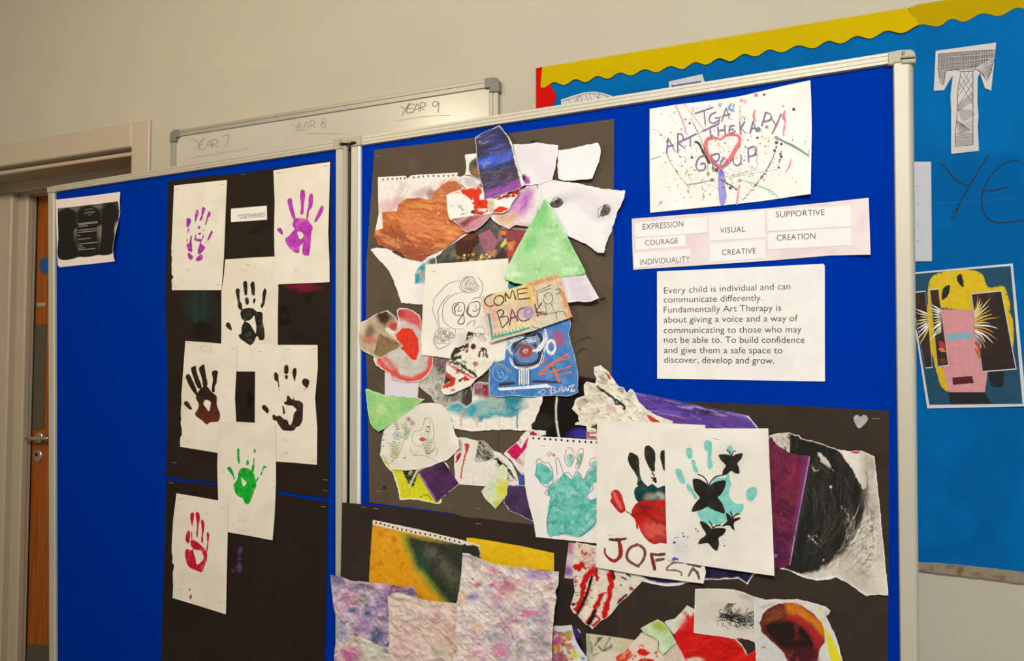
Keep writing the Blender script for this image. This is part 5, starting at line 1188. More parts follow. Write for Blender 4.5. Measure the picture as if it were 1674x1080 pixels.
mk.poly(qD([(355, 690), (375, 650), (410, 642), (445, 660), (450, 700), (430, 730), (395, 738), (365, 725)]), '#b04a3c', jitter=.5)
mk.line([(859.5+8*math.cos(a), 573+8*math.sin(a)) for a in np.linspace(0, 6.3, 20)], 1.0, '#6a3340')
mk.poly(qD([(380, 695), (395, 675), (415, 678), (418, 700), (400, 712)]), '#c3d0e6', jitter=.4); mk.dot(858.7, 574, 2.0, '#6a3b66')
for k in range(16): mk.line(qD([(348+k*5.5, 830+rr.uniform(-8, 8)), (350+k*5.3, 940+rr.uniform(-12, 4))]), 1.1, '#eef2f6' if k % 3 else '#5a6a90', rough=.5)
mk.line(qD([(338, 840), (335, 990)]), 1.2, '#3c4a78'); mk.line(qD([(438, 830), (440, 940)]), 1.2, '#3c4a78')
for k in range(5): mk.line(qD([(205, 930+k*4), (320, 918+k*4)]), 1.1, '#3a2f3c', rough=.8); mk.line(qD([(450, 905+k*4), (660, 915+k*3)]), .9, '#4a3350', rough=.8)
for k in range(6): mk.line(qD([(195+k*4, 965+k*3), (350, 955+k*3), (560+k*8, 935+k*4)]), 1.2, '#f3f6f9', rough=.8)
for pts, w in (([(500, 860), (600, 780), (710, 715)], 3.2), ([(500, 865), (580, 850), (640, 830)], 2.6), ([(600, 805), (625, 850), (650, 915)], 3.6), ([(640, 830), (700, 815), (740, 800)], 1.6), ([(640, 870), (690, 860), (740, 845)], 1.4), ([(620, 770), (680, 755), (730, 740)], 1.4), ([(500, 800), (540, 770), (560, 740)], 1.2)):
    for k in range(3): mk.line(qD([(x+rr.uniform(-4, 4), y+rr.uniform(-5, 5)) for x, y in pts]), w*.8, '#e8774e', rough=.7)
mk.line(qD([(580, 830), (600, 812), (622, 812)]), 1.0, '#222436')
mk.line([(qD([(215+55*math.cos(a), 850+65*math.sin(a))])[0]) for a in np.linspace(.3, 6.3, 20)], .8, '#9cc8ee')
mk.line(qD([(190, 830), (215, 890), (240, 850), (200, 860), (245, 895), (225, 830)]), .8, '#9cc8ee')
mk.line(qD([(300, 960), (325, 985), (300, 1000), (290, 985)]), .8, '#bcd8ee')
mk.line(qD([(495, 1000), (530, 975), (550, 990), (530, 1008), (500, 990)]), 1, '#d8e6f4')
for p, c in (([(590, 1005), (592, 955), (620, 960), (605, 980), (632, 990), (592, 1005)], '#f0e8f0'), ([(640, 1000), (655, 950), (672, 995)], '#f0d8e4'), ([(645, 982), (668, 978)], '#f0d8e4'), ([(670, 950), (685, 990), (698, 955), (712, 985), (722, 945)], '#f0e8f0'), ([(725, 950), (760, 938), (730, 985), (770, 972)], '#f0e8f0'), ([(560, 960), (580, 975), (575, 1000)], '#e88aa0'), ([(650, 960), (665, 945)], '#e88aa0'), ([(735, 990), (765, 985)], '#dfe8f4')):
    for k in range(2): mk.line(qD([(x+rr.uniform(-3, 3), y+rr.uniform(-3, 3)) for x, y in p]), 1.0, c, rough=.7, smooth=len(p) > 4)
mk.build()
cb = RS('pastel_drawing', 'pastel card lettered COME BACK with a small figure in an orange frame', 'drawing',
   qD([(70, 295), (250, 245), (425, 190), (640, 122), (690, 270), (745, 440), (560, 505), (450, 545), (280, 590), (140, 632), (105, 460)]), 17.6, '#e3cfae', sp=1.8, mat='wash', group=BG_, wave=.7, lifts=[(922, 462, 20, 5), (912, 448, 16, 3)],
   ops=[('n', 20, .5, '#d8bfa0', dict(a=.6)), ('e', 838, 480, 26, 14, -15, '#ecdf9e', dict(a=.7, soft=8)), ('e', 804, 515, 12, 20, -10, '#e6a898', dict(a=.7, soft=6, w=4)), ('e', 840, 512, 16, 10, -15, '#dcb0b4', dict(a=.7, soft=6)), ('e', 862, 512, 12, 10, 0, '#c4b0cf', dict(a=.8, soft=5)), ('e', 850, 533, 26, 7, -15, '#ecdf9e', dict(a=.8, soft=5)), ('e', 862, 478, 6, 20, -18, '#e6c24c', dict(a=.8, soft=3)),
        ('s', qD([(430, 200), (560, 165), (640, 140)]), 7, '#dd8f52', dict(a=.85, soft=2, w=3, ws=5)), ('s', qD([(660, 200), (690, 300), (735, 430)]), 10, '#e08a4a', dict(a=.8, soft=3, w=3, ws=5)), ('s', qD([(640, 340), (700, 430)]), 8, '#e79a5e', dict(a=.7, soft=3)), ('s', qD([(455, 210), (480, 330)]), 5, '#dfa23c', dict(a=.85, soft=2)),
        ('p', qD([(480, 250), (610, 180), (660, 300), (690, 440), (500, 530), (460, 510), (520, 400)]), '#d6d4bc', dict(a=.9, soft=3, w=2)), ('e', 884, 512, 8, 6, 0, '#e0b0b4', dict(a=.6, soft=3)), ('n', 5, .57, '#f3e8d0', dict(a=.6, st=(2, .5), ang=-15))])
mk = Marks(cb, 'crayon_lettering', 'ink', 'brown crayon letters COME BACK')
BRN = '#5a3326'
for p, w in (([(165, 270), (120, 290), (100, 320), (110, 350), (140, 365), (165, 355)], 2), ([(170, 310), (190, 285), (225, 285), (240, 315), (225, 345), (195, 355), (172, 340), (170, 310)], 2.4), ([(255, 330), (252, 265), (285, 305), (305, 245), (330, 315)], 2.1), ([(350, 315), (340, 240), (415, 228)], 2.1), ([(352, 270), (410, 262)], 2), ([(352, 312), (435, 300)], 2.2),
             ([(190, 400), (230, 520)], 2.1), ([(190, 402), (225, 385), (240, 410), (215, 445), (260, 435), (275, 470), (230, 520)], 2.1), ([(285, 500), (300, 380), (345, 470)], 2.1), ([(292, 450), (335, 438)], 1.8), ([(395, 370), (350, 390), (345, 440), (380, 470), (430, 455)], 2.1), ([(470, 350), (490, 440)], 2.1), ([(520, 340), (478, 400), (560, 425)], 2.1)):
    for k in range(2): mk.line(qD([(x+rr.uniform(-2.5, 2.5), y+rr.uniform(-2.5, 2.5)) for x, y in p]), w*.7, BRN, rough=.5, smooth=len(p) > 4)
mk.build()
mk = Marks(cb, 'crayon_lines', 'ink', kind='stuff')
for a in range(4): mk.line(qD([(122+a*4, 415), (140+a*3, 500), (155+a*2, 610)]), 1.2, '#2f9bb0', rough=.5)
for k in range(3): mk.line(qD([(150, 585+k*8), (250, 565+k*6), (350, 540+k*5), (430, 515+k*4)]), 1.0, '#3fa8a8', rough=.8)
for k in range(9): mk.line(qD([(175+k*26, 560-k*6), (185+k*26, 595-k*7)]), 1.4, '#3f9ba8')
for k in range(4): mk.line([(qD([(425+(40-k*7)*math.cos(a), 405+(45-k*8)*math.sin(a))])[0]) for a in np.linspace(k, k+5.5, 14)], .8, '#a87fb4' if k < 3 else '#7c5a9c')
for p in ([(485, 260), (495, 360), (520, 330)], [(480, 255), (590, 205)], [(500, 262), (590, 228)], [(530, 300), (540, 335), (570, 345), (600, 320), (590, 270), (560, 265), (535, 290)], [(545, 280), (550, 300)], [(580, 275), (583, 290)], [(620, 240), (655, 235), (650, 265), (625, 275)], [(545, 350), (560, 410)], [(590, 345), (610, 400)], [(490, 430), (520, 400), (560, 415), (610, 410)], [(610, 410), (680, 400), (695, 440)], [(450, 510), (500, 525), (520, 530)], [(625, 400), (630, 460)]):
    mk.line(qD(p), 1.0, '#5c5a52', rough=.4)
mk.line(qD([(495, 430), (530, 420), (555, 430)]), 1.6, '#c05a6a', rough=.5)
mk.build()

# ---- lower left of the collage
yb_ = RS('torn_painting', 'yellow and black painting with a torn white rim under the flower drawing', 'painting',
   qE([(186, 540), (260, 600), (500, 600), (640, 590), (680, 620), (700, 680), (768, 770), (640, 868), (636, 905), (620, 915), (580, 912), (450, 882), (400, 880), (330, 887), (322, 830), (300, 750), (275, 680), (230, 640), (200, 590)]), 2.2, '#e3e02a', sp=1.6, torn=.7, mat='wash', group=BG_, rim=2.0, wave=.7,
   ops=[('n', 20, .52, '#c7d21c', dict(a=.7)), ('p', qE([(350, 670), (480, 640), (430, 790), (400, 770)]), '#2c2b20', dict(w=2.5, ws=6)), ('n', 5, .55, '#d8d8b0', dict(a=.8, reg=(668, 778, 10, 12))), ('s', qE([(465, 660), (430, 730), (395, 800)]), 3, '#ece6d8', dict(w=1)), ('s', qE([(480, 865), (540, 845), (560, 880)]), 1.2, '#4a4a1c', dict(w=2, ws=5)), ('p', qE([(640, 590), (700, 640), (765, 770), (735, 790), (650, 620)]), '#f3eee2', dict(w=.5)), ('s', qE([(350, 760), (355, 860)]), .8, '#8a8a20', dict(a=.7)), ('s', qE([(400, 790), (410, 850)]), 1.4, '#8a8a20', dict(a=.5))])
pp = RS('paper_square', 'dark purple painted square tilted over the yellow painting', 'painting', qE([(458, 680), (540, 645), (650, 600), (700, 670), (765, 765), (680, 835), (595, 905), (550, 830), (500, 750)]), 3.6, '#4d2a55', sp=1.6, mat='wash', group=BG_, wave=.4, torn=.15,
   ops=[('n', 24, .5, '#5e3464', dict(a=.8)), ('e', 724, 764, 14, 8, 0, '#28222a', dict(a=.85, soft=5, w=4)), ('s', qE([(462, 690), (520, 780), (592, 900)]), 5, '#a387b8', dict(a=.8, soft=2, w=2, ws=5)), ('s', qE([(470, 690), (530, 790)]), 1.4, '#d8c8e2', dict(a=.7))], lifts=[(712, 820, 10, 2)])
rw = RS('torn_painting', 'white torn page with two long red strokes, lower centre of the collage', 'painting',
   qc([(255, 510), (320, 512), (435, 542), (550, 600), (580, 630), (640, 650), (700, 700), (745, 750), (780, 830), (800, 900), (800, 932), (700, 930), (600, 942), (480, 940), (270, 925), (240, 880), (230, 780), (230, 650), (275, 620), (262, 560)]), 2.6, '#f0eadf', sp=1.8, mat='wash', group=BG_, torn=.25, rim=0, wave=.5,
   ops=[('e', 752, 728, 4, 10, -10, '#b9b39c', dict(a=.9, soft=2)), ('p', qc([(318, 560), (368, 568), (340, 650), (310, 760), (292, 880), (278, 870), (300, 740), (325, 640)]), '#c03a40', dict(w=1, soft=1)), ('p', qc([(245, 740), (255, 670), (275, 645), (295, 655), (280, 700)]), '#b82030', dict(w=1, soft=1)), ('s', qc([(332, 580), (315, 700), (288, 860)]), 1.2, '#f0a8a0', dict(a=.6)),
        ('p', qc([(560, 690), (600, 660), (680, 740), (790, 900), (720, 900), (640, 820), (580, 740)]), '#2c2a26', dict(w=2, ws=5, grain=.62)), ('p', qc([(600, 680), (690, 760), (760, 860), (690, 810), (610, 740)]), '#2a2622', dict(w=1.5)), ('s', qc([(585, 645), (700, 715), (770, 810), (795, 905)]), 3.2, '#f4eee4', dict(w=.6))])
bw = RS('torn_painting', 'small black and white dry-brushed scrap beside the red strokes', 'painting',
   qc([(440, 542), (490, 540), (530, 575), (555, 605), (578, 640), (592, 680), (560, 705), (500, 722), (410, 715), (425, 640), (432, 590)]), 4.0, '#b9b5a6', sp=1.5, torn=.4, mat='wash', group=BG_, ops=[('n', 7, .47, '#26241f', dict(a=.95, st=(.4, 2.2), ang=38, r=.06)), ('n', 5, .6, '#ded9ca', dict(a=.8, st=(.4, 2.2), ang=38)), ('e', 783, 752, 9, 4, 0, '#e3dece', dict(a=.8, soft=3))], lifts=[(779, 752, 10, 2)])
mgt = RS('torn_painting', 'bright magenta torn scrap with white ragged rim, beside the spiral page', 'painting',
   qF([(95, 630), (110, 615), (190, 545), (240, 480), (290, 465), (385, 475), (385, 500), (300, 515), (265, 560), (245, 640), (235, 775), (215, 770), (180, 720), (150, 675), (120, 650)]), 3.2, '#efe8e4', sp=1.5, torn=.7, mat='wash', group=BG_, ops=[('p', qF([(115, 610), (180, 550), (215, 590), (265, 515), (250, 590), (205, 640), (180, 675), (150, 650)]), '#d81a60', dict(w=1)), ('p', qF([(275, 485), (300, 475), (335, 500), (280, 505)]), '#c01a4c', dict(w=1)), ('n', 9, .57, '#b01450', dict(a=.5))])
blu = RS('paper_strip', 'small royal blue strip between yellow-green scrap and spiral page', 'paper scrap', qF([(202, 775), (232, 772), (232, 838), (202, 838)]), 3.5, '#2f5fb8', sp=2.4, mat='wash', group=BG_)
gp = RS('torn_painting', 'dusky purple torn scrap behind left edge of the teal spiral page', 'painting', qF([(125, 840), (240, 842), (280, 940), (300, 1090), (240, 1065), (200, 1040), (140, 1020), (95, 960), (110, 900)]), 3.8, '#4d3860', sp=1.8, torn=.5, mat='wash', group=BG_, ops=[('n', 20, .5, '#3a2a4c', dict(a=.7)), ('s', qF([(125, 845), (235, 847)]), 2.5, '#6a5ac0', dict(a=.8, soft=1))])
yg = RS('torn_painting', 'white scrap fading to lime green and yellow, pointed at the bottom', 'painting',
   [(786.5, 803), (800, 786), (812, 766), (822, 758), (830, 765), (829.5, 790), (829, 808), (820, 820), (810, 831.5), (803, 824), (793, 815)], 5.2, '#dfe8c8', sp=1.5, mat='wash', group=BG_, torn=.3,
   ops=[('e', 822, 800, 12, 16, 30, '#e2e23c', dict(a=.95, soft=8, w=3)), ('e', 800, 795, 8, 12, 0, '#cfe3cf', dict(a=.8, soft=6)), ('e', 814, 824, 6, 6, 0, '#c8cc2a', dict(a=.8, soft=3)), ('n', 8, .58, '#b8c83a', dict(a=.5))], lifts=[(829, 790, 10, 2)])
g2 = RS('torn_painting', 'curved light green torn scrap at left edge of the black paper', 'painting',
   qE([(78, 72), (100, 70), (130, 85), (250, 122), (380, 125), (450, 130), (515, 147), (430, 212), (320, 290), (215, 360), (175, 384), (140, 360), (115, 320), (95, 230), (88, 160)]), 6.2, '#a6d98c', sp=1.9, torn=.5, mat='wash', group=BG_, rim=1.0, rimcol='#dcecc8', lifts=[(598, 638, 18, 9), (618, 704, 14, 6)],
   ops=[('n', 30, .5, '#8fce7c', dict(a=.8)), ('n', 16, .56, '#c6e6a8', dict(a=.7)), ('s', qE([(240, 200), (280, 240)]), 2.5, '#86a860', dict(a=.6, soft=2)), ('e', 605, 650, 12, 12, 0, '#9bdc94', dict(a=.8, soft=6))])
fd = RS('pencil_drawing', 'white torn page drawn with a face hidden by flowers and leaves', 'drawing',
   qE([(235, 350), (430, 205), (490, 175), (560, 172), (630, 180), (665, 215), (700, 262), (720, 330), (737, 402), (760, 440), (768, 505), (740, 540), (680, 592), (600, 620), (560, 640), (460, 662), (370, 670), (270, 662), (240, 610), (210, 590), (185, 560), (192, 510), (200, 430), (210, 380)]), 5.0, '#efe9dc', sp=3, torn=.4, group=BG_, ops=[('n', 40, .5, '#e6dfd0', dict(a=.6)), ('p', qE([(188, 545), (230, 570), (265, 655), (235, 640), (190, 590)]), '#c4bd92', dict(w=2, a=.8, soft=2))], lifts=[(748, 728, 14, 4), (624, 745, 8, 2)])
mk = Marks(fd, 'pencil_lines', 'ink', 'pencil face, red lips, flowers and leaves', kind='stuff')
for p in ([(915, 250), (890, 350), (850, 455), (790, 470), (720, 480)], [(720, 480), (700, 540), (680, 640), (740, 710), (800, 745), (850, 750), (900, 690), (960, 620)], [(1000, 300), (1000, 420), (990, 500), (960, 600)], [(940, 240), (1020, 280), (1060, 380), (1075, 520), (1060, 640), (1090, 740), (1140, 820), (1110, 920)], [(650, 760), (680, 850), (730, 920), (770, 830)],
          [(730, 920), (850, 905), (960, 930), (1080, 990), (1120, 1040)], [(340, 1020), (380, 960), (450, 900), (500, 760), (560, 620)], [(280, 1060), (400, 940)], [(905, 290), (940, 240)]):
    mk.line(qh(p), .75, '#a39b90')
mk.poly(qh([(810, 625), (845, 590), (880, 585), (910, 600), (935, 628), (900, 655), (865, 665), (830, 645)]), '#c46a4c', jitter=.15, sp=1.5); mk.line(qh([(812, 625), (870, 622), (932, 628)]), .6, '#7c3a2c')
mk.line(qh([(945, 400), (998, 402)]), 1.6, '#4a4540'); mk.line([(qh([(958+28*math.cos(a), 445+35*math.sin(a))])[0]) for a in np.linspace(0, 6.3, 16)], .6, '#8a8070'); mk.line(qh([(925, 480), (958, 495), (985, 485)]), 1.5, '#b08a3c')
mk.dot(*qh([(865, 540)])[0], .8, '#6f9a9a'); mk.dot(*qh([(910, 535)])[0], .8, '#8a9a6f'); mk.line(qh([(540, 965), (575, 945)]), 1.3, '#6c6458')
def leafs(x, y, dx, dy, n, L, col, lw=1.4):
    for k in range(n):
        t = k/(n-1); a, b = x+dx*t, y+dy*t
        for s_ in (-1, 1):
            ex, ey = a+dx/n*.7-s_*dy*.35*L, b+dy/n*.7+s_*dx*.35*L-12
            mk.line(qh([(a, b), ((a+ex)/2, (b+ey)/2), (ex, ey)]), [.3, lw, .3], col)
    mk.line(qh([(x, y), (x+dx, y+dy)]), .6, '#7a8068')
leafs(360, 960, 60, -260, 7, .8, '#a8b880', 2.2); leafs(400, 920, -80, -220, 6, .8, '#b8c490', 2.2); leafs(560, 620, 60, -170, 5, 1, '#a8bc84', 2.4); leafs(600, 540, -60, -170, 5, .9, '#a9b98a', 2.2); leafs(960, 890, 30, -240, 6, .7, '#a3b98c', 2.4); leafs(960, 890, 110, -80, 4, .6, '#a3b98c', 1.8); leafs(960, 890, -50, -150, 4, .7, '#a3b98c', 1.8); leafs(440, 460, -50, -130, 4, .9, '#a8a880', 2)
for cx_, cy_, R_, col in ((425, 560, 75, '#b9d2d4'), (625, 270, 42, '#dba8a4'), (690, 335, 45, '#e3bdb8')):
    for k in range(6):
        a = k*math.pi/3+.3; mk.poly(qh([(cx_+math.cos(a)*R_*.2, cy_+math.sin(a)*R_*.2), (cx_+math.cos(a-.4)*R_*.8, cy_+math.sin(a-.4)*R_*.8), (cx_+math.cos(a)*R_, cy_+math.sin(a)*R_), (cx_+math.cos(a+.4)*R_*.8, cy_+math.sin(a+.4)*R_*.8)]), col, jitter=.1, sp=2)
    mk.line([(qh([(cx_+R_*math.cos(a)*(1+.15*math.sin(6*a)), cy_+R_*math.sin(a)*(1+.15*math.sin(6*a)))])[0]) for a in np.linspace(0, 6.3, 40)], .5, '#8a8590')
    mk.dot(*qh([(cx_, cy_)])[0], 1.6, '#7c8078')
for k, yy in enumerate((440, 540, 635, 740)): mk.dot(*qh([(190-k*4, yy)])[0], 1.3, '#7d786c')
mk.build()

# ---- black torn area and the teal spiral page
bt = RS('torn_painting', 'near-black torn painting split by a thin white torn edge, above the teal spiral page', 'painting',
   [(868, 650), (905, 640), (945, 614), (972, 619), (985, 640), (1000, 700), (985, 716), (900, 716), (880, 706), (868, 712), (872, 690)], 2.0, '#15110d', sp=2.0, torn=.4, mat='wash', rimcol='#221b18', group=BG_,
   ops=[('e', 884, 690, 20, 14, 0, '#2c281c', dict(a=.9, soft=6, w=4)), ('s', [(946, 617), (972, 621)], 4, '#3c1222', dict(w=1)), ('e', 955, 710, 22, 9, 0, '#3b32a0', dict(a=.95, soft=5, w=3)), ('e', 970, 712, 10, 6, 0, '#6a3aa0', dict(a=.8, soft=3)), ('s', [(911, 645), (909, 665), (910, 690), (914, 716)], 2.6, '#f1ebe2', dict(w=.8, ws=6)), ('s', qF([(390, 440), (440, 400), (455, 395)]), 1, '#3a3530', dict(a=.8))])
ts = RS('spiral_page', 'perforated spiral page with a teal handprint outlined in blue and red pen', 'painting',
   [(865, 711.5), (920, 715), (978, 719), (985, 719), (985, 889), (977, 888), (930, 883), (876, 877.5), (872, 850), (868, 838), (862, 815), (858, 790), (856, 765), (860, 735)], 6.4, '#f3efea', sp=3, torn=.35, group=BG_, wave=.6,
   holes=[np.array([(800+x/4.154+1.9*math.cos(a), 590+y/4.154+2.0*math.sin(a)) for a in np.linspace(0, 6.283, 9, endpoint=False)]) for x, y in ((298, 523), (337, 526), (376, 529), (414, 531), (452, 534), (490, 536), (531, 541), (571, 543), (612, 546), (652, 548), (692, 551), (730, 553))])
mk = Marks(ts, 'teal_paint', 'wash', 'teal watercolour handprint')
top = [('n', 12, .5, '#5fc0b4', dict(a=.8)), ('n', 7, .55, '#35a896', dict(a=.7)), ('n', 9, .58, '#a8ddd2', dict(a=.7))]
hand = qF([(400, 850), (440, 830), (480, 790), (510, 765), (560, 800), (600, 755), (640, 800), (680, 745), (735, 760), (735, 820), (700, 830), (690, 870), (660, 920), (690, 945), (735, 930), (735, 1040)])+[(978, 835), (974, 857), (960, 870), (945, 878), (925, 873), (905, 876), (898, 876), (894, 850), (899, 815)]+qF([(430, 960), (400, 900)])
mk.poly(hand, '#79ccc0', top, sp=1.8, jitter=.4)
mk.poly(qF([(325, 700), (350, 690), (400, 720), (425, 750), (430, 790), (400, 835), (360, 830), (320, 790), (315, 745)]), '#7dcfc2', top, sp=1.8, jitter=.5)
for p in ([(525, 640), (560, 630), (568, 680), (550, 715), (530, 690)], [(600, 640), (630, 625), (625, 690), (605, 730), (592, 690)], [(690, 690), (735, 680), (735, 740), (700, 720)]): mk.poly(qF(p), '#a8dccf', top, sp=1.8, jitter=.3)
mk.build()
mk = Marks(ts, 'pen_outline', 'ink', kind='stuff')
for p, c in (([(310, 770), (325, 720), (318, 690), (335, 662), (370, 690), (400, 690), (425, 730), (432, 790), (425, 840), (390, 855), (350, 830), (335, 790), (305, 775)], '#2c4f90'), ([(462, 775), (455, 710), (450, 670), (465, 655), (475, 680), (490, 720), (503, 765)], '#2c4f90'), ([(503, 765), (540, 755), (565, 790), (590, 750), (615, 765), (640, 805), (672, 740), (700, 735), (733, 755)], '#2c4f90'),
             ([(733, 800), (700, 830), (705, 870), (665, 910), (690, 945), (735, 925)], '#2c4f90'), ([(380, 885), (395, 870), (400, 900), (425, 910), (415, 950), (428, 970)], '#2c4f90'), ([(385, 888), (378, 900), (410, 915)], '#2c4f90'), ([(523, 600), (512, 660), (525, 705), (545, 715), (572, 680), (575, 630), (555, 590), (530, 590)], '#cf3a34'),
             ([(590, 640), (610, 600), (635, 595), (635, 650), (620, 700), (600, 740), (585, 710), (600, 680), (585, 650)], '#cf3a34'), ([(733, 750), (700, 730), (680, 700), (690, 665), (725, 655)], '#cf3a34'), ([(395, 645), (395, 625), (420, 622), (430, 640), (445, 645), (425, 630), (410, 638), (400, 650)], '#cf4a3c'), ([(430, 640), (440, 625), (447, 640), (435, 650)], '#cf4a3c'), ([(465, 795), (440, 820), (400, 845), (380, 855)], '#d8949a')):
    mk.line(qF(p), .85, c)
mk.line([(902, 826), (897, 840), (894, 855), (896, 874)], .9, '#2c4f90'); mk.line(qJ([(740, 60), (790, 62)]), .7, '#2c4f90'); mk.line(qJ([(1110, 35), (1060, 100), (990, 165)]), 1.0, '#2c4f90'); mk.line(qJ([(815, 165), (850, 150), (900, 160), (985, 166)]), .6, '#d8848c'); mk.line(qF([(735, 1010), (660, 1100)]), .8, '#2c4f90')
mk.build()
staple(ts, 886.5, 728, 9, .3)

# ---- crumpled mask, purple sheets, black circle painting
hp_ = 3.0
ps = RS('torn_painting', 'long violet brushed painting running behind the handprint pages, top edge', 'painting',
   [(1036, 640), (1070, 647), (1110, 655), (1150, 664), (1200, 674), (1223, 679), (1232, 690), (1240, 700), (1240, 780), (1000, 780), (1000, 650)], hp_, '#5a3fa0', sp=2.2, mat='paint', group=BG_, torn=.25, wave=.8,
   ops=[('n', 14, .5, '#7355b8', dict(a=.8, st=(.3, 2), ang=14)), ('n', 10, .55, '#3d2a78', dict(a=.8, st=(.3, 2), ang=14)), ('e', 1160, 672, 22, 7, 12, '#1c1530', dict(a=.95, soft=6, w=4)), ('e', 1190, 685, 30, 6, 8, '#6b3f90', dict(a=.8, soft=4)), ('n', 9, .6, '#c0a8e0', dict(a=.6, st=(.25, 2.5), ang=12)), ('e', 1110, 690, 40, 8, 10, '#6b2f6c', dict(a=.6, soft=6)), ('s', [(1223, 680), (1232, 690), (1239, 699)], 3, '#efe8ee', dict(w=.6)), ('s', [(1140, 665), (1149, 666)], 1.2, '#e8e0ea', dict(w=1))])
pb_ = RS('torn_painting', 'indigo torn painting under the name page, its white torn lower edge showing', 'painting',
   [(1030, 900), (1256, 900), (1256, 935), (1250, 935)]+qL([(690, 202), (665, 240), (640, 290), (600, 265), (555, 236), (500, 244), (440, 240), (400, 250), (340, 246), (265, 250)])+[(1120, 953)]+qK([(1200, 452), (1130, 472), (1040, 482), (960, 470), (880, 452), (830, 442), (800, 400)]), 2.2, '#2c2348', sp=2.2, torn=.5, mat='wash', group=BG_, ops=[('n', 24, .5, '#1c1830', dict(a=.8)), ('s', qL([(0, 296), (60, 285), (150, 268), (265, 246), (340, 243), (400, 247), (440, 237), (500, 241), (555, 233), (600, 262), (632, 286), (665, 240), (690, 202)]), 2.4, '#efe8ea', dict(w=.8, ws=5)), ('s', qK([(800, 400), (880, 442), (960, 462), (1040, 470), (1130, 462), (1200, 445)]), 5, '#efe8ea', dict(w=.8, ws=5))])
bc = RS('torn_painting', 'tall black swirl painting on cream paper with torn lower edge, right of the board', 'painting',
   qH([(170, 215), (215, 205), (268, 200), (300, 212), (320, 212), (330, 228), (400, 245), (500, 280), (560, 292), (620, 288), (690, 316), (700, 420), (715, 560), (735, 780), (757, 998), (700, 994), (650, 1000), (620, 985), (560, 940), (500, 908), (470, 920), (400, 925), (330, 908), (270, 878), (220, 866), (190, 850), (170, 600)]), 3.4, '#ddd4c6', sp=2.2, torn=.8, mat='wash', group=BG_, wave=.8, lifts=[(1432, 748, 18, 7), (1448, 968, 18, 6)],
   ops=[('n', 50, .5, '#c9beae', dict(a=.6)), ('e', 1300, 800, 118, 140, 8, '#23211e', dict(w=4, soft=3)), ('n', 16, .5, '#383530', dict(a=.6, st=(2, .4), ang=12, reg=(1330, 810, 110, 130))), ('p', qH([(175, 215), (270, 205), (275, 300), (215, 265)]), '#d8cfc2', dict(w=1.5)), ('n', 6, .55, '#2a2622', dict(a=.8, reg=(1285, 722, 16, 14), r=.05)),
        ('p', qH([(505, 280), (620, 288), (640, 300), (650, 470), (630, 480), (580, 380)]), '#e6dfd4', dict(w=1.5)), ('s', qH([(640, 310), (655, 500), (680, 600)]), 14, '#9d9586', dict(a=.5, soft=8, w=4)), ('e', 1418, 880, 16, 60, 5, '#6f6a60', dict(a=.75, soft=12, w=6, grain=.6)),
        ('p', qH([(408, 300), (425, 297), (475, 360), (478, 382), (430, 345)]), '#d6cebf', dict(w=2, ws=5)), ('s', qH([(535, 570), (560, 600), (575, 650), (560, 720), (520, 790), (465, 860)]), 9, '#c9bfad', dict(w=3, ws=5, grain=.68, soft=2)), ('s', qH([(580, 590), (588, 650), (570, 710)]), 4, '#b5ab9a', dict(w=2, ws=4, grain=.6)), ('s', qH([(365, 705), (400, 740), (430, 765)]), 2, '#d6cebf', dict(w=1, grain=.5)), ('s', qH([(405, 710), (432, 740)]), 1.2, '#d6cebf', dict(grain=.5)),
        ('s', qH([(385, 365), (392, 385), (412, 383)]), 1.6, '#cfc8bb', {}), ('e', 1358.5, 795, 2, 2, 0, '#e8e4da', {}), ('e', 1359, 863, 1.5, 1.5, 0, '#bdb8ae', {}), ('e', 1345.5, 916, 1.8, 1.8, 0, '#b8c8cc', {}), ('s', qH([(480, 480), (500, 600), (480, 720)]), 2, '#4d4942', dict(a=.7, soft=2)), ('s', qH([(420, 500), (450, 620), (430, 740)]), 3, '#45413b', dict(a=.8, soft=2)), ('s', qH([(560, 520), (600, 620)]), 1.4, '#55514a', dict(a=.7)),
        ('e', 1398, 737, 8, 4, 0, '#c01a2a', dict(w=1)), ('s', qH([(215, 868), (280, 884), (340, 905), (400, 920), (500, 912), (560, 938), (650, 994), (757, 994)]), 5, '#f0eade', dict(w=1.5, ws=6)), ('e', 1341, 940, 6, 5, 0, '#b9d2d8', dict(w=3, ws=4)), ('e', 1400, 945, 30, 20, 30, '#b3aa9a', dict(a=.5, soft=12)), ('s', qH([(330, 215), (400, 243), (500, 278), (530, 290)]), 2, '#d8d0c4', dict(w=1, a=.8))])
mr_ = RS('torn_painting', 'maroon and magenta painted strip beside the butterfly page', 'painting',
   qH([(160, 225), (180, 235), (250, 292), (310, 312), (374, 315), (360, 400), (340, 500), (320, 600), (305, 690), (290, 780), (275, 850), (240, 862), (200, 868), (160, 868)]), 5.0, '#6e2340', sp=2.0, mat='wash', group=BG_, torn=.35, wave=.8, lifts=[(1322, 748, 14, 5)],
   ops=[('n', 34, .5, '#802c44', dict(a=.8, st=(1.6, .5), ang=25)), ('n', 20, .55, '#4c1a34', dict(a=.8)), ('s', qH([(355, 325), (340, 440), (315, 600), (290, 780)]), 10, '#8a3a80', dict(a=.7, soft=6)), ('s', qH([(371, 317), (345, 460), (318, 620), (300, 700), (275, 850)]), 1.6, '#c8b0d8', dict(a=.9, w=.5)), ('e', 1272, 905, 14, 24, 10, '#4a1c50', dict(a=.7, soft=8)), ('e', 1279, 897, 1.6, 1.6, 0, '#d8c8d4', {}), ('e', 1268, 908, 2.5, 3, 0, '#9a8098', {}), ('e', 1293, 775, 10, 30, 10, '#8f2a4c', dict(a=.6, soft=8))])
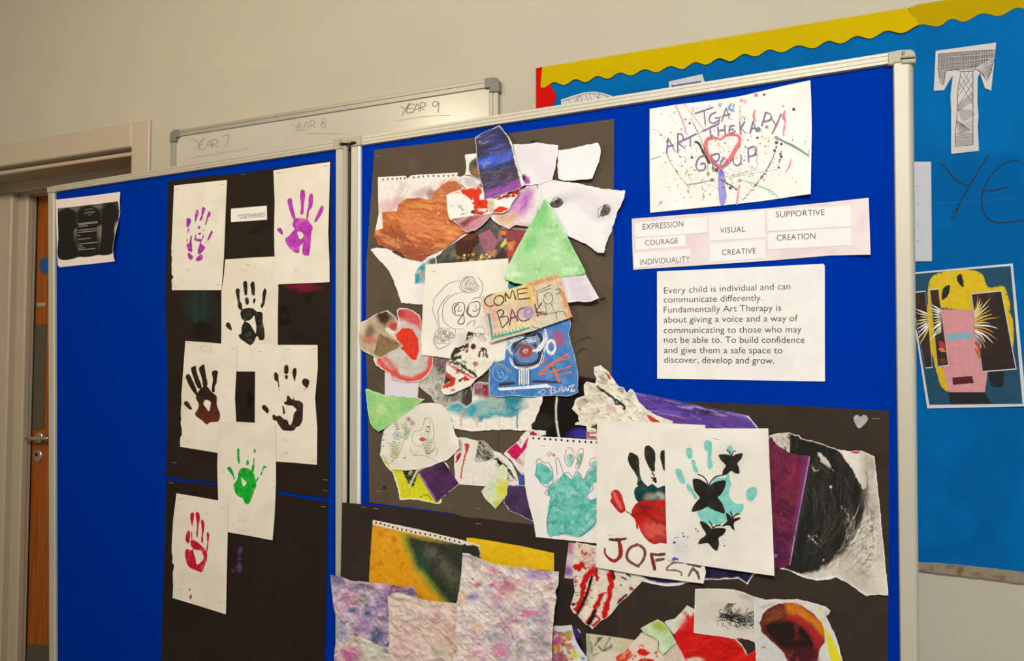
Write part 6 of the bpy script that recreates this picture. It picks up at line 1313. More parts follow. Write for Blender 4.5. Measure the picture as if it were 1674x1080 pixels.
cm = RS('crumpled_mask', 'crumpled white paper mask shape with black torn seam and small red patches', 'paper scrap',
   qf([(340, 80), (380, 70), (430, 55), (480, 105), (540, 140), (560, 190), (600, 230), (640, 295), (680, 340), (740, 355), (790, 430), (810, 400), (830, 375), (870, 390), (900, 435), (935, 520), (960, 560), (1060, 660), (1200, 740), (1300, 780), (1410, 815), (1410, 900), (390, 1000), (380, 1060), (245, 1055), (243, 970), (240, 885), (190, 875), (150, 865), (80, 866), (95, 835), (150, 820), (125, 780), (130, 740), (80, 690), (42, 650), (70, 590), (80, 540), (110, 505), (215, 465), (205, 400), (200, 320), (240, 272), (300, 290), (360, 305), (375, 250), (345, 170)]),
   5.2, '#efe8d8', sp=1.8, torn=.4, mat='paper', group=BG_, wrinkle=3.0, lifts=[(982, 600, 12, 6), (1030, 636, 8, 5)],
   ops=[('n', 16, .55, '#e0d7c2', dict(a=.6)), ('n', 9, .6, '#c9c0ae', dict(a=.6, reg=(975, 640, 30, 26), st=(.5, 1.6), ang=15)), ('s', qf([(385, 345), (440, 385), (520, 440), (600, 500), (700, 570), (760, 620), (750, 650)]), 3.6, '#231f18', dict(w=1.8, ws=4)), ('s', qf([(620, 530), (640, 580), (700, 580), (750, 610)]), 3.5, '#2a251c', dict(w=1.5, ws=3)), ('s', qf([(415, 370), (425, 395)]), 2, '#231f18', {}),
        ('p', qf([(495, 170), (515, 158), (560, 200), (582, 262), (540, 240)]), '#d8402a', dict(w=.3)), ('p', qf([(1045, 715), (1110, 740), (1250, 828), (1105, 826)]), '#d8402a', dict(w=.3)), ('p', qf([(100, 540), (170, 500), (230, 500), (240, 560), (180, 620), (150, 680), (100, 600)]), '#b5aa98', dict(w=2, soft=3, a=.8)), ('s', qf([(200, 510), (245, 560)]), 1.8, '#4a4236', dict(w=1, ws=3)), ('s', qf([(140, 640), (160, 670)]), 1.6, '#4a4236', dict(w=1, ws=3)),
        ('e', 970, 629, 7, 3.5, 10, '#a39b90', dict(a=.8, soft=2, grain=.7)), ('e', 978, 644, 8, 4, 5, '#a9a196', dict(a=.8, soft=2, grain=.7)), ('e', 987, 620, 8, 4, 25, '#948c82', dict(a=.8, soft=2)), ('e', 985, 626, 6, 2, 25, '#948c82', dict(a=.8, soft=1.5)), ('e', 1015, 637, 6, 4, 30, '#a89e8c', dict(a=.8, soft=2)), ('s', qf([(720, 365), (738, 362)]), 2, '#2f3a28', {}), ('e', 998, 667, 8, 4, 20, '#d8a8a0', dict(a=.7, soft=2, w=2, ws=4)), ('e', 978, 672, 3, 3, 0, '#cf9a94', dict(a=.7, soft=1)), ('e', 1030, 655, 4, 8, -30, '#cdbfae', dict(a=.8, soft=2)),
        ('s', qf([(320, 900), (370, 880), (375, 920)]), 4, '#2c2a22', dict(w=2, ws=4)), ('e', 970, 676, 5, 2, 0, '#b0a89a', dict(a=.6)), ('s', qf([(250, 980), (340, 975), (380, 965)]), 3, '#c05a68', dict(w=1.5, ws=4)), ('s', qf([(260, 975), (262, 1040), (350, 1035)]), 5, '#b84a5c', dict(w=1.5, ws=4)), ('s', qf([(290, 1000), (340, 1000)]), 3, '#efe8d8', {}), ('s', qf([(620, 800), (700, 740), (780, 690)]), 3, '#d0c4a0', dict(a=.7, soft=1.5))])
# ---- name page, butterflies
jn = RS('name_page', 'page with half black and red handprint above brown painted name letters', 'painting',
   [(976.3, 686), (1060, 690), (1153, 694.5), (1153.5, 760), (1153.5, 900), (1151, 922), (1154, 935), (1150, 953.7), (1060, 942), (975, 927), (975.5, 800)], 12.0, '#f1ece0', sp=5, ops=[('n', 60, .5, '#e9e3d4', dict(a=.5)), ('n', 14, .6, '#ebe5d8', dict(a=.5))], lifts=[(1150, 953, 12, 3)], wave=.5, torn=.12)
qe = lambda p: Q(980, 720, 6, p)
mk = Marks(jn, 'handprint', 'paint', 'black fingers, dark teal knuckles and red palm')
kop = [('n', 6, .56, '#46433c', dict(a=.7))]
mk.poly(qe([(280, 160), (300, 115), (345, 130), (375, 150), (388, 200), (390, 260), (405, 360), (440, 420), (480, 460), (400, 460), (370, 430), (375, 380), (350, 320), (310, 260), (285, 210)]), '#27251f', kop+[('e', 1044, 783, 6, 4, 0, '#17696a', dict(w=2, soft=2))], sp=1.6, jitter=.5)
mk.poly(qe([(440, 110), (445, 65), (480, 48), (520, 75), (548, 130), (545, 240), (540, 300), (510, 300), (490, 270), (450, 180)]), '#27251f', kop, sp=1.6, jitter=.5)
mk.poly(qe([(595, 160), (605, 105), (632, 95), (700, 130), (700, 300), (632, 290), (610, 220)]), '#27251f', kop, sp=2, jitter=.3)
for x, y, r in ((520, 320, 14), (535, 335, 10), (515, 365, 13), (540, 375, 20), (550, 400, 16), (525, 390, 12), (532, 350, 8)): mk.poly(qe([(x-r, y), (x, y-r), (x+r, y), (x, y+r)]), '#2c2a24', jitter=.8, sp=2)
mk.poly(qe([(350, 470), (400, 440), (460, 455), (520, 425), (570, 460), (640, 440), (700, 440), (700, 640), (560, 600), (420, 610), (370, 590), (342, 530)]), '#0f3c40', [('n', 12, .5, '#16595a', dict(a=.8)), ('e', 1066, 811, 11, 6, 0, '#98a090', dict(a=.9, soft=4, w=4)), ('e', 1080, 812, 7, 6, 0, '#c3c8b8', dict(a=.9, soft=4, w=3)), ('e', 1076, 815, 4, 6, 0, '#3c4a40', dict(a=.8, soft=3)), ('e', 1060, 822, 16, 4, 10, '#2a1a16', dict(a=.8, soft=3))], sp=1.6, jitter=.5)
mk.poly(qe([(313, 700), (340, 640), (380, 605), (460, 580), (540, 600), (600, 575), (650, 580), (720, 600), (720, 1000), (650, 1008), (600, 1000), (540, 1015), (480, 985), (430, 930), (395, 870), (380, 820), (378, 865), (365, 870), (355, 800), (345, 770), (325, 740)]), '#c81c18', [('n', 22, .5, '#e02820', dict(a=.8)), ('e', 1072, 865, 18, 16, 20, '#e8685a', dict(a=.75, soft=9, w=5)), ('s', [(1040, 840), (1055, 838), (1070, 850), (1090, 856)], 5, '#7a1412', dict(a=.8, soft=3, w=2)), ('e', 1056, 828, 12, 6, 0, '#6b1a12', dict(a=.7, soft=4, w=4)), ('e', 1076, 880, 8, 5, 0, '#7c3a34', dict(a=.6, soft=3, w=3)), ('e', 1084, 834, 5, 4, 0, '#8a5a34', dict(a=.7, soft=3)), ('n', 6, .6, '#8c1410', dict(a=.6))], sp=1.6, jitter=.4)
mk.poly(qe([(105, 590), (120, 560), (112, 520), (135, 488), (180, 485), (215, 530), (240, 610), (258, 685), (235, 700), (215, 712), (180, 690), (140, 640)]), '#cf241e', [('s', qe([(140, 510), (180, 600), (215, 660)]), 5, '#ea8072', dict(a=.8, soft=2, w=2)), ('n', 6, .58, '#8f1612', dict(a=.7))], sp=1.5, jitter=.4)
mk.line(qe([(265, 695), (300, 715), (330, 740)]), [2.5, 1.5, 2.5], '#8c201c', rough=.8)
mk.build()
BR1, BR2 = '#5d2a26', '#8a4a44'
def letter(name, strokes):
    m_ = Marks(jn, name, 'paint')
    for p, w, c in strokes: m_.line(qK(p), w, c, rough=.35)
    m_.build()
letter('painted_letter', [([(568, 105), (640, 108), (705, 98)], [4, 5, 3.5], '#54302c'), ([(645, 110), (660, 180), (655, 240), (610, 278), (560, 250), (535, 215), (535, 175)], [4.5, 6.5, 7, 6, 4.5, 3, 2.5], '#a02c26')])
letter('painted_letter', [([(800, 145), (740, 170), (712, 220), (720, 270), (780, 310), (810, 322)], [4.5, 5, 4.5, 4], BR2), ([(810, 150), (850, 185), (855, 230), (835, 280), (800, 320)], [4, 5, 4.5, 3.5], BR2)])
letter('painted_letter', [([(905, 225), (920, 280), (935, 350)], [4, 5, 6, 4.5], '#862a28'), ([(905, 222), (960, 228), (1015, 222)], [5, 4.5, 5], '#6d4440'), ([(945, 272), (1010, 262)], [5, 4], '#7c4c48')])
letter('painted_letter', [([(1155, 292), (1090, 290), (1045, 320), (1030, 350), (1100, 352), (1150, 372), (1145, 395)], [2.5, 3.5, 2.5, 3, 2.5], '#9a6a64')])
letter('painted_letter', [([(1195, 300), (1250, 310), (1305, 322)], [3, 5, 4], '#5c4a46'), ([(1245, 330), (1220, 370), (1205, 400)], [3.5, 4, 3], '#84625c'), ([(1240, 340), (1275, 370), (1292, 425)], [4, 5, 3], '#6c5a56')])
staple(jn, 998, 874, 9, 2)
bp = RS('butterfly_page', 'white page with a pale teal handprint and four black butterflies', 'painting',
   [(1086.5, 699), (1170, 700), (1256, 700), (1258, 760), (1263, 860), (1266, 941), (1180, 929), (1091, 915.5), (1089, 860), (1087, 780)], 14.5, '#f1ece2', sp=2.6, ops=[('n', 60, .5, '#e8e2d6', dict(a=.5)), ('e', 1112, 893, 16, 22, 0, '#d8d6e0', dict(a=.5, soft=10)), ('e', 1200, 745, 34, 22, 0, '#ddd7cc', dict(a=.5, soft=12)), ('e', 1170, 860, 50, 40, 0, '#e4dfd2', dict(a=.4, soft=12))], lifts=[(1264, 938, 20, 6), (1256, 702, 14, 2)], wave=.5)
qd = lambda p: Q(1080, 700, 4.696, p)
mk = Marks(bp, 'handprint', 'wash', 'pale teal handprint')
TE = '#86d3c8'; teo = [('n', 8, .5, '#74c6bc', dict(a=.7)), ('n', 5, .6, '#a2ded4', dict(a=.6))]
for p in ([(112, 330), (125, 310), (160, 320), (175, 365), (190, 400), (180, 422), (155, 420), (130, 380)], [(195, 430), (215, 425), (240, 455), (265, 500), (285, 530), (262, 542), (235, 500), (200, 455)], [(192, 180), (200, 152), (230, 150), (248, 185), (240, 225), (215, 232), (200, 210)], [(235, 240), (260, 245), (270, 280), (290, 325), (275, 342), (252, 320), (242, 280)],
          [(332, 130), (345, 92), (385, 100), (395, 150), (388, 230), (402, 280), (392, 305), (365, 310), (358, 250), (360, 185), (340, 165)], [(508, 160), (520, 132), (545, 135), (552, 165), (535, 205), (515, 190)], [(500, 355), (520, 345), (532, 375), (515, 390)],
          [(656, 500), (670, 465), (720, 447), (742, 470), (735, 520), (700, 558), (665, 545)],
          [(400, 395), (480, 380), (525, 385), (542, 430), (525, 490), (545, 550), (585, 580), (630, 578), (636, 610), (610, 650), (560, 660), (520, 700), (470, 730), (400, 740), (330, 720), (295, 680), (285, 640), (360, 600), (440, 560)]):
    mk.poly(qd(p), TE, teo, sp=2, jitter=.4)
mk.build()
mk = Marks(bp, 'paint_spatter', 'ink', kind='stuff')
rr = random.Random(3)
for cx_, cy_, sx_, sy_, n in ((530, 280, 110, 110, 230), (370, 480, 150, 150, 170), (400, 860, 140, 90, 220), (560, 720, 80, 70, 110), (180, 150, 80, 60, 20), (230, 620, 60, 60, 24)):
    for k in range(n):
        x, y = rr.gauss(cx_, sx_*.6), rr.gauss(cy_, sy_*.6)
        x, y = min(max(x, 70), 790), min(max(y, 30), 960); p = qd([(x, y)])[0]; mk.dot(p[0], p[1], rr.uniform(.2, .6), rr.choice(['#8a857c', '#6b665e', '#a8a298', '#4a453e', '#b8b0a2', '#a8a298']), n=5, asp=rr.uniform(.5, 1))
for x, y, r in ((105, 875, 2.2), (100, 1003, 2.8), (127, 1005, 1.8), (112, 998, 2.2), (170, 805, 1.2), (130, 835, 1.0), (178, 828, 1.6), (208, 836, 1.2), (110, 838, 1.0)):
    p = qd([(x, y)])[0]; mk.dot(p[0], p[1], r, rr.choice(['#2f5fb8', '#2a4a9c', '#3a4fb0']), n=7)
for k in range(22): p = qd([(rr.uniform(90, 220), rr.uniform(880, 990))])[0]; mk.dot(p[0], p[1], rr.uniform(.3, .6), '#8c88b0', n=5)
for x, y in ((490, 900), (270, 770), (285, 790)): p = qd([(x, y)])[0]; mk.dot(p[0], p[1], 1.2, '#4a4640')
mk.build()
def butterfly(polys, lines):
    m_ = Marks(bp, 'butterfly', 'paint', off=.0006)
    for p in polys: m_.poly(qd(p), '#201e1a', [('n', 10, .55, '#33302b', dict(a=.7))], sp=2, jitter=.15, step=1.5)
    for p, w in lines: m_.line(qd(p), w, '#201e1a')
    m_.build()
butterfly([[(250, 388), (300, 390), (350, 420), (372, 440), (400, 420), (450, 402), (498, 402), (490, 460), (460, 510), (440, 530), (475, 580), (492, 650), (430, 635), (385, 615), (358, 600), (310, 625), (240, 638), (255, 590), (290, 545), (300, 530), (262, 480), (248, 430)]], [([(285, 352), (320, 365), (350, 395), (366, 440)], 1.7), ([(476, 360), (430, 368), (395, 395), (372, 435)], 1.9)])
butterfly([[(445, 205), (490, 198), (530, 205), (550, 215), (580, 198), (628, 192), (620, 230), (590, 265), (600, 300), (604, 345), (570, 342), (542, 325), (510, 350), (475, 358), (480, 320), (500, 285), (470, 250)]], [([(508, 165), (530, 180), (545, 212)], 1.6), ([(575, 172), (558, 175), (548, 210)], 1.6)])
butterfly([[(302, 712), (340, 722), (375, 750), (395, 770), (440, 762), (500, 772), (480, 815), (445, 840), (448, 890), (430, 938), (395, 915), (365, 880), (330, 882), (290, 886), (305, 850), (340, 825), (345, 800), (318, 760)]], [([(372, 710), (390, 735), (398, 765)], 1.8), ([(460, 742), (425, 748), (400, 765)], 2.0)])
butterfly([[(502, 650), (530, 665), (550, 690), (575, 688), (612, 682), (600, 700), (565, 720), (562, 750), (568, 782), (545, 765), (530, 745), (500, 745), (472, 752), (490, 730), (510, 710)]], [([(535, 638), (545, 660), (552, 690)], 2.0), ([(602, 655), (575, 662), (555, 685)], 2.0)])
staple(bp, 1170.5, 717, 11, 2.5)
heart = RS('heart_sticker', 'small silver heart sticker on the black paper corner', 'sticker', qH([(586, 130), (592, 117), (606, 113), (620, 124), (634, 113), (650, 116), (657, 130), (650, 148), (614, 180), (592, 152)]), 1.9, '#b8afb2', sp=3, smooth_out=True, ops=[('n', 10, .5, '#a39a9e', dict(a=.7))])

# ---- red hands cut-out
ht = RS('torn_painting', 'small pink and lilac sliver behind the red striped cut-out', 'painting', qK([(245, 128), (330, 140), (330, 300), (275, 422), (210, 415), (225, 280)]), 2.4, '#d8bcc4', sp=2, mat='wash', group=BG_, ops=[('e', 930, 893, 6, 12, 0, '#b85a78', dict(a=.7, soft=4)), ('e', 928, 932, 8, 8, 0, '#8a5aa8', dict(a=.9, soft=4)), ('n', 10, .55, '#ece0dc', dict(a=.6))])
rh = RS('handprint_cutout', 'cut-out white paper fingers streaked with red paint, hanging below the spiral page', 'painting',
   qK([(300, 125), (400, 145), (480, 160), (480, 320), (640, 350), (800, 385), (835, 400), (828, 450), (790, 490), (760, 520), (720, 560), (660, 610), (620, 655), (600, 680), (585, 700), (550, 735), (500, 760), (470, 790), (435, 826), (400, 790), (380, 790), (322, 722), (312, 705), (285, 698), (262, 660), (258, 640), (275, 580), (292, 520), (285, 440), (275, 330), (290, 220)]), 3.6, '#e8e0ce', sp=1.3, torn=.5, mat='paint', group=BG_, lifts=[(960, 1010, 16, 5)],
   ops=[('s', qK([(350, 180), (420, 220), (400, 290), (430, 340)]), 17, '#cf1414', dict(w=4, ws=5, grain=.66)), ('s', qK([(300, 320), (330, 340), (350, 300)]), 9, '#cf1414', dict(w=4, ws=5)), ('s', qK([(440, 340), (370, 440), (360, 540), (310, 670)]), 9, '#cf1414', dict(w=4, ws=5)), ('s', qK([(290, 400), (300, 460), (290, 480)]), 7, '#cf1414', dict(w=4, ws=4, grain=.6)), ('s', qK([(460, 340), (470, 420)]), 7, '#cf1414', dict(w=3, ws=4)),
        ('s', qK([(580, 370), (590, 450), (570, 560), (545, 650), (530, 720)]), 10, '#d01414', dict(w=4, ws=5)), ('s', qK([(520, 540), (480, 600), (450, 700), (400, 770)]), 7, '#cf1414', dict(w=4, ws=4)), ('s', qK([(540, 620), (540, 700)]), 6, '#cf1414', dict(w=3, ws=4)), ('s', qK([(470, 720), (490, 760), (440, 800)]), 5, '#cf1414', dict(w=3, ws=4)), ('s', qK([(420, 500), (370, 620), (350, 680)]), 3, '#c83030', dict(w=4, ws=4, grain=.55)),
        ('s', qK([(430, 400), (400, 510), (370, 590), (315, 700)]), 5, '#1c1511', dict(w=.8, ws=5)), ('s', qK([(450, 680), (420, 760), (405, 780)]), 6, '#17110e', dict(w=1.5, ws=4)), ('s', qK([(600, 365), (605, 400)]), 6, '#5c1010', dict(w=2, ws=4)), ('s', qK([(285, 530), (340, 530)]), 1.2, '#2c201a', dict(w=1, ws=3)), ('s', qK([(300, 555), (335, 550)]), 1.0, '#2c201a', dict(w=1, ws=3)), ('e', 937, 987, 5, 3, 0, '#7c1414', dict(w=1)),
        ('s', qK([(640, 610), (660, 590), (700, 560)]), 6, '#7a1c20', dict(w=3, ws=4)), ('s', qK([(640, 640), (700, 600), (760, 530)]), 3, '#2c1a16', dict(w=2, ws=4)), ('s', qK([(670, 410), (700, 425)]), 3, '#1f1b16', dict(w=2, ws=4)), ('s', qK([(715, 385), (740, 400)]), 3, '#1f1b16', dict(w=2, ws=4)), ('e', 1016, 956, 1.5, 1.5, 0, '#1f1b16', {}), ('s', qK([(735, 490), (755, 510)]), 4, '#a04048', dict(w=3, ws=3)), ('n', 4, .62, '#a81818', dict(a=.7, reg=(955, 950, 30, 60)))])

# ---- bottom left: yellow-black page, strip, dyed cloths
yp = RS('spiral_page', 'spiral page of yellow fading through green to black chalk, above the cloths', 'painting',
   [(609.4, 849.4), (680, 864), (754, 882), (784, 891), (785, 908), (785, 940), (775, 1010), (690, 1010), (602, 985), (604, 930)], 12.6, '#e9a41c', sp=1.8, mat='wash', wave=.6, torn=.2, hfun=lambda x, y: .0036+(fbm(x, y, 45, 5, 2)-.5)*.001,
   holes=[np.array([(x+1.5*math.cos(a), y+1.9*math.sin(a)) for a in np.linspace(0, 6.283, 8, endpoint=False)]) for x, y in [(530+a_/4.154, 820+b_/4.154) for a_, b_ in ((352, 142), (382, 148), (410, 156), (438, 163), (467, 172), (497, 180), (528, 187), (558, 193), (590, 201), (620, 208), (652, 212), (686, 219), (720, 225), (754, 231), (788, 240), (822, 248), (852, 256), (885, 265), (917, 273))]],
   ops=[('n', 30, .5, '#f0b42c', dict(a=.7)), ('n', 10, .6, '#c87a1c', dict(a=.6)), ('e', 645, 882, 5, 5, 0, '#d8701c', dict(a=.8, soft=3)), ('p', qI([(520, 220), (700, 250), (1100, 290), (1100, 1000), (830, 690), (720, 600), (640, 480), (570, 350), (540, 280)]), '#7d9a2a', dict(w=3, soft=7)), ('p', qI([(560, 230), (720, 260), (1100, 300), (1100, 900), (850, 690), (740, 560), (660, 450), (600, 350)]), '#333d30', dict(w=3, soft=5)),
        ('e', 690, 915, 14, 18, 30, '#2a5348', dict(a=.6, soft=9)), ('s', qI([(720, 330), (850, 480), (900, 560)]), 16, '#7c7864', dict(a=.6, soft=12)), ('n', 12, .52, '#2f2e26', dict(a=.6, poly=qI([(580, 260), (1060, 310), (1060, 700), (860, 670), (640, 430)]))), ('s', [(609, 853), (680, 868), (755, 886), (786, 894)], 9, '#f0eadc', dict(w=1.6, ws=5, a=.95)), ('p', qI([(940, 290), (1050, 300), (1050, 360), (1000, 400), (940, 360)]), '#33302a', dict(w=2.5, ws=5)), ('p', qI([(1055, 290), (1100, 295), (1100, 385), (1060, 375)]), '#ece6da', {})])
ys = RS('paper_strip', 'bright yellow paper strip at the top of the dyed cloths', 'paper scrap', qJ([(145, 190), (148, 173), (210, 178), (300, 192), (550, 235), (790, 287), (790, 420), (700, 412), (450, 390), (280, 350), (180, 260)]), 2.6, '#f0c41a', sp=3, ops=[('n', 30, .5, '#e6b80c', dict(a=.6)), ('e', 852, 910, 6, 4, 0, '#d89a10', dict(a=.6, soft=4))], mat='wash')
def dye(cols, seed, n, x0, y0, x1, y1, size):
    r_ = random.Random(seed); ops = []
    for k in range(n):
        ops.append(('e', r_.uniform(x0, x1), r_.uniform(y0, y1), size*r_.uniform(.4, 1.5), size*r_.uniform(.4, 1.2), r_.uniform(0, 180), r_.choice(cols), dict(a=r_.uniform(.45, .85), soft=size*.7, w=5, ws=12)))
    return ops
CL = 'dyed cloths pinned at the foot of the right board'
c1 = RS('dyed_cloth', 'blue, pink and grey tie-dyed cloth hanging at bottom left of right board', 'cloth',
   qI([(42, 492), (60, 500), (120, 508), (180, 535), (250, 540), (300, 545), (420, 555), (520, 575), (610, 577), (632, 645), (640, 720), (600, 1080), (600, 1160), (70, 1160), (66, 1040), (82, 950), (90, 900), (85, 800), (62, 700), (50, 600)]), 14.0, '#d4b4c8', sp=1.9, mat='cloth', group=CL, wrinkle=7.5, torn=.5, rimcol='#c9a8c0', thick=.0008,
   ops=[('n', 30, .5, '#e0ccd8', dict(a=.8))]+dye(['#7c8cb8', '#5a7aa4', '#c07aa8', '#d8a8c4', '#a088c4', '#e6d8e0'], 2, 34, 545, 945, 680, 1075, 12)+[('e', 551, 945, 12, 8, 30, '#4a6a90', dict(a=.8, soft=5)), ('e', 590, 958, 16, 5, 5, '#6f8098', dict(a=.8, soft=4)), ('e', 593, 978, 10, 7, 0, '#b0b488', dict(a=.6, soft=5)), ('e', 577, 998, 8, 4, 0, '#2c6490', dict(a=.95, soft=3)), ('e', 599, 1002, 7, 3.5, 0, '#2c6490', dict(a=.95, soft=3)), ('e', 615, 1040, 10, 14, 0, '#33557c', dict(a=.9, soft=6)), ('e', 585, 1030, 5, 8, 0, '#b06a60', dict(a=.7, soft=4)), ('e', 592, 1028, 18, 10, 0, '#b088b8', dict(a=.5, soft=8)), ('e', 650, 962, 16, 6, 10, '#9a5078', dict(a=.85, soft=4)), ('e', 672, 968, 12, 6, 10, '#5a4a80', dict(a=.85, soft=4)), ('n', 7, .5, '#8a7ca0', dict(a=.3, st=(.5, 1.4), ang=-35)), ('n', 4, .58, '#6f7fa0', dict(a=.3, st=(.6, 1.6), ang=30)), ('n', 5, .62, '#ece0e6', dict(a=.45))], lifts=[(542, 940, 8, 4)],
   folds=[(550, 965, 562, 1010, 5, 2.5), (562, 1010, 572, 1045, 5, 2), (556, 985, 553, 1050, 4, 1.5)])
staple(c1, 654, 962.5, 3, 1)
c2 = RS('dyed_cloth', 'small cream and pink cloth folded over at the bottom left corner', 'cloth',
   qI([(88, 968), (110, 950), (160, 945), (235, 910), (290, 935), (390, 985), (450, 990), (450, 1160), (95, 1160), (90, 1060)]), 25.0, '#e2d8ca', sp=1.9, mat='cloth', group=CL, wrinkle=5.0, torn=.4, thick=.0008, rimcol='#d8cdc0', ops=[('e', 572, 1072, 18, 16, 0, '#c850a0', dict(a=.8, soft=9, w=5)), ('e', 580, 1045, 20, 5, -15, '#c4a890', dict(a=.6, soft=5)), ('e', 620, 1066, 14, 6, 0, '#cfe0d8', dict(a=.7, soft=5)), ('e', 629, 1062, 5, 4, 0, '#4a5a7c', dict(a=.8, soft=3)), ('n', 20, .5, '#c9bba8', dict(a=.5))], folds=[(586, 1042, 625, 1060, 5, 3), (556, 1058, 584, 1044, 5, 3)])
c3 = RS('dyed_cloth', 'pale pink-beige cloth with gathered folds, between the blue and the flowery cloths', 'cloth',
   qI([(430, 645), (460, 625), (500, 614), (540, 625), (630, 655), (720, 670), (800, 680), (905, 690), (905, 760), (930, 900), (940, 1160), (436, 1160), (442, 950), (438, 760)]), 25.5, '#e8d2c6', sp=2.0, mat='cloth', group=CL, wrinkle=5.0, torn=.4, thick=.0008, rimcol='#dcc6bc',
   ops=[('n', 40, .5, '#e6d6ca', dict(a=.7)), ('e', 740, 1040, 16, 24, 0, '#dca890', dict(a=.6, soft=10)), ('n', 7, .5, '#c8a8a0', dict(a=.3, st=(.5, 1.4), ang=-35)), ('n', 4, .58, '#b89890', dict(a=.3, st=(.6, 1.6), ang=30)), ('n', 5, .62, '#f0e4da', dict(a=.45)), ('e', 712, 1012, 6, 16, 20, '#d08a98', dict(a=.6, soft=6)), ('e', 718, 1060, 12, 12, 0, '#b4b890', dict(a=.5, soft=8)), ('e', 660, 1050, 14, 30, 0, '#dcaab0', dict(a=.5, soft=10)), ('e', 700, 983, 40, 4, 5, '#b8a098', dict(a=.45, soft=4)), ('e', 744, 1000, 4, 3, 0, '#c45a5a', dict(a=.6, soft=2)), ('e', 716, 1070, 8, 4, 0, '#8a9a7a', dict(a=.5, soft=3))],
   folds=[(650, 976, 672, 992, 5, 2.2), (672, 992, 705, 1008, 4.5, 2.0), (705, 1008, 748, 1017, 4, 1.6), (655, 974, 690, 985, 4, 1.8), (690, 985, 748, 994, 5, 1.6), (645, 985, 655, 1010, 4, 1.5), (655, 1010, 672, 1045, 4, 1.0), (690, 997, 746, 1006, 3.5, 1.4)])
c4 = RS('dyed_cloth', 'large flowery pink, yellow and lilac dyed cloth, biggest of the cloths', 'cloth',
   qJ([(118, 285), (160, 290), (250, 330), (360, 368), (480, 388), (600, 395), (700, 418), (827, 422), (822, 520), (800, 570), (808, 620), (795, 700), (780, 850), (775, 1000), (778, 1160), (35, 1160), (60, 1000), (62, 850), (80, 760), (75, 650), (95, 550), (110, 420)]), 31.0, '#ece0da', sp=1.7, mat='cloth', group=CL, wrinkle=4.6, torn=.4, thick=.0008, rimcol='#ddd0cc',
   ops=[('n', 30, .5, '#e8dcc6', dict(a=.7))]+dye(['#c0a4d0', '#e6c69a', '#e498b4', '#cfc4d4', '#aaa2bc', '#f0e8dc'], 12, 30, 750, 930, 905, 1075, 11)+dye(['#d84c98', '#d05a9c', '#e07a8c'], 5, 12, 748, 940, 900, 1075, 5)+
       [('e', 773, 976, 9, 5, 0, '#6a62c0', dict(a=.85, soft=5)), ('e', 780, 955, 5, 5, 0, '#e05a78', dict(a=.8, soft=3)), ('e', 828, 960, 14, 14, 0, '#d0506c', dict(a=.7, soft=8, w=6)), ('e', 860, 1004, 8, 7, 0, '#dc4aa0', dict(a=.9, soft=4)), ('e', 840, 1014, 10, 4, 20, '#b83a7c', dict(a=.8, soft=4)), ('e', 864, 1020, 3, 3, 0, '#3aa0b8', dict(a=.8, soft=2)), ('e', 900, 962, 4, 4, 0, '#e0545c', dict(a=.85, soft=2)), ('e', 878, 938, 18, 7, 5, '#9a6ab8', dict(a=.7, soft=6)), ('e', 805, 930, 9, 4, 10, '#d0486c', dict(a=.8, soft=4)), ('e', 810, 1040, 14, 8, 10, '#7a86a0', dict(a=.7, soft=6)), ('e', 740, 1060, 8, 8, 0, '#d04a94', dict(a=.85, soft=4)), ('e', 885, 1050, 18, 22, 0, '#8f8498', dict(a=.6, soft=9)), ('e', 850, 1062, 6, 16, 5, '#6f7a6c', dict(a=.6, soft=5)), ('e', 776, 912, 8, 4, 20, '#5a564e', dict(a=.8, soft=4)), ('e', 818, 1060, 14, 14, 0, '#e0709c', dict(a=.6, soft=7)), ('e', 830, 1000, 26, 5, 38, '#7a6c74', dict(a=.5, soft=4)), ('n', 7, .5, '#cbbcc8', dict(a=.3, st=(.5, 1.4), ang=-35)), ('n', 4, .58, '#b4a8b4', dict(a=.3, st=(.6, 1.6), ang=30)), ('n', 5, .62, '#f4ece4', dict(a=.45)), ('n', 9, .62, '#dc84a8', dict(a=.45)), ('n', 9, .66, '#9a8ac4', dict(a=.45, ws=5))],
   folds=[(785, 972, 815, 1002, 5, 2.0), (815, 1002, 852, 1042, 6, 2.4), (760, 906, 800, 920, 4, 1.6), (800, 920, 905, 932, 4, 1.2), (760, 1000, 790, 1030, 5, 1.2)])

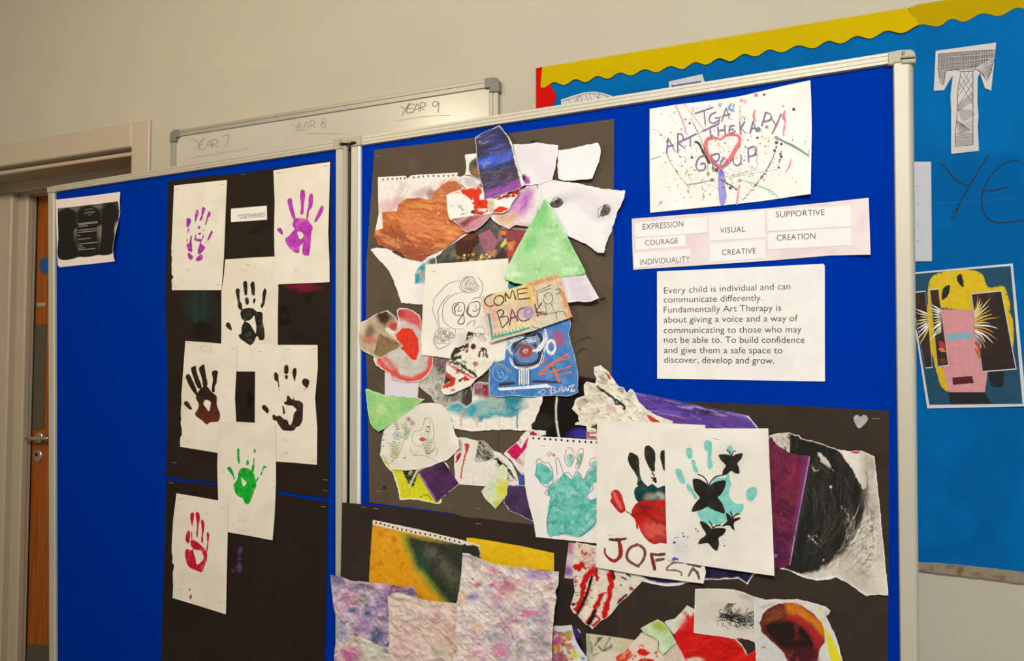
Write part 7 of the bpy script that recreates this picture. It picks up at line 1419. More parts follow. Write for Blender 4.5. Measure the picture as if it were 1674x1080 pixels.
# ---- bottom right pieces
fl = RS('torn_painting', 'page crowded with yellow, orange and magenta paint dabs beside the large cloth', 'painting',
   qg([(60, 272), (180, 275), (287, 264), (305, 350), (335, 440), (390, 530), (442, 600), (450, 760), (60, 760)]), 13.0, '#e6e4e6', sp=1.6, mat='wash', group=BG_, torn=.15, hfun=lambda x, y: .0042+(fbm(x, y, 40, 8, 2)-.5)*.001,
   ops=[('d', 150, 915, 1064, 26, 34, 4.0, ['#e8a41c', '#d8b430', '#c84a94', '#b83a80', '#e2c23c', '#a84a70', '#e07a2c', '#f0ead8'], dict(a=.85)), ('e', 929, 1034, 8, 8, 0, '#a8a030', dict(a=.85, soft=4, w=3)), ('e', 932, 1040, 5, 3, 0, '#d89a5c', dict(a=.8, soft=2)), ('p', qg([(300, 400), (345, 460), (460, 620), (380, 620), (330, 540), (280, 470)]), '#dfe2ea', dict(w=2)), ('e', 912, 1045, 8, 5, 0, '#d04aa0', dict(a=.85, soft=3)), ('p', qg([(100, 275), (287, 268), (295, 315), (200, 340), (120, 330)]), '#e8e6e6', dict(w=2)), ('e', 908, 1076, 18, 9, 0, '#b04a78', dict(a=.8, soft=5, w=3)), ('e', 940, 1072, 8, 5, 0, '#e2d84a', dict(a=.85, soft=3)), ('e', 953, 1076, 3, 3, 0, '#3a6ac0', dict(a=.8, soft=2)), ('e', 935, 1057, 3, 2, 0, '#7aa0c8', dict(a=.8, soft=2))])
pu = RS('torn_paper', 'tiny purple curled scrap by the flowery dab painting', 'paper scrap', qg([(295, 300), (340, 295), (370, 320), (385, 352), (360, 350), (380, 420), (420, 560), (380, 540), (330, 430)]), 2.6, '#3a2470', sp=2, mat='wash', group=BG_, ops=[('s', qg([(350, 310), (382, 350)]), 2, '#d8d0e6', {}), ('p', qg([(330, 400), (420, 420), (430, 580), (380, 540)]), '#17121c', dict(w=1))])
gl = RS('torn_painting', 'cream and sage strip with dark green vine strokes near the bottom edge', 'painting',
   qg([(437, 352), (700, 385), (990, 430), (1010, 760), (440, 760), (444, 500)]), 2.4, '#cfc9a8', sp=1.8, mat='wash', group=BG_, ops=[('n', 20, .5, '#dcd4b8', dict(a=.6)), ('e', 962, 1040, 5, 5, 0, '#d0a898', dict(a=.8, soft=3)), ('s', qg([(455, 400), (462, 520), (468, 640)]), 4, '#8fae9c', dict(a=.8, soft=1.5)), ('s', qg([(485, 450), (500, 560)]), 4, '#6c7a50', dict(a=.7, soft=1.5)), ('s', qg([(555, 410), (580, 400), (560, 440), (530, 480)]), 2, '#2c3a3a', dict(w=1)), ('s', qg([(600, 395), (560, 440)]), 2, '#2c3a3a', {}), ('s', qg([(570, 490), (610, 530), (640, 540)]), 2.2, '#2c3a3a', dict(w=1)), ('s', qg([(690, 400), (640, 480), (620, 530)]), 3, '#7a8e5a', dict(a=.8)), ('s', qg([(640, 530), (690, 500), (700, 480)]), 4, '#4a5c58', dict(a=.8)), ('e', 1025, 1052, 14, 6, 10, '#d8c0a8', dict(a=.7, soft=5)), ('s', qg([(510, 590), (560, 570)]), 2, '#5a6a48', dict(a=.8))])
pw = RS('torn_paper', 'pale rounded scrap edge under the red lips piece, lowest in the photo', 'paper scrap', qg([(500, 760), (520, 640), (560, 580), (620, 548), (700, 545), (760, 560), (860, 600), (900, 760)]), 3.8, '#e6d8c6', sp=3, group=BG_, torn=.3)
rl = RS('torn_painting', 'cream scrap painted with red lips and an orange block', 'painting',
   qg([(745, 600), (885, 500), (930, 445), (975, 400), (1020, 345), (1110, 390), (1200, 432), (1190, 520), (1260, 590), (1260, 760), (740, 760)]), 5.2, '#ead9c8', sp=1.6, mat='wash', group=BG_, torn=.3,
   ops=[('p', qg([(745, 600), (885, 510), (940, 590), (850, 650), (760, 650)]), '#dc4a2a', dict(w=1.5)), ('n', 5, .55, '#efb08c', dict(a=.7, reg=(1020, 1068, 14, 12))), ('p', qg([(970, 540), (1000, 515), (1060, 525), (1115, 560), (1080, 590), (1000, 580)]), '#dc2418', dict(w=1.5, ws=5)), ('p', qg([(980, 650), (1010, 620), (1150, 625), (1160, 650)]), '#cf1a18', dict(w=1)), ('p', qg([(1150, 560), (1180, 510), (1215, 560), (1200, 610), (1160, 600)]), '#d8664a', dict(w=2, ws=4, grain=.66)), ('d', 8, 1050, 1056, 12, 4, 1.0, ['#dc5a48']), ('d', 6, 1042, 1075, 14, 6, 2.0, ['#dc4a34', '#e88a6c'])])
rb_ = RS('torn_painting', 'large red painted page with white torn corner, bottom right of the collage', 'painting',
   qg([(1260, 235), (1290, 215), (1370, 200), (1440, 130), (1500, 60), (1590, 105)])+[(1140, 1010), (1150, 1010), (1200, 1035), (1215, 1050), (1222, 1070), (1240, 1060), (1245, 1110), (1080, 1110), (1078, 1090)]+qg([(1240, 590), (1390, 450), (1370, 380), (1310, 300)]), 2.8, '#da1a14', sp=1.9, mat='wash', group=BG_, torn=.3, wave=.7,
   ops=[('n', 26, .5, '#e82c20', dict(a=.6, st=(.5, 1.5), ang=-20)), ('n', 14, .58, '#b81210', dict(a=.5, st=(.5, 1.5), ang=-20)), ('p', qg([(1250, 220), (1500, 50), (1590, 100), (1590, 150), (1480, 200), (1430, 290), (1365, 365), (1340, 380)]), '#dfe0d2', dict(w=1.5)), ('e', 1120, 1003, 4, 5, 0, '#e87a78', dict(a=.8, soft=3, w=2)), ('s', qL([(60, 640), (120, 560)]), 10, '#e88a80', dict(a=.6, soft=5)), ('e', 1121, 1002, 2, 2, 0, '#7a9a88', dict(a=.8)), ('s', qL([(125, 560), (150, 620)]), 6, '#da2a24', dict(soft=2)), ('s', qL([(175, 540), (178, 640)]), 3, '#c81818', {}),
        ('p', qg([(1380, 440), (1500, 660), (1500, 760), (1200, 760), (1250, 590)]), '#dcc8b8', dict(w=.5)), ('p', qL([(540, 755), (640, 885), (700, 850), (700, 780)]), '#10100c', dict(w=.8)), ('s', qL([(535, 755), (590, 820), (635, 888)]), 1.6, '#efe6da', {}), ('e', 1136, 1079, 14, 5, 0, '#d8ccb8', dict(w=2, soft=2))])
gb = RS('torn_painting', 'pale green curved scrap with a lime patch, over the red painting corner', 'painting',
   qg([(1012, 300), (1080, 260), (1190, 205), (1255, 240), (1305, 300), (1345, 370), (1392, 452), (1320, 510), (1248, 580), (1200, 520), (1205, 430), (1120, 385), (1040, 350)]), 6.8, '#c9ddb4', sp=1.7, mat='wash', group=BG_, lifts=[(1084, 1068, 10, 4), (1050, 1027, 8, 4)], ops=[('n', 24, .5, '#d8e4c4', dict(a=.7)), ('e', 1078, 1024, 12, 8, 35, '#a6bc2c', dict(a=.9, soft=6, w=3)), ('e', 1096, 1050, 10, 12, 0, '#b6d8a0', dict(a=.7, soft=6))], torn=.15)
fe = RS('pencil_drawing', 'white torn page with a furry black charcoal eye', 'drawing',
   qL([(190, 326), (350, 323), (520, 330), (600, 352), (680, 385), (790, 418), (790, 800), (700, 782), (640, 758), (560, 745), (520, 752), (430, 735), (300, 718), (178, 700), (184, 520)]), 4.6, '#dcd7ca', sp=2.0, torn=.4, group=BG_, ops=[('n', 50, .5, '#cfc9bc', dict(a=.6)), ('e', 1175, 1012, 12, 5, 0, '#c4beb0', dict(a=.6, soft=5)), ('e', 1212, 1012, 24, 12, 8, '#3c3a34', dict(a=.85, soft=6, w=5, ws=6, grain=.72)), ('e', 1218, 975, 12, 4, 20, '#a8a294', dict(a=.7, soft=4))])
mk = Marks(fe, 'charcoal_hatching', 'ink', kind='stuff'); rr = random.Random(9)
for k in range(170):
    x, y = rr.gauss(560, 70), rr.gauss(585, 34); a = rr.gauss(.25, .9); L = rr.uniform(14, 52)
    mk.line(qL([(x, y), (x+math.cos(a)*L*.5+rr.uniform(-5, 5), y+math.sin(a)*L*.5+rr.uniform(-6, 6)), (x+math.cos(a)*L, y+math.sin(a)*L)]), rr.uniform(.5, 1.1), rr.choice(['#211f1a', '#2f2c26', '#3c3932']))
for k in range(60):
    x, y = rr.gauss(450, 40), rr.gauss(560, 16); mk.line(qL([(x, y), (x+rr.uniform(20, 60), y+rr.uniform(0, 20))]), 1.0, '#211f1a')
for k in range(6): mk.line(qL([(430+k*10, 520), (450+k*12, 470-k*4), (480+k*8, 450), (440+k*10, 510)]), .7, '#4a463e')
mk.build()
pt = RS('torn_painting', 'orange, red and black swirled head painting on white torn paper, bottom right corner', 'painting',
   qL([(690, 435), (790, 420), (860, 412), (960, 418), (1060, 413), (1150, 432), (1250, 460), (1310, 478), (1347, 510), (1335, 540), (1310, 558), (1340, 620), (1380, 700), (1415, 800), (1450, 942), (1470, 1010), (715, 1010), (702, 780)]), 6.2, '#dcdad8', sp=1.7, torn=.5, mat='wash', group=BG_, wave=.7, lifts=[(1356, 997, 10, 4)],
   ops=[('n', 50, .5, '#d0ccc6', dict(a=.5)), ('p', qL([(740, 620), (770, 540), (820, 490), (900, 455), (1000, 440), (1100, 470), (1200, 540), (1280, 620), (1305, 700), (1300, 780), (1250, 850), (1230, 1000), (1010, 1000), (930, 850), (820, 750), (760, 690)]), '#6e2c1e', dict(w=1.5)), ('p', qL([(960, 450), (1060, 455), (1180, 530), (1280, 630), (1300, 740), (1240, 700), (1180, 620), (1080, 560), (980, 530)]), '#d8761c', dict(w=2, soft=4)),
        ('p', qL([(980, 560), (1080, 570), (1170, 630), (1240, 720), (1290, 760), (1230, 850), (1180, 800), (1120, 680), (1000, 600)]), '#b8242c', dict(w=2, soft=4)), ('p', qL([(790, 620), (900, 590), (1000, 600), (1120, 640), (1200, 720), (1210, 820), (1150, 900), (1030, 880), (900, 800), (800, 700)]), '#251a17', dict(w=3, soft=4)), ('s', qL([(1055, 630), (1060, 740)]), 6, '#6e2422', dict(a=.9, soft=2)), ('e', 1302, 1044, 5, 3, 0, '#6e2422', dict(a=.8, soft=2)),
        ('n', 14, .5, '#a0522c', dict(a=.5, reg=(1275, 1000, 40, 16), st=(.5, 1.6), ang=-20)), ('p', qL([(980, 820), (1230, 840), (1240, 1000), (1000, 1000)]), '#4e1c24', dict(w=3, soft=4)), ('n', 8, .55, '#8c3a44', dict(a=.6, reg=(1312, 1075, 30, 16))), ('p', qL([(1240, 485), (1262, 485), (1258, 540), (1300, 640), (1380, 780), (1450, 942), (1450, 1000), (1370, 1000), (1310, 780)]), '#e6dc2c', dict(w=1.5)), ('p', qL([(1262, 590), (1310, 640), (1320, 780), (1298, 800), (1300, 680)]), '#d8cce0', dict(a=.6, w=1)), ('s', qL([(765, 826), (790, 828)]), 2.4, '#6a7078', dict(a=.8))])

# ---- upper right sheets
tga = RS('title_sheet', 'paint-spattered sheet lettered TGA ART THERAPY GROUP with a red heart', 'sign',
   qM([(151, 272), (350, 240), (560, 215), (700, 198), (860, 172), (1000, 138), (1180, 95), (1385, 52), (1392, 200), (1396, 420), (1392, 650), (1388, 925), (1250, 945), (1100, 968), (1000, 982), (700, 1015), (400, 1045), (155, 1070), (151, 800), (150, 500)]), 2.4, '#f8f4ee', sp=4, wave=.8, lifts=[(1325, 132, 20, 5), (1326, 318, 26, 12)], ops=[('n', 60, .5, '#f2ede6', dict(a=.5))])
mk = Marks(tga, 'painted_heart', 'paint', 'red painted heart')
for p, w in (([(700, 510), (650, 495), (600, 505), (580, 550), (595, 620), (640, 680), (690, 725)], [3, 5, 6, 7, 7, 8, 6]), ([(700, 505), (740, 475), (800, 470), (840, 490), (835, 540), (800, 600), (760, 670), (700, 730)], [4, 5, 5, 6, 7, 8, 8, 5])): mk.line(qM(p), w, '#ee6a70', rough=.25)
mk.build()
mk = Marks(tga, 'paint_strokes', 'ink', kind='stuff')
mk.poly(qM([(680, 760), (700, 730), (725, 770), (730, 860), (742, 940), (725, 1005), (695, 1008), (682, 940), (676, 850)]), '#9a98dc', jitter=.4, ops=[('e', 1179, 280, 5, 8, 0, '#7a5ac0', dict(a=.8, soft=3))])
for p, w, c in (([(860, 818), (940, 845), (1030, 880), (1100, 915), (1142, 960)], [1.5, 2.4, 2.4, 1.8], '#9adfa8'), ([(1115, 490), (1180, 520), (1260, 560), (1370, 630)], [2.5, 3, 3.5, 3], '#7c9696'), ([(1370, 632), (1375, 580)], 1, '#8aa0a0'), ([(1190, 285), (1180, 330), (1195, 375)], [2, 6, 2.5], '#ee8088'), ([(1190, 380), (1175, 480)], [2, 4, 1.5], '#f0a0a4'), ([(1240, 650), (1225, 710), (1190, 765)], [1, 3.2, 1], '#f090a0'),
                ([(960, 280), (950, 330), (965, 370)], [2, 4, 2], '#f08a90'), ([(160, 432), (210, 440), (270, 500)], .8, '#f0a8b0'), ([(455, 852), (560, 835), (650, 810)], [2.4, 2, 1.2], '#a8a090'), ([(700, 800), (850, 770), (985, 735)], .9, '#a8b8a0'), ([(760, 800), (960, 765), (1130, 738)], .8, '#b8b0a0'), ([(155, 662), (235, 635)], .9, '#7a7a78'),
                ([(780, 230), (760, 270), (800, 290)], [2, 5, 2], '#7aa0d0'), ([(800, 235), (790, 275)], 3, '#98b8dc'), ([(500, 525), (530, 540), (570, 620), (610, 690)], [3.5, 4, 3.5], '#3d3c38'), ([(440, 740), (425, 775)], 1.6, '#8acc4a'), ([(590, 640), (600, 790)], 1.2, '#8ab85a')):
    mk.line(qM(p), w, c, rough=.3)
mk.build()
mk = Marks(tga, 'pencil_lettering', 'ink', 'grey pencil and purple letters reading TGA ART THERAPY GROUP')
GR1, PU1 = '#7d7982', '#9a62c0'
def L2(strokes, dx=5, dy=6):
    for p in strokes:
        mk.line(qM([(x+dx, y+dy) for x, y in p]), 1.2, PU1, rough=.4, smooth=len(p) > 3)
        mk.line(qM(p), 1.9, GR1, rough=.5, smooth=len(p) > 3)
L2([[(500, 310), (640, 262)], [(570, 290), (580, 395)], [(660, 300), (620, 320), (610, 365), (640, 385), (685, 360)], [(655, 345), (690, 340), (682, 385)], [(705, 370), (740, 265), (765, 350)], [(712, 330), (770, 315)]], -3, -5)
L2([[(280, 610), (290, 490), (345, 600)], [(285, 560), (335, 548)], [(365, 610), (365, 460)], [(365, 462), (400, 470), (405, 510), (370, 530), (420, 575)], [(410, 510), (510, 460)], [(460, 490), (462, 560)]])
L2([[(555, 440), (680, 385)], [(615, 430), (620, 505)], [(672, 410), (678, 480)], [(725, 395), (730, 470)], [(675, 440), (728, 430)], [(800, 395), (765, 410), (765, 460), (808, 440)], [(765, 430), (795, 425)], [(840, 370), (850, 470)], [(880, 365), (850, 420), (885, 455)], [(920, 460), (945, 360), (965, 440)], [(925, 425), (962, 415)],
    [(1010, 400), (1040, 300)], [(1040, 300), (1075, 310), (1080, 350), (1025, 370)], [(1085, 340), (1115, 390)], [(1160, 310), (1120, 400), (1090, 460)]])
L2([[(570, 625), (525, 650), (505, 700), (520, 740), (570, 735), (575, 690), (540, 695)], [(625, 620), (640, 750)], [(630, 625), (680, 615), (675, 665), (640, 680), (680, 730)], [(720, 650), (695, 680), (700, 710), (735, 700), (745, 665), (720, 645)], [(790, 640), (795, 690), (825, 705), (850, 680), (850, 620)], [(905, 570), (910, 680)], [(905, 575), (950, 560), (965, 590), (950, 625), (910, 635)]])
mk.build()
mk = Marks(tga, 'paint_spatter', 'ink', kind='stuff'); rr = random.Random(31)
cols = ['#4a4a46', '#4a4a46', '#6a6a66', '#f090a8', '#f0a8b4', '#e86a78', '#98c8a8', '#b8a0d0', '#8aa8a0', '#d0c060', '#7a6a58']
for k in range(620):
    x, y = rr.gauss(680, 270), rr.gauss(640, 210)
    if not (165 < x < 1380 and 275-(x-150)*.165 < y < 1050-(x-150)*.11): continue
    p = qM([(x, y)])[0]; mk.dot(p[0], p[1], rr.choice([.4, .5, .6, .8, 1.0, 1.4]), rr.choice(cols), n=6, asp=rr.uniform(.7, 1), ang=rr.uniform(0, 3))
def trail(a, b, n, r0, r1, col, c=(0, 0)):
    for k in range(n):
        t = k/(n-1); x = a[0]+(b[0]-a[0])*t+c[0]*4*t*(1-t); y = a[1]+(b[1]-a[1])*t+c[1]*4*t*(1-t); p = qM([(x+rr.uniform(-3, 3), y+rr.uniform(-3, 3))])[0]; mk.dot(p[0], p[1], rr.uniform(r0, r1), col, n=7)
trail((470, 350), (610, 690), 34, .6, 1.0, '#4a4a46', (10, 0)); trail((1125, 560), (960, 860), 26, .7, 1.4, '#4a4a46', (20, 10)); trail((960, 860), (870, 970), 8, .6, 1.2, '#4a4a46'); trail((975, 560), (975, 720), 12, .5, .9, '#4a4a46'); trail((280, 610), (460, 880), 30, .5, 1.0, '#6a6a66', (-20, 0)); trail((620, 850), (560, 970), 12, .4, .8, '#4a4a46', (-20, 0)); trail((690, 810), (820, 890), 14, .8, 1.8, '#5c5a50'); trail((350, 250), (430, 460), 34, .7, 1.6, '#f0a0b4', (10, 0)); trail((420, 240), (560, 420), 22, .7, 1.4, '#f0a8c0'); trail((845, 250), (845, 430), 16, .6, 1.2, '#e88a90'); trail((985, 495), (1110, 495), 8, .8, 1.5, '#e8e0a0'); trail((840, 860), (820, 1000), 14, 1, 2.2, '#e8a0a4'); trail((1160, 600), (1140, 720), 7, .5, 2.2, '#5c5a50'); trail((1115, 490), (1260, 560), 10, 1.2, 2.4, '#7c9696')
for x, y, r, c in ((1258, 275, 2.6, '#4a4a46'), (1125, 492, 2.8, '#8aa0a0'), (1125, 530, 2.8, '#5c5c4c'), (1163, 541, 2.2, '#4a4a46'), (978, 493, 2.0, '#4a4a46'), (985, 430, 4.2, '#6f8c88'), (1050, 410, 2.8, '#8aa09c'), (1030, 162, 2.0, '#4a4a46'), (968, 165, 3.2, '#ee7a80'), (855, 205, 3.0, '#f0a0a8'), (885, 215, 3.0, '#f0b4c4'), (690, 240, 3.4, '#b8b8c8'), (630, 818, 3.0, '#8a7a60'), (665, 742, 3.2, '#5c4c3c'), (845, 822, 2.4, '#a89a80'), (1110, 590, 2.2, '#4a4a46'), (1162, 640, 2.2, '#5c4c3c'), (458, 382, 1.8, '#4a4a46'), (340, 298, 2.4, '#b8dcd0'), (770, 878, 2.6, '#5c4c3c'), (235, 990, 2.0, '#b0a0c4'), (1012, 795, 2.6, '#8a7068'), (475, 645, 2.2, '#5c4c3c'), (600, 770, 2.6, '#8aa85a'), (1175, 250, 2.2, '#f0b0c0'), (935, 720, 2.4, '#f0b0d0')):
    p = qM([(x, y)])[0]; mk.dot(p[0], p[1], r, c, n=10)
mk.build()
qN = lambda p: Q(1020, 310, 3.274, p)
wd = RS('words_strip', 'long pinkish paper strip carrying seven printed word cards', 'sign',
   qN([(42, 155), (400, 127), (760, 100), (1060, 70), (1310, 43), (1315, 200), (1320, 347), (1100, 352), (800, 378), (400, 405), (50, 428), (45, 300)]), 2.6, '#ecdedd', sp=5, wave=.7, lifts=[(1422, 415, 26, 7), (1340, 322, 16, 4), (1034, 357, 12, 2)], ops=[('n', 40, .5, '#e6cdd0', dict(a=.6)), ('n', 90, .5, '#f0e8e6', dict(a=.5))])
def card(quad, txt, x0, y0, x1, y1, c0, c1):
    s = sheet('word_card', None, None, PR, qN(quad), 0, '#f3efee', sp=6, parent=wd, thick=.0002, hfun=lambda x, y: wd.h(x, y)+.0007)
    m_ = text_marks(s, 'lettering', [(txt,)+qN([(x0, y0)])[0]+qN([(x1, y1)])[0]+(c0/3.274, c1/3.274)], '#35322f')
card([(55, 178), (448, 142), (448, 230), (62, 256)], 'EXPRESSION', 101, 214, 318, 197, 32, 32)
card([(60, 262), (330, 240), (330, 303), (64, 323)], 'COURAGE', 113, 298, 290, 286, 29, 29)
card([(52, 340), (357, 317), (357, 385), (54, 420)], 'INDIVIDUALITY', 87, 403, 353, 384, 31, 30)
card([(452, 138), (752, 112), (756, 255), (458, 274)], 'VISUAL', 514, 232, 650, 224, 30, 30)
card([(460, 290), (756, 268), (758, 366), (462, 388)], 'CREATIVE', 524, 350, 706, 340, 30, 30)
card([(765, 108), (1215, 85), (1218, 196), (768, 222)], 'SUPPORTIVE', 813, 148, 1074, 135, 32, 32)
card([(768, 232), (1215, 204), (1218, 298), (770, 320)], 'CREATION', 818, 273, 1024, 262, 32, 32)
tx = RS('text_sheet', 'white printed sheet beginning Every child is individual, pinned under the word strip', 'sign',
   qN([(177, 437), (620, 418), (1066, 396), (1075, 405), (1075, 700), (1076, 1026), (620, 1018), (178, 1010)]), 2.6, '#f1efea', sp=6, wave=.5, lifts=[(1346, 434, 12, 2), (1348, 622, 20, 2)], ops=[('n', 80, .5, '#eae7e0', dict(a=.5))])
tl_ = [('Every child is individual and can', 214, 555, 890, 532), ('communicate differently.', 213, 604, 740, 594), ('Fundamentally Art Therapy is', 213, 658, 841, 647), ('about giving a voice and a way of', 213, 711, 930, 703), ('communicating to those who may', 213, 767, 950, 763), ('not be able to. To build confidence', 214, 818, 966, 819), ('and give them a safe space to', 214, 873, 848, 875), ('discover, develop and grow.', 214, 925, 804, 930)]
for t_, a, b, c, d in tl_:
    text_marks(tx, 'text_line', [(t_,)+qN([(a, b)])[0]+qN([(c, d)])[0]+(10.2, 10.8)], '#34312e', off=-.006)

# ---- brush texture on the painted pieces
brush(og, 200, ['#a8552f', '#8a4428', '#e89a60', '#f0ae78', '#c4622e', '#6a3a24'], ang=15, spread=28, L=(10, 34), w=(.4, 1.5), curve=5, seed=1)
brush(og, 50, ['#8a4a30', '#6a3826', '#b0603c'], reg=qA([(95, 850), (400, 930), (620, 960), (430, 1075), (300, 1060), (90, 900)]), ang=40, spread=20, L=(8, 20), w=(.5, 1.3), seed=2)
brush(dk, 90, ['#6e6a5e', '#2c2a26', '#8a8476', '#4d4a42', '#a09a8a'], reg=qa([(60, 1000), (300, 760), (320, 980)]), ang=-40, spread=25, L=(6, 18), w=(.5, 1.4), seed=3)
brush(dk, 50, ['#6e6a5e', '#3c3a32', '#9a9484', '#7a745e'], reg=qa([(520, 660), (690, 510), (830, 640), (740, 780), (680, 640)]), ang=50, spread=25, L=(5, 14), w=(.5, 1.6), seed=4)
brush(dk, 40, ['#8a3a44', '#b85058', '#7a2c38'], reg=qa([(900, 640), (1080, 650), (900, 1000)]), ang=60, spread=20, L=(5, 14), w=(.5, 1.4), seed=5)
brush(gx, 150, ['#2b3a90', '#4668f0', '#22204a', '#6a58b0', '#8f9cf4', '#2c2b40', '#3450d0'], reg=[(778, 226), (815, 208), (838, 240), (846, 274), (784, 290)], ang=-18, spread=14, L=(8, 26), w=(.4, 1.4), seed=6)
brush(gx, 90, ['#4a4650', '#2c2a30', '#6a5a80', '#a050b8', '#c070d0', '#55505a'], reg=[(784, 284), (848, 270), (857, 300), (792, 324)], ang=-20, spread=12, L=(8, 26), w=(.4, 1.3), seed=7)
brush(mg, 70, ['#c46ac8', '#e0a8e0', '#b040b8', '#ead8ea', '#d890d8'], reg=qa([(960, 260), (1180, 160), (1190, 420), (960, 480)]), ang=-50, spread=25, L=(5, 18), w=(.4, 1.0), seed=8)
brush(ap, 120, ['#e2342a', '#f06858', '#c82822', '#f09088'], reg=qC([(180, 850), (240, 920), (330, 985), (430, 1000), (510, 970), (555, 880), (562, 830), (530, 830), (500, 920), (430, 960), (330, 945), (240, 860)]), ang=20, spread=40, L=(5, 14), w=(.4, 1.1), seed=9)
brush(ap, 90, ['#b8b4ae', '#d8d4ce', '#a8a49e', '#e6e2dc'], reg=qC([(340, 760), (420, 860), (480, 850), (500, 900), (430, 940), (340, 920), (280, 850)]), ang=30, spread=50, L=(5, 14), w=(.4, 1.0), seed=10)
brush(ap, 90, ['#d8301c', '#f85a40', '#c42c18', '#f07050'], reg=qC([(300, 660), (350, 615), (420, 625), (465, 690), (475, 780), (450, 840), (360, 780)]), ang=80, spread=14, L=(6, 18), w=(.4, 1.0), seed=11)
brush(ap, 60, ['#d84a52', '#e87a78', '#c03448'], reg=qC([(320, 480), (400, 470), (480, 530), (470, 580), (330, 560)]), ang=25, spread=20, L=(6, 14), w=(.4, 1.0), seed=12)
brush(br, 110, ['#6f5236', '#8a6c48', '#5a3a28', '#b89a74', '#a07c54'], ang=50, spread=35, L=(4, 14), w=(.3, .9), seed=13)
brush(tq, 140, ['#2a9cb0', '#4cc0cc', '#1c7c90', '#7ad0d4', '#a8dcd8'], reg=qc([(150, 262), (260, 200), (335, 250), (540, 220), (860, 170), (870, 240), (740, 315), (470, 345), (300, 330)]), ang=-15, spread=35, L=(4, 14), w=(.5, 1.8), seed=14, mat='wash')
brush(gw, 110, ['#6a6660', '#d6d2c8', '#8c8880', '#4a4644', '#e8e4da'], ang=-60, spread=30, L=(4, 16), w=(.4, 1.4), seed=15, mat='wash')
brush(yb_, 70, ['#b8b81c', '#f0ec50', '#9a9a20', '#d8d830'], reg=qE([(290, 680), (480, 700), (560, 860), (340, 860)]), ang=70, spread=30, L=(4, 12), w=(.4, 1.2), seed=16, mat='wash')
brush(pp, 80, ['#3c2044', '#6e4078', '#5a2f64', '#2c2430'], ang=-30, spread=30, L=(6, 18), w=(.4, 1.2), seed=17)
brush(bw, 110, ['#1e1c18', '#2c2a24', '#e6e2d4', '#c8c4b4', '#3a382f'], ang=48, spread=12, L=(6, 20), w=(.3, .9), seed=18)
brush(rw, 50, ['#1e1c18', '#2c2a24', '#dcd8ca'], reg=qc([(580, 690), (620, 670), (790, 900), (700, 880), (600, 760)]), ang=48, spread=10, L=(8, 22), w=(.3, 1.0), seed=19)
brush(ps, 200, ['#7a5cc8', '#3a2880', '#9a82d8', '#5c42a8', '#6a2f7c', '#4a3498', '#2c1c5c'], ang=13, spread=8, L=(12, 40), w=(.5, 1.6), seed=20)
brush(mr_, 150, ['#8a3048', '#5c1c34', '#a04060', '#702438', '#4a1830', '#93405c'], ang=60, spread=40, L=(10, 30), w=(.6, 2.0), seed=21)
brush(bc, 220, ['#33312c', '#1a1816', '#45423c', '#2a2825', '#55524a'], reg=[(1200+x/3, 640+y/3) for x, y in [(330, 330), (520, 300), (660, 520), (680, 700), (600, 900), (420, 880), (300, 840), (330, 600)]], swirl=(1290, 820), L=(14, 46), w=(.5, 1.8), curve=2, seed=22)
brush(bc, 60, ['#c8bfae', '#e0d8ca', '#a8a090', '#8c8576'], reg=qH([(530, 560), (560, 560), (590, 640), (560, 760), (480, 860), (462, 850), (540, 720)]), swirl=(1290, 820), L=(6, 22), w=(.4, 1.3), seed=23)
brush(bc, 70, ['#6a655a', '#4a463f', '#8f897c', '#2f2c28'], reg=qH([(640, 470), (690, 620), (690, 780), (620, 920), (600, 900), (660, 760), (650, 600)]), swirl=(1290, 820), L=(10, 30), w=(.3, 1.1), seed=24)
brush(bc, 40, ['#3a3630', '#5c574e', '#8f897c'], reg=qH([(180, 212), (275, 205), (280, 290), (220, 260)]), ang=70, spread=12, L=(4, 16), w=(.3, .9), seed=25)
brush(rb_, 120, ['#f03a2c', '#c41410', '#e0281c', '#a81010'], reg=qL([(40, 720), (120, 600), (180, 700), (540, 750), (600, 860), (500, 930), (100, 930)]), ang=-15, spread=25, L=(10, 34), w=(.5, 1.8), seed=26, mat='wash')
brush(pt, 130, ['#e8902c', '#c8641c', '#f0a848', '#a84c1c', '#d87824'], reg=qL([(970, 460), (1080, 475), (1200, 560), (1290, 660), (1295, 740), (1200, 640), (1080, 560), (970, 520)]), ang=42, spread=12, L=(6, 22), w=(.4, 1.3), seed=27)
brush(pt, 90, ['#c8343c', '#a01c28', '#e05048', '#8a1c24'], reg=qL([(990, 570), (1100, 590), (1220, 700), (1285, 770), (1220, 840), (1120, 680)]), ang=48, spread=14, L=(6, 18), w=(.4, 1.2), seed=28)
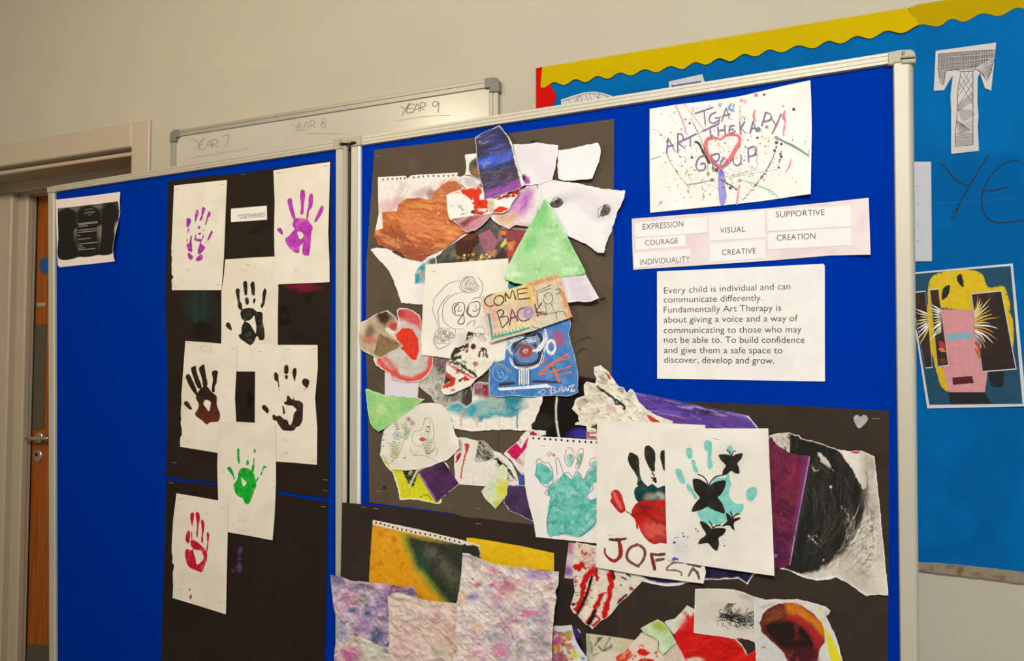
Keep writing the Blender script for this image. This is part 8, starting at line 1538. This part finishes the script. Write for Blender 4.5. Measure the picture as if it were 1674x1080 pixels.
brush(pt, 110, ['#8a4a30', '#6a3020', '#a0603c', '#b87050'], reg=qL([(760, 620), (800, 520), (920, 460), (980, 470), (980, 580), (860, 600), (790, 660)]), ang=-35, spread=18, L=(6, 18), w=(.4, 1.2), seed=29)
brush(pt, 110, ['#3a2420', '#1a1210', '#5a2c2c', '#4a2a28'], reg=qL([(800, 640), (1000, 620), (1190, 720), (1200, 880), (1220, 940), (1010, 940), (900, 800)]), ang=40, spread=40, L=(5, 16), w=(.4, 1.1), seed=30)
brush(rh, 70, ['#e01818', '#b01010', '#8a0c0c', '#f0e8d8'], reg=qK([(350, 170), (470, 180), (465, 330), (420, 360), (330, 320)]), ang=35, spread=20, L=(3, 9), w=(.6, 2.0), seed=31)
brush(yp, 320, ['#26281e', '#3c4234', '#565a48', '#7c7c68', '#8f8f7c', '#1e201a'], reg=qI([(560, 240), (900, 290), (930, 360), (900, 660), (850, 670), (700, 520), (620, 400)]), ang=50, spread=30, L=(1.5, 4), w=(.4, 1.0), curve=.5, seed=32, mat='wash')
brush(yp, 120, ['#c88a1c', '#f4c040', '#b87818', '#e0a82c'], reg=qI([(335, 200), (500, 230), (620, 480), (740, 640), (320, 540)]), ang=60, spread=30, L=(2, 6), w=(.4, 1.0), curve=.5, seed=33, mat='wash')

brush(cm, 110, ['#8c857a', '#a39b90', '#b8afa0', '#c8a8a0', '#77706a'], ang=12, spread=18, L=(3, 9), w=(.8, 2.0), curve=1, seed=40, mix=.6, name='print_marks', mat='ink')
brush(ht, 20, ['#b85a78', '#8a5aa8'], ang=80, L=(3, 8), seed=41)
brush(c4, 160, ['#d84c98', '#b07ac0', '#e0a060', '#8a8aa8', '#e06a80', '#c890b0'], ang=30, spread=60, L=(3, 9), w=(.6, 1.8), curve=2, seed=42, mix=.4, name='dye_marks', mat='cloth')
brush(c1, 110, ['#5a7aa4', '#8a6aa8', '#c06a98', '#e8dce4', '#4a5a80'], ang=30, spread=60, L=(4, 14), w=(.6, 2.0), curve=3, seed=43, mix=.4, name='dye_marks', mat='cloth')
